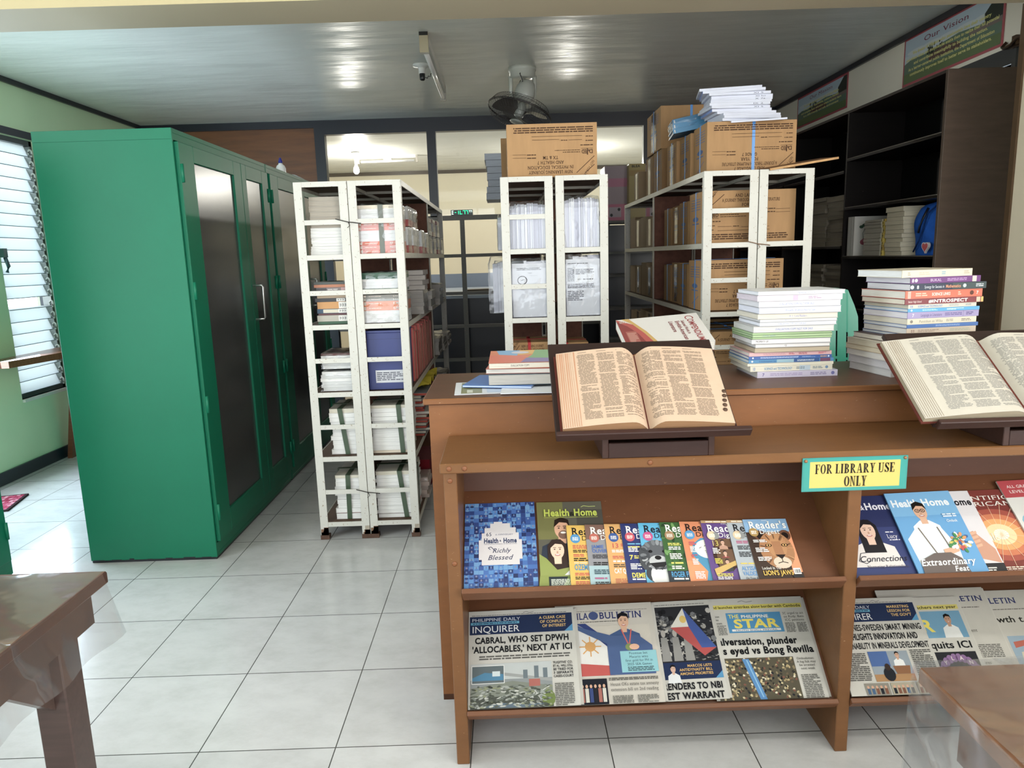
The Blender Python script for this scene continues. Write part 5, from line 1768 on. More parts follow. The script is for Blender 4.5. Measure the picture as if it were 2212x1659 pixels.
# ------------------------------------------------------------------ the display rack
RXS = (-.177, .886, 1.955)
YR0, YR1 = 1.788, 2.062
t = thing('display_rack', 'brown wooden display rack with slanted trays of magazines and newspapers', 'rack', (0, 0, 0))


def side(x):
    p = [(x, YR0, 0), (x, YR1 - .03, 0), (x, YR1, .03), (x, YR1, .852), (x, YR0, .852)]
    return MB().prism(p, (.035, 0, 0), 'brownpaint', BR)


for x in RXS:
    side(x).build('side_panel', t, bevel=.002)
MB().box(-.185, 1.995, YR0 - .012, YR1 + .012, .852, .879, 'brownpaint', '#6f4a2a').build('ledge', t, bevel=.003)
st = MB()
for x, z in ((-.16, .866), (-.12, .866), (.36, .866), (-.16, .83), (-.158, .60)):
    st.lathe([(.007, 0), (.007, .0015), (.004, .003)], (x, YR0 - (.012 if z == .866 else 0), z), 'brownpaint', '#7a4c30', 10, (0, -1, 0))
st.build('nail_head', t)
SL0, SL1 = (1.800, .508), (2.050, .716)     # upper tray: front edge, back edge (y, z)
LL0, LL1 = (1.800, .150), (2.050, .372)
for xa, xb in ((RXS[0] + .035, RXS[1]), (RXS[1] + .035, RXS[2])):
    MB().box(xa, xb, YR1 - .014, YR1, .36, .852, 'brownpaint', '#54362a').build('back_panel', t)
    for nm, (y0, z0), (y1, z1), lip in (('upper_tray', SL0, SL1, .034), ('lower_tray', LL0, LL1, .026)):
        d = Vector((0, y1 - y0, z1 - z0)).normalized()
        n = Vector((0, -d.z, d.y))
        p0 = Vector((xa, y0, z0))
        p1 = Vector((xa, YR1 - .015, z0 + (YR1 - .015 - y0) * d.z / d.y))
        b = MB().prism([p0, p1, p1 - n * .012, p0 - n * .012], (xb - xa, 0, 0), 'brownpaint', '#633f2a')
        tr_ = b.build(nm, t)
        # the lip stands square to the board
        a = p0 + d * .0
        b = MB().prism([a - n * .012, a + n * lip, a + n * lip - d * .014, a - n * .012 - d * .014], (xb - xa, 0, 0), 'brownpaint', '#6b452f')
        b.build('tray_lip', tr_, bevel=.002)

DU = Vector((0, SL1[0] - SL0[0], SL1[1] - SL0[1])).normalized()
DL = Vector((0, LL1[0] - LL0[0], LL1[1] - LL0[1])).normalized()


def on_tray(x, tray, up=.002, lift=.0, tilt=0, wd=.13, spin=0):
    """frame of a sheet lying on a tray: lower left corner at x, shingled by a tilt about its right or left edge"""
    (y0, z0), d = (SL0, DU) if tray == 'u' else (LL0, DL)
    n = Vector((0, -d.z, d.y))
    ux, uy = Vector((1, 0, 0)), d
    if spin:
        ux, uy = ux * math.cos(spin) + uy * math.sin(spin), uy * math.cos(spin) - ux * math.sin(spin)
    o = Vector((x, y0, z0)) + d * up + n * (.0006 + lift)
    if tilt > 0:      # left edge raised, right edge on the board
        o += n * (wd * math.sin(tilt))
        ux = (ux * math.cos(tilt) - n * math.sin(tilt))
    elif tilt < 0:    # right edge raised
        ux = (ux * math.cos(tilt) + n * math.sin(-tilt))
    return frame(o, ux, uy)


# ------------------------------------------------------------------ drawing helpers for covers
def person(c, x, y, s, skin='#d9a98a', hair='#2a1d18', top='#e9e4dc', long_hair=False, turn=0, glasses=False, width=1.):
    """head-and-shoulders figure printed on a cover: x, y is the chin, s the head height"""
    c.poly([(x - s * .95 * width, y - s * 1.5), (x + s * .95 * width, y - s * 1.5), (x + s * .82 * width, y - s * .45), (x + s * .25, y - s * .1), (x - s * .25, y - s * .1), (x - s * .82 * width, y - s * .45)], top)
    if long_hair:
        c.poly([(x - s * .52, y - s * .75), (x + s * .55, y - s * .75), (x + s * .5, y + s * .75), (x + s * .2, y + s * 1.08), (x - s * .25, y + s * 1.06), (x - s * .5, y + s * .7)], hair)
    c.poly([(x - s * .18, y - s * .32), (x + s * .18, y - s * .32), (x + s * .2, y + s * .2), (x - s * .2, y + s * .2)], skin)
    c.ell(x + turn * s, y + s * .45, s * .36, s * .5, skin, 20)
    c.poly([(x - s * .38, y + s * .55), (x - s * .32, y + s * .95), (x, y + s * 1.1), (x + s * .34, y + s * .95), (x + s * .4, y + s * .55), (x + s * .25, y + s * .78), (x - s * .1, y + s * .82)], hair)
    for e in (-.14, .14):
        c.ell(x + (e + turn) * s, y + s * .5, s * .05, s * .03, '#241a16', 8)
        c.rect(x + (e + turn) * s - s * .08, y + s * .585, s * .16, s * .028, hair)
    if glasses:
        for e in (-.15, .15):
            c.line([(x + (e + turn) * s + s * .12 * math.cos(a), y + s * .5 + s * .1 * math.sin(a)) for a in (k * math.pi / 5 for k in range(11))], s * .035, '#15151a')
        c.line([(x - s * .03, y + s * .52), (x + s * .03, y + s * .52)], s * .03, '#15151a')
    c.ell(x + turn * s * 1.2, y + s * .33, s * .05, s * .07, '#c48f72', 8)
    c.ell(x + turn * s, y + s * .18, s * .15, s * .055, '#b0504e', 12)
    c.ell(x + turn * s, y + s * .195, s * .11, s * .025, '#f4eee8', 10)


def sheet_thing(name, label, cat, M, wd, ht, th, col, art, group, inner='#e8e4dc', mat='print', curl=0, edge='pages', fan=0):
    """a magazine or folded paper: cover on top, its leaves below"""
    t_ = thing(name, label, cat, group=group, M=M)
    p = MB().box(.001, wd - .001, .001, ht - .001, 0, th - .0006, edge, inner)
    for k in range(fan):
        p.box(.004 + .0035 * k, wd + .003 * (fan - k), .003, ht - .002 - .002 * k, th * (.1 + .25 * k), th * (.1 + .25 * k) + .0006, 'news', inner)
    p.build('pages', t_)
    b_ = MB().box(0, wd, 0, ht, th - .0006, th, mat, col)
    if edge == 'pages':
        b_.box(0, .0009, 0, ht, 0, th - .0006, mat, col)
        b_.box(0, wd, 0, ht, -.0004, 0, mat, col)
    art(Cv(b_, (0, 0, th), (1, 0, 0), (0, 1, 0), mat), wd, ht)
    b_.build('cover' if name != 'newspaper' else 'front_page', t_)
    return t_


MG = 'magazines on the upper tray of the rack'
NG = 'newspapers on the lower tray of the rack'


def art_mosaic(c, w_, h):
    bl = ['#143a80', '#1a4c98', '#2360ac', '#2d70b8', '#16306e', '#3a80c0', '#12285c', '#5a92c4']
    n = 15
    for i in range(n):
        for j in range(22):
            x, y = i * w_ / n, j * h / 22
            c.lay = 2
            c.rect(x, y, w_ / n * .96, h / 22 * .95, R.choice(bl))
            if R.random() < .6:
                c.lay = 3
                cx, cy_ = x + w_ / n * .5, y + h / 22 * .35
                c.ell(cx, y + h / 22 * .12, w_ / n * .42, h / 22 * .26, R.choice(bl), 8)
                c.lay = 4
                c.ell(cx, cy_ + h / 22 * .22, w_ / n * .2, h / 22 * .24, R.choice(['#5f74a4', '#7a7a9c', '#4f6fa8', '#7594bc']), 8)
    W = '#d6d0cf'
    for x, y, ww, hh in ((.24, .28, .52, .36), (.20, .34, .60, .22), (.28, .60, .44, .10), (.36, .66, .28, .09), (.41, .72, .12, .05)):
        c.rect(w_ * x, h * y, w_ * ww, h * hh, W)
    c.txt(w_ * .30, h * .605, h * .042, '65', '#1c2b52', 's')
    c.txt(w_ * .43, h * .612, h * .018, 'th ANNIVERSARY', '#4a587c', 's', w=w_ * .25)
    c.txt(w_ * .50, h * .525, h * .055, 'Health   Home', '#18305c', 'x', 'c', w=w_ * .46)
    c.txt(w_ * .50, h * .54, h * .02, '&', '#18305c', 'b', 'c')
    c.txt(w_ * .50, h * .508, h * .008, 'THE NATIONAL JOURNAL OF BETTER LIVING', '#3a4a70', 'n', 'c', w=w_ * .46)
    c.txt(w_ * .51, h * .415, h * .05, 'Richly', '#1c2550', 's', 'c', w=w_ * .25, shear=.35)
    c.txt(w_ * .49, h * .335, h * .055, 'Blessed', '#1c2550', 's', 'c', w=w_ * .34, shear=.35)
    c.line([(w_ * .36, h * .45), (w_ * .33, h * .47), (w_ * .37, h * .48), (w_ * .42, h * .44)], h * .006, '#1c2550')


def art_family(c, w_, h):
    c.rect(0, 0, w_, h, '#5d5a4c')
    c.rect(0, h * .55, w_ * .4, h * .45, '#75733f')
    c.rect(w_ * .6, h * .7, w_ * .4, h * .2, '#4d4a42')
    c.rect(0, 0, w_, h * .14, '#23331f')
    person(c, w_ * .36, h * .57, h * .22, '#d49c78', '#2a1d16', '#2b3444', width=1.2)
    c.ell(w_ * .38, h * .60, h * .055, h * .05, '#7a5644', 14)
    c.ell(w_ * .38, h * .625, h * .03, h * .012, '#efe6dc', 10)
    person(c, w_ * .72, h * .42, h * .15, '#c99a7a', '#1d1512', '#3c342f', True)
    person(c, w_ * .27, h * .33, h * .2, '#ecc2a4', '#33211a', '#8a9440', True, width=1.1)
    c.poly([(0, h * .14), (w_ * .45, h * .14), (w_ * .55, h * .24), (w_ * .25, h * .2), (w_ * .1, h * .33), (0, h * .38)], '#8f9a45')
    c.poly([(w_ * .35, h * .14), (w_ * .8, h * .14), (w_ * .75, h * .26), (w_ * .5, h * .24)], '#d9d6d2')
    c.rect(w_ * .12, 0, w_ * .8, h * .125, '#1d2a30')
    c.poly([(w_ * .3, 0), (w_ * .62, 0), (w_ * .52, h * .125), (w_ * .4, h * .125)], '#6d8434')
    c.body(w_ * .15, h * .02, w_ * .3, h * .08, 6, '#dfe4d2')
    c.body(w_ * .56, h * .02, w_ * .3, h * .08, 6, '#dfe4d2')
    c.txt(w_ * .5, h * .82, h * .085, 'Health', '#bcc83c', 'x', 'r', w=w_ * .40)
    c.txt(w_ * .53, h * .82, h * .05, '&', '#2a2d1c', 'b', 'c')
    c.txt(w_ * .56, h * .82, h * .085, 'Home', '#bcc83c', 'x', 'l', w=w_ * .36)
    c.rect(w_ * .1, h * .80, w_ * .82, h * .004, '#bcc83c')
    c.line([(w_ * .68, h * .925), (w_ * .72, h * .94), (w_ * .8, h * .93), (w_ * .9, h * .932)], h * .006, '#c9d46a')


def rd(bg_, head, badge, lines, pic=None, band=None, vis=.5):
    def art(c, w_, h):
        c.rect(0, 0, w_, h, bg_)
        if pic:
            pic(c, w_, h)
        tp = h * .84
        if band:
            c.rect(0, h * .955, w_, h * .045, '#b8905a')
            c.body(w_ * .1, h * .962, w_ * .8, h * .03, 1, '#f4ead8', gap=0)
            tp = h * .81
        c.txt(w_ * .10, tp - h * .005, h * .125, "Reader's", head, 'S', w=w_ * .86)
        c.txt(w_ * .30, tp - h * .098, h * .08, 'Digest', head, 's', w=w_ * .46)
        c.body(w_ * .42, tp + h * .125, w_ * .12, h * .012, 1, head, gap=0)
        c.ell(w_ * .17, tp - h * .068, w_ * .105, w_ * .105, badge, 22)
        if band:
            c.ell(w_ * .25, tp - h * .070, w_ * .075, w_ * .08, '#8d8f8d', 18)
            c.ell(w_ * .15, tp - h * .068, w_ * .085, w_ * .085, '#d8c29a', 18)
        c.body(w_ * .11, tp - h * .10, w_ * .12, h * .06, 4, '#f6efe6', gap=0)
        for x, y, hh, s_, col, st, wd in lines:
            if s_ == '':
                c.body(w_ * x, h * y, w_ * wd * vis, h * hh, max(1, int(hh / .022)), col, .6)
            else:
                c.txt(w_ * x, h * y, h * hh, s_, col, st, w=w_ * wd * (vis if wd > .2 else 1))
    return art


def pic_dog(c, w_, h):
    c.o = c.o - c.ux * (w_ * .29)
    c.ell(w_ * .62, h * .165, w_ * .32, h * .16, '#3c3f44', 20)
    c.ell(w_ * .60, h * .14, w_ * .2, h * .18, '#d8d8d6', 16)
    c.ell(w_ * .60, h * .47, w_ * .36, h * .24, '#5a5d62', 20)
    c.ell(w_ * .32, h * .42, w_ * .12, h * .2, '#43464b', 14)
    c.ell(w_ * .9, h * .42, w_ * .12, h * .2, '#3a3c41', 14)
    k0 = c.lay
    for k in range(26):
        a = R.uniform(0, 6.3)
        c.lay = k0
        c.ell(w_ * (.60 + .3 * math.cos(a)), h * (.47 + .2 * math.sin(a)), w_ * .07, h * .03, R.choice(['#74787d', '#909396', '#3c3f44', '#a9abac']), 8, a)
    c.ell(w_ * .60, h * .36, w_ * .2, h * .10, '#b9bbbb', 16)
    c.poly([(w_ * .40, h * .33), (w_ * .82, h * .36), (w_ * .7, h * .27), (w_ * .5, h * .26)], '#1c1d20')
    c.ell(w_ * .60, h * .42, w_ * .07, h * .035, '#0d0d10', 12)
    c.ell(w_ * .46, h * .52, w_ * .045, h * .025, '#0f1013', 10)
    c.ell(w_ * .75, h * .52, w_ * .045, h * .025, '#0f1013', 10)
    c.o = c.o + c.ux * (w_ * .29)


def pic_leaves(c, w_, h):
    k0 = c.lay
    for k in range(70):
        c.lay = k0 + k % 3
        c.ell(w_ * R.uniform(.02, .98), h * R.uniform(.2, .98), w_ * .07, h * .025, R.choice(['#2e5a2a', '#4d7f3c', '#21401f', '#6a9a50', '#3a6a33']), 7, R.uniform(0, 3))
    c.lay = k0 + 4
    person(c, w_ * .85, h * .42, h * .18, '#c99070', '#6b5a4c', '#2d3440')


def pic_brain(c, w_, h):
    c.rect(0, 0, w_, h * .35, '#e8823c')
    c.o = c.o - c.ux * (w_ * .22)
    c.poly([(w_ * .98, 0), (w_ * .55, 0), (w_ * .62, h * .18), (w_ * .5, h * .3), (w_ * .36, h * .45), (w_ * .42, h * .62), (w_ * .6, h * .72), (w_ * .98, h * .72)], '#2b86ac')
    c.ell(w_ * .72, h * .54, w_ * .28, h * .155, '#e4ded6', 22)
    for k in range(14):
        a, r_ = R.uniform(0, 6.3), R.uniform(0, .2)
        x, y = w_ * (.72 + r_ * math.cos(a)), h * (.54 + r_ * .6 * math.sin(a))
        c.line([(x, y), (x + w_ * .05, y + h * R.uniform(-.03, .03))], h * .008, '#3a3c44')
    c.o = c.o + c.ux * (w_ * .22)


def pic_wine(c, w_, h):
    c.o = c.o - c.ux * (w_ * .33)
    c.ell(w_ * .7, h * .42, w_ * .26, h * .26, '#3a2118', 16)
    for k, (y, col) in enumerate(((.56, '#b98a70'), (.38, '#8f2a2c'), (.24, '#3a3a3e'))):
        c.rect(w_ * .52, h * y, w_ * .36, h * .14, '#6a4a30')
        person(c, w_ * .7, h * (y + .04), h * .075, '#d0a184', '#20151a', col)
    c.poly([(w_ * .42, h * .1), (w_ * .98, h * .3), (w_ * .98, h * .36), (w_ * .4, h * .2)], '#c9a24a')
    c.o = c.o + c.ux * (w_ * .33)


def pic_lion(c, w_, h):
    c.rect(0, 0, w_, h * .78, '#3d2a20')
    c.rect(0, h * .78, w_, h * .22, '#7ba6cc')
    c.poly([(w_ * .78, h * .1), (w_, h * .12), (w_, h * .8), (w_ * .84, h * .62)], '#e0884e')
    for x, r_ in ((.30, -.3), (.86, .3)):
        c.ell(w_ * x, h * .72, w_ * .13, h * .09, '#6b4128', 16)
        c.ell(w_ * x, h * .715, w_ * .08, h * .055, '#20140f', 14)
    c.ell(w_ * .58, h * .48, w_ * .38, h * .30, '#a9713f', 28)
    c.ell(w_ * .60, h * .56, w_ * .22, h * .22, '#b98048', 22)
    k0 = c.lay
    for k in range(34):
        a = R.uniform(0, 6.3)
        c.lay = k0
        c.ell(w_ * (.58 + .30 * math.cos(a)), h * (.47 + .24 * math.sin(a)), w_ * .09, h * .012, R.choice(['#8a5a32', '#c2884e', '#6e4628', '#b4763f']), 6, a)
    c.poly([(w_ * .50, h * .62), (w_ * .70, h * .62), (w_ * .72, h * .36), (w_ * .52, h * .36)], '#a56c3c')
    for x in (.42, .78):
        c.ell(w_ * x, h * .555, w_ * .075, h * .028, '#241610', 14)
        c.ell(w_ * x, h * .556, w_ * .05, h * .020, '#d9a04a', 12)
        c.ell(w_ * x, h * .556, w_ * .02, h * .016, '#120c0a', 8)
    c.ell(w_ * .62, h * .275, w_ * .2, h * .095, '#d3bfa6', 18)
    c.poly([(w_ * .51, h * .40), (w_ * .74, h * .40), (w_ * .63, h * .325)], '#231613')
    c.line([(w_ * .63, h * .33), (w_ * .63, h * .285), (w_ * .52, h * .262)], h * .012, '#2a1a14')
    c.line([(w_ * .63, h * .285), (w_ * .74, h * .262)], h * .012, '#2a1a14')
    c.rect(w_ * .80, h * .085, w_ * .155, h * .095, '#eceae6')
    for k in range(9):
        c.rect(w_ * (.815 + k * .0145), h * .10, w_ * R.choice([.004, .008]), h * .06, '#1b1b1d')
    c.ell(w_ * .86, h * .05, w_ * .11, h * .028, '#2a2a2e', 16)


# blue commemorative magazine and the family cover
sheet_thing('magazine', 'large blue photo-mosaic magazine with white house shape, far left of the upper tray', 'magazine', on_tray(-.138, 'u'), .203, .273, .004, '#1a55a8', art_mosaic, MG)
sheet_thing('magazine', 'olive magazine with a smiling family on its cover, beside the blue mosaic one', 'magazine', on_tray(.071, 'u', tilt=.02, wd=.19), .19, .268, .004, '#5d5a4c', art_family, MG)
Y_, W_, K_, RD_ = '#d9ab2c', '#f3efe6', '#1c1a1a', '#c03326'
RDS = [
    ('yellow digest magazine with black title, first of the row of digests', rd(Y_, K_, '#2b87bd', [(.1, .60, .07, '', RD_, 'b', .75), (.1, .54, .05, '', K_, 'b', .6), (.1, .47, .05, '', RD_, 'b', .5), (.1, .40, .06, '', K_, 'b', .6), (.1, .36, .03, '', '#d8c8a0', 'b', .8), (.1, .26, .095, 'OZEMPIC', '#1f84b4', 'b', .86), (.1, .17, .05, '', RD_, 'b', .8), (.1, .11, .05, '', K_, 'b', .75), (.1, .02, .07, '', RD_, 'b', .6)])),
    ('grey digest magazine with blue name lettering, between the yellow and orange digests', rd('#8f8e92', W_, '#b9543f', [(.1, .60, .055, 'JAMIE', '#2b5fb0', 'b', .5), (.1, .53, .055, 'OLIVER', '#2b5fb0', 'b', .62), (.1, .43, .07, '', '#3c3a3e', 'b', .7), (.1, .32, .06, '', K_, 'b', .6), (.1, .18, .08, '', '#2d4a56', 'b', .6), (.1, .10, .04, '', '#a8507a', 'b', .5), (.1, .02, .05, '', K_, 'b', .8)],
        lambda c, w_, h: (c.rect(0, 0, w_, h * .32, '#9db8bd'), c.rect(0, h * .75, w_, h * .25, '#7c5a4c'), person(c, w_ * .75, h * .45, h * .2, '#c4a494', '#5a4638', '#b9bcc0')))),
    ('plain orange digest magazine with cat quiz lettering, third of the digests', rd('#d49a48', K_, '#1f4f94', [(.1, .60, .075, '13', RD_, 'b', .16), (.3, .62, .05, '', RD_, 'b', .4), (.1, .52, .05, '', W_, 'b', .6), (.1, .42, .05, '', RD_, 'b', .5), (.1, .36, .04, '', W_, 'b', .6), (.1, .28, .06, '', '#5a4a3a', 'b', .6), (.1, .19, .075, 'CAT QUIRKS', W_, 'b', .9), (.1, .03, .08, '', '#b4552a', 'b', .8)])),
    ('navy digest magazine with yellow dementia headline', rd('#1b2a68', W_, '#c2324a', [(.1, .64, .03, '', '#5ab4dc', 'b', .6), (.1, .52, .10, '', W_, 'b', .45), (.1, .59, .03, '', '#e2cf3a', 'b', .5), (.1, .40, .075, '7', '#e2cf3a', 'b', .08), (.2, .41, .06, '', '#e2cf3a', 'b', .3), (.1, .24, .10, '', W_, 'b', .45), (.1, .115, .075, 'DEMENTIA', '#f0dc28', 'b', 1.1), (.1, .07, .035, '', W_, 'b', .7)])),
    ('cyan digest magazine with a grey shaggy dog on the cover', rd('#3aa6cf', '#1a1a26', '#c02f7a', [(.12, .05, .05, '', W_, 'b', .1)], pic_dog)),
    ('green leafy digest magazine with white title', rd('#35602c', W_, '#a07a50', [(.1, .60, .05, '', '#e6d84a', 'b', .55), (.1, .53, .06, '', W_, 'b', .5), (.1, .38, .10, '', W_, 'b', .5), (.1, .30, .04, '', '#e6d84a', 'b', .5), (.1, .22, .06, '', W_, 'b', .5), (.06, .10, .085, 'ROGER FEDERER', '#2a9ad0', 'b', 1.3), (.1, .05, .04, '', W_, 'b', .6)],
        lambda c, w_, h: (pic_leaves(c, w_, h), c.rect(0, 0, w_, h * .2, '#2a3038')))),
    ('orange and blue digest magazine with a round brain drawing', rd('#d4773c', '#2a1a18', '#2b8ac0', [(.12, .60, .06, '', '#c02f50', 'b', .3), (.12, .48, .10, '', W_, 'b', .25), (.12, .40, .05, '', '#c02f50', 'b', .25), (.12, .28, .10, '', W_, 'b', .25), (.12, .06, .12, '', W_, 'b', .4)], pic_brain)),
    ('purple digest magazine with a filmstrip of faces', rd('#5c3a80', W_, '#c9b48a', [(.12, .57, .09, '13', '#d8c34a', 's', .16), (.12, .44, .10, '', W_, 'b', .3), (.12, .28, .09, '', '#e2cf3a', 'b', .3), (.1, .08, .05, '', '#e2cf3a', 'b', .65), (.1, .03, .05, '', W_, 'b', .6)], pic_wine, True)),
    ('silver digest magazine with blue name headline, second digest from the right', rd('#a9b0b6', '#1c1c20', '#c0a47e', [(.1, .60, .05, '', '#b03068', 'b', .5), (.1, .50, .07, '', '#26262a', 'b', .5), (.1, .38, .09, '', '#26262a', 'b', .5), (.08, .26, .035, '', '#d4b83a', 'b', .6), (.08, .17, .065, 'ALYSSA', '#3f87c4', 'b', .6), (.08, .09, .065, 'VALDEZ', '#3f87c4', 'b', .6), (.12, .03, .035, 'On Trust And', '#3a3a40', 's', .6)], None, True)),
    ('digest magazine with a lion face, rightmost and uppermost of the row', rd('#3d2a20', W_, '#a8843c', [(.1, .60, .05, '', W_, 'b', .3), (.1, .44, .08, '', W_, 'b', .3), (.1, .30, .07, '', W_, 'b', .3), (.12, .165, .045, 'Locked In The', W_, 's', .42), (.12, .075, .075, "LION'S JAWS", '#e8b820', 'b', .66)], pic_lion, None, 1.)),
]
RX = [.152, .205, .260, .306, .357, .418, .475, .536, .610, .660]
for i, ((lab, art), x) in enumerate(zip(RDS, RX)):
    sheet_thing('magazine', lab, 'magazine', on_tray(x, 'u', .002, .004, .062, .134, 0 if i < 9 else .02), .134 if i < 9 else .127, .186, .0028, '#8a8a8a', art, MG)

# second bay, upper tray
def art_navy(c, w_, h):
    c.rect(0, 0, w_, h, '#27346e')
    c.rect(0, h * .6, w_, h * .4, '#1b2659')
    person(c, w_ * .46, h * .46, h * .22, '#e2b9a2', '#17131c', '#ded6d2', True, width=1.25)
    c.txt(w_ * .03, h * .82, h * .085, 'Health', '#e4e2ea', 'x', w=w_ * .42)
    c.txt(w_ * .5, h * .82, h * .06, '&', '#e4e2ea', 'b', 'c')
    c.txt(w_ * .55, h * .82, h * .085, 'Home', '#e4e2ea', 'x', w=w_ * .42)
    c.txt(w_ * .72, h * .46, h * .05, 'Lucy', '#eae6ee', 's', w=w_ * .16)
    c.body(w_ * .72, h * .525, w_ * .12, h * .02, 1, '#eae6ee', gap=0)
    c.body(w_ * .74, h * .43, w_ * .16, h * .018, 1, '#eae6ee', gap=0)
    c.txt(w_ * .52, h * .19, h * .07, 'Connections', '#232034', 'n', 'c', w=w_ * .72, shear=.4)
    c.line([(w_ * .36, h * .30), (w_ * .22, h * .29), (w_ * .16, h * .2), (w_ * .26, h * .17), (w_ * .34, h * .2)], h * .006, '#232034')
    c.txt(w_ * .56, h * .115, h * .035, 'Nurturing Relationships', '#4a4560', 's', 'c', w=w_ * .62)


def art_blue(c, w_, h):
    c.rect(0, 0, w_, h, '#4f9ad0')
    c.rect(0, h * .7, w_, h * .3, '#67abda')
    c.txt(w_ * .04, h * .82, h * .09, 'Health', '#eef2f4', 'x', w=w_ * .42)
    c.txt(w_ * .50, h * .82, h * .09, 'Home', '#eef2f4', 'x', w=w_ * .42)
    c.poly([(w_ * .1, 0), (w_ * .7, 0), (w_ * .74, h * .3), (w_ * .6, h * .58), (w_ * .28, h * .58), (w_ * .06, h * .42)], '#dfe6ea')
    person(c, w_ * .42, h * .66, h * .2, '#d9a684', '#17130f', '#e4eaee', glasses=True, width=.9)
    c.line([(w_ * .28, h * .55), (w_ * .40, h * .2)], h * .012, '#7a6a5c')
    c.line([(w_ * .56, h * .55), (w_ * .62, h * .25)], h * .012, '#7a6a5c')
    c.poly([(w_ * .5, h * .2), (w_ * .72, h * .25), (w_ * .75, h * .32), (w_ * .5, h * .28)], '#d9a684')
    k0 = c.lay
    for k in range(60):
        a, r_ = R.uniform(0, 6.3), R.uniform(0, .16)
        c.lay = k0 + k % 20
        c.ell(w_ * (.78 + r_ * math.cos(a)), h * (.36 + r_ * .75 * math.sin(a)), w_ * .04, h * .018, R.choice(['#d9c04a', '#3f8a4c', '#c23c34', '#f0eee6', '#2a5a94', '#e08a3a', '#ffffff']), 6, a)
    c.poly([(w_ * .07, 0), (w_ * .74, 0), (w_ * .70, h * .17), (w_ * .58, h * .24), (w_ * .34, h * .24), (w_ * .10, h * .16)], '#6c5f5b')
    c.body(w_ * .72, h * .66, w_ * .2, h * .05, 2, '#eaf1f4', gap=0)
    c.txt(w_ * .82, h * .60, h * .035, 'Ombok', '#f4f6f6', 'n', 'c', w=w_ * .16)
    c.txt(w_ * .47, h * .10, h * .075, 'Extraordinary', '#f2f4f4', 'S', 'c', w=w_ * .78, shear=.25)
    c.txt(w_ * .62, h * .025, h * .06, 'Feat', '#f2f4f4', 'S', 'c', w=w_ * .2, shear=.25)


def art_white(c, w_, h):
    c.rect(0, 0, w_, h, '#dcd7da')
    c.txt(w_ * .55, h * .82, h * .085, 'Home', '#22222a', 'x', w=w_ * .42)
    c.poly([(w_ * .55, h * .2), (w_ * .98, h * .12), (w_ * .98, h * .28), (w_ * .75, h * .5), (w_ * .55, h * .45)], '#c98f72')
    for k in range(4):
        c.poly([(w_ * .55, h * (.42 - k * .05)), (w_ * .8, h * (.47 - k * .05)), (w_ * .8, h * (.50 - k * .05)), (w_ * .55, h * (.455 - k * .05))], '#d9a684')
    c.rect(w_ * .5, 0, w_ * .5, h * .12, '#2c2c30')
    c.body(w_ * .56, h * .03, w_ * .3, h * .05, 2, '#e2ded8')


def art_sci(c, w_, h):
    c.rect(0, 0, w_, h, '#7a2418')
    for r_, col in ((.5, '#a33a20'), (.40, '#c9662c'), (.30, '#e09a4a'), (.2, '#f0cf96'), (.1, '#fbf0d8')):
        c.ell(w_ * .58, h * .45, w_ * r_, h * r_ * .62, col, 24)
    for k in range(16):
        a = k * .39
        c.line([(w_ * .58, h * .45), (w_ * (.58 + .5 * math.cos(a)), h * (.45 + .4 * math.sin(a + .3)))], h * .004, '#f2c9a0')
    c.txt(w_ * .5, h * .87, h * .055, 'SCIENTIFIC', '#efe4da', 's', 'c', w=w_ * .9)
    c.txt(w_ * .5, h * .795, h * .055, 'AMERICAN', '#efe4da', 's', 'c', w=w_ * .9)
    c.txt(w_ * .12, h * .38, h * .09, 'Cosmic', '#f0e0cc', 'b', w=w_ * .4)
    c.txt(w_ * .12, h * .27, h * .09, 'Dawn', '#f0e0cc', 'b', w=w_ * .3)
    c.body(w_ * .3, h * .02, w_ * .4, h * .06, 3, '#f0e0cc')


def art_red(c, w_, h):
    c.rect(0, 0, w_, h, '#d9d6d0')
    c.rect(0, h * .8, w_, h * .2, '#b3202c')
    c.txt(w_ * .1, h * .91, h * .035, 'ALL GRADE', '#f0e4de', 'n', w=w_ * .38)
    c.txt(w_ * .1, h * .85, h * .035, 'LEVELS', '#f0e4de', 'n', w=w_ * .26)
    k0 = c.lay
    for k in range(24):
        c.lay = k0 + k
        c.ell(w_ * R.uniform(.1, .9), h * R.uniform(.2, .7), w_ * .12, h * .06, R.choice(['#3f7fb4', '#c9b44a', '#b4523a', '#5a9a5c', '#e6e0d2', '#7ab4c9']), 10, R.uniform(0, 3))


MG2 = 'magazines on the right-hand upper tray'
for x, up, lift, tl, wd, ht, col, art, lab, spin in (
        (.922, .002, .000, 0, .182, .256, '#27346e', art_navy, 'navy magazine with a woman in white turtleneck, beside the rack divider', 0),
        (1.094, .002, .0095, 0, .191, .256, '#4f9ad0', art_blue, 'sky-blue magazine with a bespectacled man holding bright flowers', .02),
        (1.172, .002, .0048, 0, .166, .260, '#dcd7da', art_white, 'white magazine half hidden behind the sky-blue one, hands on its cover', .0),
        (1.255, .002, .0000, -.02, .205, .262, '#7a2418', art_sci, 'fiery red science magazine with a glowing burst', .0),
        (1.442, .004, .0095, 0, .2, .284, '#d9d6d0', art_red, 'white and red school magazine at the right edge of the upper tray', .03)):
    sheet_thing('magazine', lab, 'magazine', on_tray(x, 'u', up, lift, tl, wd, spin), wd, ht, .004, col, art, MG2)

# ------------------------------------------------------------------ newspapers on the lower trays
NP, INK = '#c2beb5', '#26262a'


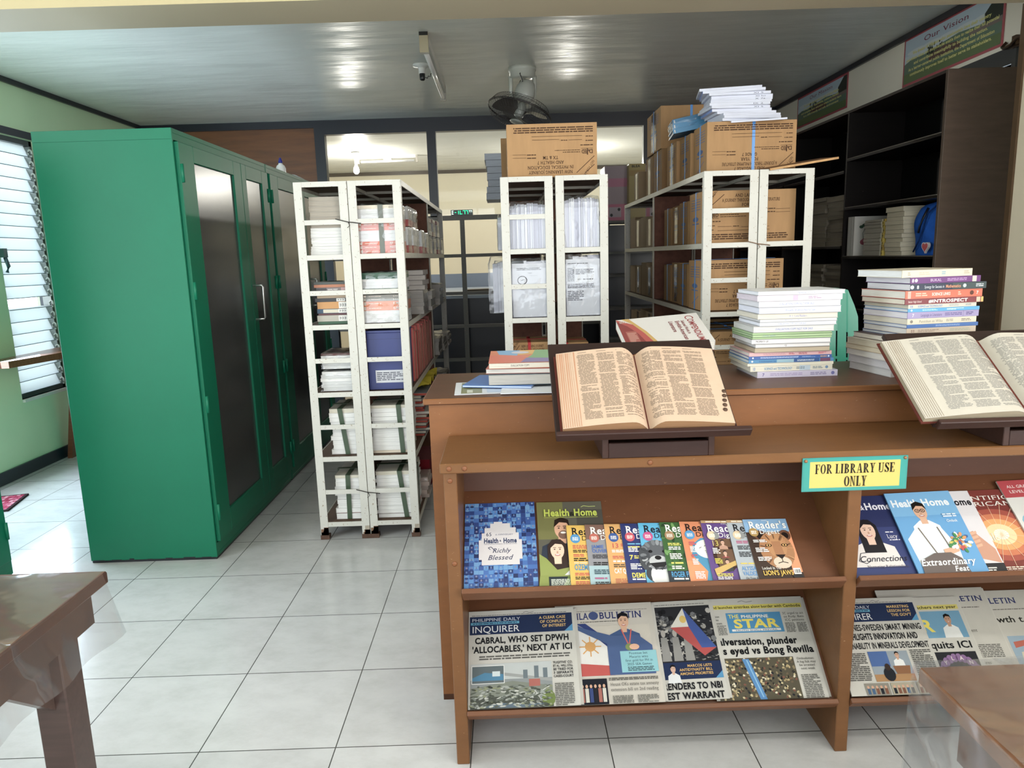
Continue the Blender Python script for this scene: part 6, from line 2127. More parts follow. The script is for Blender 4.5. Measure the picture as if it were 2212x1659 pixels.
def grain(c, x, y, w_, h, n, cols, s):
    """the busy dots of a coarse newspaper photo"""
    k0 = c.lay
    for k in range(n):
        c.lay = k0 + k % 3
        c.ell(x + w_ * R.uniform(.02, .98), y + h * R.uniform(.03, .97), s * R.uniform(.5, 1.6), s * R.uniform(.2, .5), R.choice(cols), 6, R.uniform(-.4, .4))
    c.lay = k0 + 3


def np_inq(big, side_, photo):
    def art(c, w_, h):
        c.rect(0, 0, w_, h, NP)
        c.body(w_ * .03, h * .945, w_ * .9, h * .012, 1, '#6a6864', gap=.0)
        c.line([(w_ * .52, h * .965), (w_ * .55, h * .975), (w_ * .58, h * .962), (w_ * .62, h * .97)], h * .004, '#55535a')
        c.rect(w_ * .01, h * .745, w_ * .97, h * .195, '#16284e')
        c.poly([(w_ * .90, h * .745), (w_ * .98, h * .745), (w_ * .98, h * .82)], '#3a8ab8')
        c.txt(w_ * .03, h * .885, h * .035, 'PHILIPPINE DAILY', '#c9cdd4', 'n', w=w_ * .46)
        c.rect(w_ * .02, h * .85, w_ * .46, h * .026, '#4fa0c0')
        c.body(w_ * .04, h * .855, w_ * .42, h * .016, 1, '#16284e', gap=0)
        c.txt(w_ * .03, h * .765, h * .072, 'INQUIRER', '#dcdcdc', 'n', w=w_ * .45)
        for k, s_ in enumerate(side_):
            c.txt(w_ * .92, h * (.885 - .045 * k), h * .03, s_, '#d8b060', 'b', 'r', maxw=w_ * .3)
        for k, (s_, wd) in enumerate(big):
            c.txt(w_ * .5, h * (.65 - .095 * k), h * .065, s_, '#1c1c20', 'x' if len(s_) < 28 else 'b', 'c', w=w_ * wd)
        photo(c, w_, h)
    return art


def ph_city(c, w_, h):
    c.body(w_ * .1, h * .475, w_ * .85, h * .05, 2, '#5a5854')
    c.rect(w_ * .02, h * .0, w_ * .74, h * .44, '#8a8f90')
    c.rect(w_ * .02, h * .28, w_ * .74, h * .16, '#b9bdbc')
    c.poly([(w_ * .02, h * .2), (w_ * .4, h * .26), (w_ * .76, h * .20), (w_ * .76, h * .1), (w_ * .02, h * .1)], '#7f8478')
    c.poly([(w_ * .3, h * .32), (w_ * .76, h * .24), (w_ * .76, h * .27), (w_ * .3, h * .35)], '#9a9c9a')
    for x, s_ in ((.60, 1), (.68, .8), (.5, .7)):
        c.rect(w_ * x, h * .28, w_ * .04, h * .12 * s_, '#6a757c')
    c.rect(w_ * .55, h * .2, w_ * .1, h * .07, '#a8584c')
    c.poly([(w_ * .02, h * .0), (w_ * .76, h * .0), (w_ * .76, h * .06), (w_ * .4, h * .12), (w_ * .02, h * .1)], '#4c4f48')
    c.poly([(w_ * .06, h * .015), (w_ * .5, h * .0), (w_ * .7, h * .03), (w_ * .3, h * .05)], '#5a6a78')
    c.line([(w_ * .46, h * .03), (w_ * .74, h * .2)], h * .008, '#c9c9c4')
    c.line([(w_ * .56, h * .03), (w_ * .60, h * .16), (w_ * .66, h * .05)], h * .008, '#c9c9c4')
    c.ell(w_ * .72, h * .08, w_ * .06, h * .08, '#6a7a3c', 12)
    grain(c, w_ * .02, 0, w_ * .74, h * .22, 240, ['#5a5f54', '#7a8078', '#a0a49c', '#4a4f46', '#8a8f70', '#b9bab2'], w_ * .022)
    c.rect(w_ * .03, h * .24, w_ * .3, h * .18, '#e2e2de')
    c.rect(w_ * .036, h * .246, w_ * .288, h * .168, '#5f6a6e')
    c.poly([(w_ * .036, h * .27), (w_ * .32, h * .27), (w_ * .32, h * .33), (w_ * .15, h * .35), (w_ * .036, h * .30)], '#3f7a9c')
    c.rect(w_ * .22, h * .31, w_ * .07, h * .05, '#c9d4d6')
    for k, s_ in enumerate(("'FUGITIVE' CO.", 'ET AL. WILL STILL', 'BE TRIED FOR', '3 SEPARATE', 'CASES-COURT')):
        c.txt(w_ * .865, h * (.41 - .034 * k), h * .024, s_, INK, 'b', 'c', w=w_ * .18)
    c.body(w_ * .78, h * .0, w_ * .17, h * .22, 13, '#66645f')


def ph_bulletin(c, w_, h):
    c.rect(0, 0, w_, h, '#c4bcb0')
    c.body(w_ * .05, h * .925, w_ * .9, h * .01, 1, '#7a766e', gap=0)
    c.txt(w_ * .03, h * .845, h * .07, 'MANILA', '#1d2a66', 'S', w=w_ * .31)
    c.ell(w_ * .39, h * .88, w_ * .05, h * .045, '#3a4a7c', 16)
    c.txt(w_ * .45, h * .845, h * .07, 'BULLETIN', '#1d2a66', 'S', w=w_ * .44)
    c.body(w_ * .25, h * .81, w_ * .5, h * .012, 1, '#4a4640', gap=0)
    c.rect(w_ * .55, h * .735, w_ * .2, h * .035, '#c0b8aa')
    for k, s_ in enumerate(("o's", 'st', 'nd', 'es')):
        c.txt(w_ * .12, h * (.63 - .085 * k), h * .05, s_, '#2a2826', 's', 'r', maxw=w_ * .1)
    c.body(w_ * .02, h * .27, w_ * .1, h * .12, 9, '#6a6862')
    c.rect(w_ * .15, h * .27, w_ * .80, h * .5, '#c9c0b2')
    c.poly([(w_ * .16, h * .76), (w_ * .24, h * .80), (w_ * .5, h * .62), (w_ * .55, h * .27), (w_ * .16, h * .27)], '#dad6d0')
    c.poly([(w_ * .2, h * .8), (w_ * .3, h * .74), (w_ * .56, h * .5), (w_ * .52, h * .62), (w_ * .3, h * .80)], '#1f3474')
    c.poly([(w_ * .16, h * .40), (w_ * .55, h * .36), (w_ * .55, h * .27), (w_ * .2, h * .27)], '#b83a30')
    c.ell(w_ * .33, h * .56, w_ * .055, h * .05, '#d09440', 14)
    for k in range(8):
        a = k * .785
        c.line([(w_ * .33, h * .56), (w_ * (.33 + .11 * math.cos(a)), h * (.56 + .1 * math.sin(a)))], h * .012, '#d09440')
    person(c, w_ * .69, h * .74, h * .15, '#d8a482', '#15131a', '#33507f', width=1.25)
    c.poly([(w_ * .5, h * .27), (w_ * .95, h * .27), (w_ * .95, h * .55), (w_ * .82, h * .66), (w_ * .56, h * .66), (w_ * .3, h * .74), (w_ * .22, h * .78), (w_ * .2, h * .74), (w_ * .5, h * .58)], '#3d5685')
    c.line([(w_ * .66, h * .72), (w_ * .72, h * .55), (w_ * .76, h * .72)], h * .012, '#c94a3a')
    c.ell(w_ * .72, h * .54, w_ * .04, h * .035, '#7a8a4c', 14)
    c.ell(w_ * .77, h * .54, w_ * .05, h * .03, '#d8a482', 12)
    c.rect(w_ * .62, h * .29, w_ * .36, h * .21, '#82bcc4')
    for k, s_ in enumerate(('Poomsae bet', 'Macario wins', 'first gold for PH in', '2025 SEA Games')):
        c.txt(w_ * .80, h * (.465 - .036 * k), h * .024, s_, '#30404a', 's', 'c', maxw=w_ * .3)
    c.body(w_ * .68, h * .30, w_ * .26, h * .045, 3, '#3a5058')
    c.rect(w_ * .06, h * .0, w_ * .4, h * .24, '#1c1e28')
    for k in range(9):
        x = w_ * (.09 + .042 * k)
        c.rect(x - w_ * .017, h * .02, w_ * .034, h * .13, R.choice(['#2a3c74', '#d4c8b4', '#a05a4c', '#23232a', '#c9c4b8', '#5a6a94']))
        c.ell(x, h * .17, w_ * .013, h * .018, '#c9987a', 8)
    c.txt(w_ * .49, h * .165, h * .032, 'House OKs estate tax amnesty', '#5a5650', 's', w=w_ * .47)
    c.txt(w_ * .49, h * .115, h * .032, 'extension bill on 2nd reading', '#5a5650', 's', w=w_ * .46)
    c.body(w_ * .48, h * .215, w_ * .48, h * .03, 2, '#5a5650')
    c.body(w_ * .50, h * .0, w_ * .2, h * .075, 5, '#6a6862')
    c.body(w_ * .74, h * .0, w_ * .2, h * .075, 5, '#6a6862')


def ph_flag(c, w_, h):
    c.rect(0, 0, w_, h, NP)
    c.body(w_ * .03, h * .955, w_ * .9, h * .012, 1, '#6a6864', gap=0)
    c.rect(w_ * .0, h * .36, w_ * .98, h * .58, '#2b2b2f')
    k0 = c.lay
    for k in range(60):
        c.lay = k0
        c.ell(w_ * R.uniform(.02, .96), h * R.uniform(.38, .9), w_ * .035, h * .03, R.choice(['#4a4a4e', '#77777a', '#98948e', '#1d1d20', '#b9b4ac']), 7, R.random())
    grain(c, 0, h * .37, w_ * .98, h * .5, 260, ['#3a3a3d', '#5a5a5c', '#8a8681', '#1a1a1c', '#a9a39b', '#6a6866'], w_ * .022)
    for x in (.25, .40, .55):
        c.poly([(w_ * x, h * .38), (w_ * (x + .12), h * .38), (w_ * (x + .10), h * .62), (w_ * (x + .02), h * .62)], '#8f8c88')
        c.ell(w_ * (x + .06), h * .66, w_ * .03, h * .04, '#a9a29a', 10)
    c.poly([(w_ * .42, h * .72), (w_ * .62, h * .92), (w_ * .66, h * .72)], '#d9d4c8')
    c.poly([(w_ * .62, h * .92), (w_ * .97, h * .50), (w_ * .78, h * .50), (w_ * .66, h * .72)], '#2a4a94')
    c.poly([(w_ * .42, h * .72), (w_ * .66, h * .72), (w_ * .78, h * .50), (w_ * .97, h * .50), (w_ * .80, h * .42)], '#b03430')
    c.ell(w_ * .60, h * .80, w_ * .045, h * .04, '#d8b24a', 10)
    c.rect(0, h * .20, w_ * .98, h * .165, '#16284e')
    c.poly([(w_ * .88, h * .2), (w_ * .98, h * .2), (w_ * .98, h * .27)], '#3a8ab8')
    c.txt(w_ * .04, h * .32, h * .025, 'DAILY', '#d4d4d6', 'n', w=w_ * .14)
    c.rect(w_ * .02, h * .285, w_ * .2, h * .025, '#4fa0c0')
    c.txt(w_ * .02, h * .215, h * .06, 'RER', '#dcdcdc', 'n', w=w_ * .17)
    person(c, w_ * .36, h * .27, h * .07, '#c9a08a', '#1a1616', '#d6d6d8')
    for k, s_ in enumerate(('MARCOS LISTS', 'ANTIDYNASTY BILL', 'AMONG PRIORITIES')):
        c.txt(w_ * .86, h * (.315 - .038 * k), h * .026, s_, '#d8a850', 'b', 'r', maxw=w_ * .42)
    c.txt(w_ * .03, h * .105, h * .062, 'SURRENDERS TO NBI', '#1c1c20', 'x', w=w_ * .92)
    c.txt(w_ * .03, h * .015, h * .062, 'ARREST WARRANT', '#1c1c20', 'x', w=w_ * .92)


def ph_star(c, w_, h):
    c.rect(0, 0, w_, h, '#c6c2b9')
    c.line([(w_ * .38, h * .96), (w_ * .42, h * .972), (w_ * .46, h * .955), (w_ * .52, h * .965)], h * .004, '#55535a')
    c.rect(w_ * .02, h * .885, w_ * .96, h * .045, '#d9c94a')
    c.txt(w_ * .03, h * .893, h * .028, 'Thailand launches airstrikes along border with Cambodia', '#26241c', 'b', w=w_ * .94)
    c.rect(w_ * .24, h * .64, w_ * .52, h * .205, '#2e86b8')
    c.txt(w_ * .26, h * .79, h * .04, 'THE', '#e8d23a', 'b', w=w_ * .1)
    c.txt(w_ * .38, h * .79, h * .032, 'PHILIPPINE', '#f0ecd8', 'b', w=w_ * .26)
    c.txt(w_ * .30, h * .69, h * .09, 'STAR', '#e8d23a', 'x', w=w_ * .42)
    c.rect(w_ * .27, h * .655, w_ * .46, h * .022, '#e4e4e0')
    c.txt(w_ * .5, h * .658, h * .014, 'TRUTH SHALL PREVAIL', '#1f5a8c', 'b', 'c', w=w_ * .4)
    for k, s_ in enumerate(('SC urged to act', 'on Rody, Bato', 'ICC petitions')):
        c.txt(w_ * .88, h * (.815 - .035 * k), h * .024, s_, '#3a3832', 's', 'c', maxw=w_ * .2)
    for k, s_ in enumerate(('pursue', 'ident', 'omission')):
        c.txt(w_ * .13, h * (.80 - .035 * k), h * .024, s_, '#3a3832', 's', 'c', maxw=w_ * .14)
    c.body(w_ * .78, h * .63, w_ * .09, h * .1, 8, '#66645f')
    c.body(w_ * .89, h * .63, w_ * .09, h * .1, 8, '#66645f')
    c.body(w_ * .03, h * .62, w_ * .19, h * .1, 8, '#66645f')
    c.txt(w_ * .05, h * .52, h * .07, 'Malversation, plunder', '#17171a', 'x', w=w_ * .8)
    c.txt(w_ * .02, h * .43, h * .07, 'raps eyed vs Bong Revilla', '#17171a', 'x', w=w_ * .96)
    c.rect(w_ * .03, h * .0, w_ * .74, h * .39, '#57503f')
    k0 = c.lay
    for k in range(330):
        c.lay = k0 + k % 3
        c.ell(w_ * R.uniform(.045, .755), h * R.uniform(.01, .38), w_ * .014, h * .011, R.choice(['#8a7a58', '#b09a6a', '#3a3730', '#c9b88a', '#6a5a44', '#23262c', '#7a4a3a', '#d8ccae']), 5, R.uniform(0, 3))
    c.lay = k0 + 4
    c.poly([(w_ * .30, h * .38), (w_ * .36, h * .38), (w_ * .45, h * .0), (w_ * .39, h * .0)], '#3f7fb8')
    c.line([(w_ * .34, h * .37), (w_ * .42, h * .02)], h * .012, '#7ab0d4')
    for k, s_ in enumerate(('Ombudsman:', 'A big fish may', 'be arrested', 'next week')):
        c.txt(w_ * .88, h * (.36 - .032 * k), h * .022, s_, '#4a4842', 's', 'c', maxw=w_ * .18)
    c.body(w_ * .80, h * .0, w_ * .16, h * .22, 14, '#66645f')


for x, up, tl, wd, ht, th, art, lab, lift, spin in (
        (.555, .008, 0, .315, .292, .007, ph_star, 'newspaper with blue and yellow masthead beside the rack divider', 0, 0),
        (.366, .010, -.030, .225, .285, .006, ph_flag, 'newspaper showing a waving flag in a dark crowd photo', .001, .01),
        (.120, .008, -.036, .290, .285, .007, ph_bulletin, 'newspaper with athlete holding a flag and blue serif masthead', .001, .0),
        (-.1405, .006, -.046, .315, .278, .010, np_inq([('CABRAL, WHO SET DPWH', .88), ("'ALLOCABLES,' NEXT AT ICI", .93)], ('A CLEAR CASE', 'OF CONFLICT', 'OF INTEREST'), ph_city),
         'leftmost newspaper on the lower tray, navy masthead over a bridge photo', .0, .0)):
    sheet_thing('newspaper', lab, 'newspaper', on_tray(x, 'l', up, lift, tl, wd, spin), wd, ht, th, NP, art, NG, '#c6c2b8', 'news', edge='news', fan=3)


def ph_mining(c, w_, h):
    c.rect(w_ * .30, h * .13, w_ * .42, h * .30, '#8f9aa4')
    c.rect(w_ * .30, h * .28, w_ * .2, h * .15, '#3a5f9c')
    c.rect(w_ * .30, h * .13, w_ * .42, h * .07, '#a87a48')
    person(c, w_ * .60, h * .36, h * .06, '#c99878', '#1a1614', '#e4e4e2')
    c.poly([(w_ * .54, h * .2), (w_ * .68, h * .2), (w_ * .70, h * .28), (w_ * .52, h * .28)], '#8a5a34')
    c.ell(w_ * .46, h * .2, w_ * .06, h * .07, '#23252c', 14)
    c.ell(w_ * .46, h * .27, w_ * .03, h * .035, '#3a2c24', 12)
    c.body(w_ * .02, h * .14, w_ * .25, h * .28, 15, '#5a5854')
    c.body(w_ * .75, h * .14, w_ * .22, h * .3, 16, '#5a5854')
    for k in range(3):
        c.rect(w_ * (.16 + .27 * k), h * .0, w_ * .25, h * .115, R.choice(['#8a8478', '#a59a84']))
        for j in range(5):
            x = w_ * (.19 + .27 * k + .045 * j)
            c.rect(x - w_ * .015, h * .01, w_ * .03, h * .055, R.choice(['#23262e', '#d8d4cc', '#7a4a34', '#3c5a7c']))
            c.ell(x, h * .078, w_ * .013, h * .015, '#c9987a', 8)
    c.ell(w_ * .04, h * .48, w_ * .02, h * .018, '#26262a', 10)
    c.ell(w_ * .10, h * .48, w_ * .02, h * .018, '#26262a', 10)


def ph_quits(c, w_, h):
    c.rect(0, 0, w_, h, NP)
    c.rect(w_ * .1, h * .86, w_ * .86, h * .05, '#cfc05a')
    c.txt(w_ * .93, h * .87, h * .032, 'teachers next year', '#26241c', 'b', 'r', w=w_ * .7)
    c.rect(w_ * .25, h * .55, w_ * .7, h * .29, '#5f94b4')
    c.txt(w_ * .46, h * .62, h * .13, 'R', '#e0cc3a', 'x', 'r', w=w_ * .2)
    person(c, w_ * .72, h * .70, h * .1, '#b88a6c', '#14110f', '#dcdcda')
    c.txt(w_ * .94, h * .44, h * .075, 'quits ICI', '#17171a', 'b', 'r', w=w_ * .64)
    c.rect(w_ * .3, h * .0, w_ * .64, h * .40, '#2b2b30')
    k0 = c.lay
    for k in range(14):
        a = math.pi * k / 13
        c.lay = k0
        c.ell(w_ * (.62 + .30 * math.cos(a)), h * (.12 + .22 * math.sin(a)), w_ * .05, h * .045, '#8a6494', 10)
    for k, ch in enumerate('WYLAND'):
        a = math.pi * (.86 - k * .145)
        c.txt(w_ * (.62 + .30 * math.cos(a)), h * (.10 + .22 * math.sin(a)), h * .04, ch, '#e4d4d4', 'b', 'c')
    k0 = c.lay
    for k in range(30):
        c.lay = k0
        c.ell(w_ * R.uniform(.42, .84), h * R.uniform(.02, .2), w_ * .03, h * .02, R.choice(['#c9c4bc', '#8a5a6a', '#d8cfd0', '#5a5560']), 7)


def ph_bul2(c, w_, h):
    c.rect(0, 0, w_, h, '#c0bbb1')
    c.txt(w_ * .965, h * .86, h * .055, 'BULLETIN', '#1d2a66', 'S', 'r', w=w_ * .43)
    c.body(w_ * .3, h * .79, w_ * .6, h * .012, 1, '#4a4640', gap=0)
    for k, s_ in enumerate(('New revenue chief', 'vows to address', 'corruption, harassment', 'complaints')):
        c.txt(w_ * .38, h * (.66 - .055 * k), h * .032, s_, '#4a4640', 's', maxw=w_ * .56)
    c.body(w_ * .5, h * .3, w_ * .44, h * .13, 8, '#66645f')
    c.txt(w_ * .5, h * .37, h * .06, 'T', '#2a2826', 's')
    for k, s_ in enumerate(('COA requires', 'mandatory', 'GPS-based', 'geotagging', "for gov't infra", 'projects')):
        c.txt(w_ * .56, h * (.24 - .05 * k), h * .03, s_, '#55514a', 's', maxw=w_ * .36)
    c.rect(w_ * .3, h * .0, w_ * .22, h * .3, '#4a4440')
    for k in range(8):
        c.ell(w_ * R.uniform(.32, .5), h * R.uniform(.05, .27), w_ * .03, h * .03, R.choice(['#c99a7a', '#23232a', '#a0524a', '#d8d2c8']), 8)


def ph_bul3(c, w_, h):
    c.rect(0, 0, w_, h, '#c0bbb1')
    c.txt(w_ * .53, h * .86, h * .06, 'BULLETIN', '#1d2a66', 'S', 'r', w=w_ * .49)
    c.body(w_ * .2, h * .79, w_ * .6, h * .012, 1, '#4a4640', gap=0)
    c.txt(w_ * .06, h * .66, h * .065, 'growth t', '#26241f', 'b', w=w_ * .45)
    c.rect(w_ * .26, h * .1, w_ * .6, h * .42, '#8ea4b4')
    c.poly([(w_ * .3, h * .15), (w_ * .8, h * .2), (w_ * .8, h * .4), (w_ * .34, h * .36)], '#c9bda4')
    c.poly([(w_ * .3, h * .4), (w_ * .6, h * .46), (w_ * .6, h * .5), (w_ * .3, h * .46)], '#b4523a')


NG2 = 'newspapers on the right-hand lower tray'
for x, up, lift, tl, wd, ht, th, art, lab, spin in (
        (1.365, .010, .000, 0, .28, .288, .006, ph_bul3, 'newspaper with blue serif masthead cut off by the right edge', .0),
        (1.098, .010, .0065, 0, .326, .298, .005, ph_bul2, 'newspaper with tall blue serif masthead and text columns, behind the others', .0),
        (1.142, .008, .0120, 0, .190, .272, .005, ph_quits, 'newspaper with a large fairground wheel photo', .0),
        (.926, .004, .0175, 0, .270, .276, .007, np_inq([('PHILIPPINES-SWEDEN SMART MINING', .95), ('HIGHLIGHTS INNOVATION AND', .8), ('SUSTAINABILITY IN MINERALS DEVELOPMENT', .97)], ('MARKETING', 'LESSON FOR', "THE GOV'T"), ph_mining),
         'newspaper with navy masthead and a speaker at a lectern, right of the divider', .0)):
    sheet_thing('newspaper', lab, 'newspaper', on_tray(x, 'l', up, lift, tl, wd, spin), wd, ht, th, NP, art, NG2, '#c6c2b8', 'news', edge='news', fan=2)

# ------------------------------------------------------------------ the sign
SERIF = {  # upright strokes (x, y, w, h), slabs and slanted bars of a heavy slab letter in a 1-high cell; width last
    'F': ([(.07, 0, .205, 1), (0, 0, .36, .06), (0, .94, .56, .06), (.50, .72, .06, .28), (.25, .48, .17, .06), (.36, .38, .06, .26)], [], .60),
    'O': ('O', .66), 'R': ([(.07, 0, .205, 1), (0, 0, .34, .06), (0, .94, .3, .06)], 'R', .72),
    'L': ([(.07, 0, .205, 1), (0, .94, .34, .06), (0, 0, .54, .06), (.48, 0, .06, .30)], [], .58),
    'I': ([(.07, 0, .205, 1), (0, .94, .33, .06), (0, 0, .33, .06)], [], .37),
    'B': ([(.07, 0, .205, 1), (0, 0, .3, .06), (0, .94, .3, .06)], 'B', .66),
    'A': ([(0, 0, .24, .06), (.38, 0, .36, .06), (.2, .28, .26, .06)], [[(.10, 0), (.15, 0), (.36, .9), (.36, 1), (.33, 1)], [(.48, 0), (.68, 0), (.46, 1), (.33, 1)]], .76),
    'Y': ([(.24, 0, .17, .45), (.15, 0, .35, .06), (0, .94, .34, .06), (.42, .94, .24, .06)], [[(.08, 1), (.27, 1), (.41, .45), (.24, .45)], [(.52, 1), (.57, 1), (.41, .40), (.36, .46)]], .68),
    'U': ([(.07, .2, .17, .8), (0, .94, .31, .06), (.52, .2, .06, .8), (.43, .94, .24, .06)], 'U', .70),
    'S': ('S', .56),
    'E': ([(.07, 0, .205, 1), (0, 0, .56, .06), (0, .94, .55, .06), (.49, .74, .06, .26), (.50, 0, .06, .28), (.25, .48, .15, .06), (.34, .39, .06, .24)], [], .60),
    'N': ([(.09, 0, .06, 1), (.52, 0, .06, 1), (0, 0, .24, .06), (.43, .94, .24, .06), (0, .94, .2, .06)], [[(.06, 1), (.24, 1), (.58, .0), (.50, .0)]], .70)}


def slab(c, x, y, h, text, col, w_):
    def arc(x0, y0, rx, ry, ix, iy, a0, a1, n=14):
        out = [(x0 + rx * math.cos(a), y0 + ry * math.sin(a)) for a in (a0 + (a1 - a0) * i / n for i in range(n + 1))]
        inn = [(x0 + ix * math.cos(a), y0 + iy * math.sin(a)) for a in (a0 + (a1 - a0) * i / n for i in range(n + 1))]
        return [[out[i], out[i + 1], inn[i + 1], inn[i]] for i in range(n)]
    wid = lambda ch: .3 if ch == ' ' else SERIF[ch][-1] + .05
    tot = sum(wid(ch) for ch in text)
    kx = w_ / tot
    px = x - w_ / 2
    for ch in text:
        if ch != ' ':
            sp = SERIF[ch]
            polys = []
            if sp[0] == 'O':
                polys += arc(.32, .5, .32, .51, .14, .45, 0, 2 * math.pi, 24)
            elif sp[0] == 'S':
                polys += arc(.27, .73, .24, .28, .10, .23, .3, math.pi * 1.5 + .1) + arc(.27, .27, .26, .28, .11, .22, -math.pi + .3, math.pi / 2 + .2)
                polys += [[(.44, .68), (.50, .68), (.50, 1), (.45, 1)], [(.02, 0), (.07, 0), (.08, .34), (.02, .34)], [(.06, .72), (.2, .78), (.5, .3), (.36, .22)]]
            else:
                polys += [[(a, b), (a + c_, b), (a + c_, b + d), (a, b + d)] for a, b, c_, d in sp[0]]
                if sp[1] == 'R':
                    polys += arc(.26, .73, .30, .27, .12, .21, -math.pi / 2, math.pi / 2) + [[(.26, .46), (.40, .46), (.66, .06), (.70, .06), (.70, 0), (.50, 0)]]
                elif sp[1] == 'B':
                    polys += arc(.26, .74, .28, .26, .11, .20, -math.pi / 2, math.pi / 2) + arc(.26, .26, .33, .27, .15, .2, -math.pi / 2, math.pi / 2)
                elif sp[1] == 'U':
                    polys += arc(.325, .24, .255, .26, .19, .18, math.pi, 2 * math.pi)
                else:
                    polys += sp[1]
            c.lay += 1
            for p in polys:
                c.mb.add([c.pt(px + a * h * kx / h, y + b * h) for a, b in p], [tuple(range(len(p)))], c.mat, col)
        px += wid(ch) * kx


t = thing('notice_sign', 'yellow and teal laminated library-use notice tacked to the rack ledge', 'sign', (.7545, 1.7752, .774), 0)
b = MB().box(0, .2735, -.0025, 0, 0, .0905, 'gloss', '#238f88')
c = Cv(b, (0, -.0025, 0), (1, 0, 0), (0, 0, 1), 'gloss')
c.rect(.004, .0035, .2655, .0835, '#1f968c')
c.rect(.0195, .0095, .2350, .0705, '#cfb64a')
slab(c, .137, .0475, .0255, 'FOR LIBRARY USE', '#2a241a', .208)
slab(c, .140, .0125, .0270, 'ONLY', '#2a241a', .060)
b.build('card', t)
for x, z in ((.008, .083), (.266, .0845)):
    MB().lathe([(.0045, 0), (.004, .003), (.0015, .0045)], (x, -.0025, z), 'plastic', '#8a5c3a', 10, (0, -1, 0)).build('tack', t)

# ------------------------------------------------------------------ book stands with opened dictionaries
def lectern(x0, wd, bx0, bx1, label, y0=1.747, z0=.952, y1=2.022, z1=1.152):
    t_ = thing('book_stand', label, 'book stand', (0, 0, 0), group='dark wooden book stands')
    d = Vector((0, y1 - y0, z1 - z0)).normalized()
    n = Vector((0, -d.z, d.y))
    p0, p1 = Vector((x0, y0, z0)), Vector((x0, y1, z1))
    DK = '#2a1b17'
    MB().prism([p0, p1, p1 - n * .016, p0 - n * .016], (wd, 0, 0), 'darkwood', DK).build('board', t_, bevel=.002)
    a = p0 - d * .001
    MB().prism([a - n * .006, a + n * .020, a + n * .020 - d * .014, a - n * .006 - d * .014], (wd + .028, 0, 0), 'darkwood', '#38241f').build('lip', t_, bevel=.002)
    zb = .8795
    for xs in (bx0, bx1 - .016):
        yb0 = 1.778
        zz0 = z0 + (yb0 - y0) * d.z / d.y - .021
        zz1 = z0 + (2.0 - y0) * d.z / d.y - .021
        MB().prism([(xs, yb0, zb), (xs, 2.0, zb), (xs, 2.0, zz1), (xs, yb0, zz0)], (.016, 0, 0), 'darkwood', '#3c2822').build('side_bracket', t_, bevel=.0015)
    MB().box(bx0 + .016, bx1 - .016, 1.778, 1.792, zb, .920, 'darkwood', '#35231f').build('front_rail', t_, bevel=.0015)
    MB().box(bx0 + .016, bx1 - .016, 1.985, 2.0, zb, 1.08, 'darkwood', '#1a100e').build('back_rail', t_)
    return frame(p0 + n * .0008, (1, 0, 0), d)


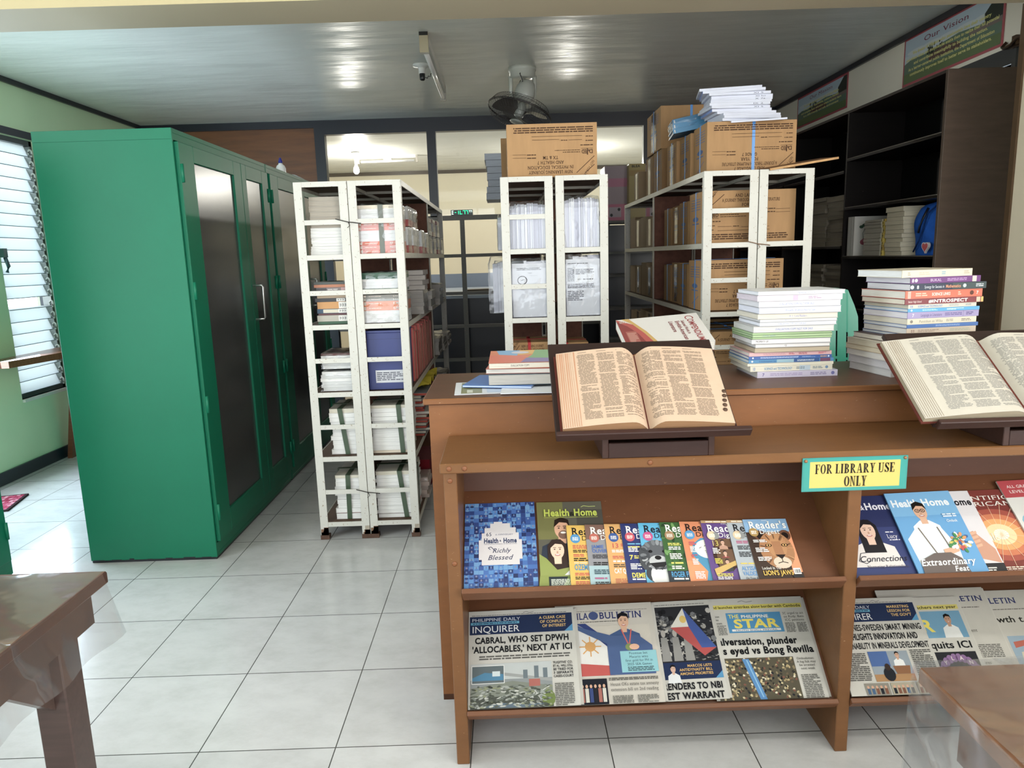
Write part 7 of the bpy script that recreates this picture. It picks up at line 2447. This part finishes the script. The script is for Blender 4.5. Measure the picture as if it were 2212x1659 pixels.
def dictionary(M, x0, wd, ht, gut, label, page, ink, thick, edge, stain):
    """a thick volume lying open: block edges, curved printed pages, thumb cuts; local x across, y up the page, z out"""
    t_ = thing('open_dictionary', label, 'book', M=M)
    y0 = .004

    def hz(x):
        u = (x - x0) / wd
        g = gut
        if u < g:
            k = u / g
            e = thick[0]
            return e + .018 * math.sin(min(1, k * 1.15) * math.pi * .5) - (.026 + .5 * e) * max(0, (k - .80) / .2) ** 2
        k = (1 - u) / (1 - g)
        e = thick[1]
        return e + .016 * math.sin(min(1, k * 1.15) * math.pi * .5) - (.026 + .5 * e) * max(0, (k - .80) / .2) ** 2
    nx = 40
    MB().box(x0 - .006, x0 + wd + .006, 0, ht + .010, 0, .004, 'cloth', '#5a2f28').build('cover', t_)
    b_ = MB()
    xs = [x0 + wd * i / nx for i in range(nx + 1)]
    for yy, fl in ((y0, 1), (y0 + ht, 0)):
        vs = [(x, yy, .004) for x in xs] + [(x, yy, hz(x)) for x in xs]
        fs = [(i, i + 1, nx + 2 + i, nx + 1 + i) if fl else (i + 1, i, nx + 1 + i, nx + 2 + i) for i in range(nx)]
        b_.add(vs, fs, 'pages', edge)
    for x, fl in ((x0, 1), (x0 + wd, 0)):
        q_ = [(x, y0, .004), (x, y0 + ht, .004), (x, y0 + ht, hz(x)), (x, y0, hz(x))]
        b_.add(q_ if not fl else q_[::-1], [(0, 1, 2, 3)], 'pages', edge)
    b_.build('page_block', t_)
    for k, (ua, ub) in enumerate(((0, gut), (gut, 1))):
        p = MB()
        p.grid(lambda u_, v_: (x0 + wd * (ua + (ub - ua) * u_), y0 + ht * v_, hz(x0 + wd * (ua + (ub - ua) * u_)) + .0004), 24, 2, 'news', page)
        m0, m1 = (.24, .03) if k == 0 else (.05, .15)
        a, b__ = x0 + wd * (ua + (ub - ua) * m0), x0 + wd * (ub - (ub - ua) * m1)
        cw = (b__ - a) / 3
        rows = int(ht * .88 / .0042)
        if k == 0:   # worn brown fore edge, leaves stepping back
            for j in range(9):
                xa = x0 + wd * ua + .002 + j * .0055
                p.add([(xa, y0 + .002, hz(xa) + .0008), (xa + .0016, y0 + .002, hz(xa + .0016) + .0008), (xa + .0016 + R.uniform(-.002, .003), y0 + ht - .003, hz(xa + .002) + .0008), (xa, y0 + ht - .003, hz(xa) + .0008)], [(0, 1, 2, 3)], 'news', stain)
        for cc in range(3):
            ca = a + cw * cc
            p.add([(ca + .004, y0 + ht * .965, hz(ca) + .0009), (ca + .03, y0 + ht * .965, hz(ca + .03) + .0009), (ca + .03, y0 + ht * .972, hz(ca + .03) + .0009), (ca + .004, y0 + ht * .972, hz(ca) + .0009)], [(0, 1, 2, 3)], 'news', ink)
            for r_ in range(rows):
                yy = y0 + ht * .93 - r_ * .0042
                if R.random() < .05:
                    continue
                x = ca + .0025 + (0 if R.random() < .35 else .003)
                end = ca + cw - .0035 - (R.random() * cw * .6 if R.random() < .16 else 0)
                while x < end - .003:
                    ln = min(R.uniform(.004, .017), end - x)
                    x2 = x + ln
                    p.add([(x, yy, hz(x) + .0009), (x2, yy, hz(x2) + .0009), (x2, yy + .0022, hz(x2) + .0009), (x, yy + .0022, hz(x) + .0009)], [(0, 1, 2, 3)], 'news', ink)
                    x = x2 + .0016
        po = p.build('page', t_)
    tc = MB()
    for k in range(5):
        xx = x0 + wd - .004 - .003 * k
        tc.lathe([(.006, 0), (.006, .0012)], (xx, y0 + ht * (.40 - .06 * k), hz(xx) + .001), 'news', '#5a4232', 12)
    tc.build('thumb_notch', t_)
    return t_


Mx = lectern(.116, .462, .237, .527, 'dark wooden book stand on the rack ledge holding the brown open dictionary')
dictionary(Mx, .018, .432, .272, .505, 'brown-paged thick dictionary lying open on the left book stand', '#c9a98c', '#86725f', (.020, .022), '#a07a5a', '#b9825c')
Mx = lectern(1.075, .52, 1.275, 1.55, 'dark wooden book stand on the ledge at the right edge holding the grey open dictionary')
dictionary(Mx, -.030, .52, .285, .53, 'grey-paged wide dictionary lying open on the right book stand', '#bdb5a6', '#8a8781', (.016, .020), '#a0947f', '#9c8d7a')
# ------------------------------------------------------------------ wooden tables in front, under clear plastic sheets
def film_sheet(fn, nu, nv, name, parent):
    return MB().grid(fn, nu, nv, 'table_film', '#ffffff').build(name, parent)


t = thing('table', 'brown wooden table at the lower left corner under crinkled clear plastic', 'table', (0, 0, 0), group='reading tables under plastic')
TX, TY, TZ = -.905, 1.50, .74
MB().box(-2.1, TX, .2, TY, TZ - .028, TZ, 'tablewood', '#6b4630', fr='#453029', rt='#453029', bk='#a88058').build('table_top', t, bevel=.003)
MB().box(TX - .045, TX - .022, .25, TY - .035, TZ - .105, TZ - .028, 'tablewood', '#453631').build('apron', t)
MB().box(-2.05, TX - .045, TY - .058, TY - .035, TZ - .105, TZ - .028, 'tablewood', '#453631').build('apron', t)
for x, y in ((TX - .090, TY - .16), (TX - .090, .3), (-2.05, TY - .16), (-2.05, .3)):
    MB().box(x, x + .066, y, y + .066, 0, TZ - .028, 'tablewood', '#4a3a36').build('leg', t, bevel=.003)
MB().prism([(TX - .068, TY - .161, TZ - .105), (TX - .068, TY - .30, TZ - .105), (TX - .068, TY - .275, TZ - .13), (TX - .068, TY - .161, TZ - .23)], (.020, 0, 0), 'tablewood', '#54443f').build('corner_brace', t)
sh = thing('plastic_cover', 'crinkled clear plastic sheet over the lower left table', 'table cover', (0, 0, 0), group='clear plastic table covers')


def wr(x, y, k=1.):
    return k * (.0022 * abs(math.sin(x * 9 + y * 5)) ** 3 + .0026 * abs(math.sin(y * 7 - x * 11 + 1.3)) ** 8 + .0018 * abs(math.sin(x * 23 + y * 15 + 2 * math.sin(y * 6))) ** 10)


film_sheet(lambda u, v: (-2.1 + 1.203 * u, .2 + 1.27 * v, TZ + .0085 + wr(u * 1.2, v * 1.27)), 60, 60, 'top_sheet', sh)
film_sheet(lambda u, v: (TX + .006 + .018 * v + .008 * math.sin(u * 40) * v, .2 + 1.27 * u + .02 * v * u, TZ + .007 - (.10 + .05 * u) * v), 60, 8, 'hanging_side', sh)

t = thing('table', 'brown glossy wooden table at the lower right corner under clear plastic', 'table', (0, 0, 0), group='reading tables under plastic')
UX, UY, UZ = .637, 1.03, .74
MB().box(UX, 2.2, -.2, UY, UZ - .028, UZ, 'tablewood', '#6b4630', lf='#7a5238', bk='#5a3b2a').build('table_top', t, bevel=.003)
MB().box(UX + .04, UX + .062, -.15, UY - .05, UZ - .13, UZ - .028, 'tablewood', '#5a3d30').build('apron', t)
MB().box(UX + .062, 2.15, UY - .072, UY - .05, UZ - .13, UZ - .028, 'tablewood', '#5a3d30').build('apron', t)
for x, y in ((UX + .07, UY - .15), (UX + .07, -.1), (2.05, UY - .15), (2.05, -.1)):
    MB().box(x, x + .07, y, y + .07, 0, UZ - .028, 'tablewood', '#51382f').build('leg', t, bevel=.003)
sh = thing('plastic_cover', 'clear plastic sheet hanging over the edge of the lower right table', 'table cover', (0, 0, 0), group='clear plastic table covers')
film_sheet(lambda u, v: (UX - .004 + 1.56 * u, -.2 + 1.233 * v, UZ + .0075 + wr(u * 1.5, v * 1.2, .7)), 60, 50, 'top_sheet', sh)
film_sheet(lambda u, v: (UX - .005 - .012 * v - .018 * math.sin(u * 22 + 2 * v) * v ** .7, -.2 + 1.236 * u + .03 * v * u, UZ + .006 - .30 * v), 70, 12, 'hanging_side', sh)
film_sheet(lambda u, v: (UX - .005 + 1.5 * u, UY + .005 + .01 * v + .006 * math.sin(u * 60) * v, UZ + .006 - .26 * v), 70, 8, 'hanging_back', sh)
# ------------------------------------------------------------------ origins: every thing's Empty sits at the middle of its base
bpy.context.view_layer.update()
for o in list(COL.objects):
    if o.type != 'EMPTY' or o.parent is not None or o.location.length > 1e-6:
        continue
    pts = [c.matrix_world @ Vector(q) for c in o.children_recursive if c.type == 'MESH' for q in c.bound_box]
    if not pts:
        continue
    b0 = Vector(((min(p.x for p in pts) + max(p.x for p in pts)) / 2, (min(p.y for p in pts) + max(p.y for p in pts)) / 2, min(p.z for p in pts)))
    o.location = b0
    for c in o.children:
        c.location -= b0
bpy.context.view_layer.update()
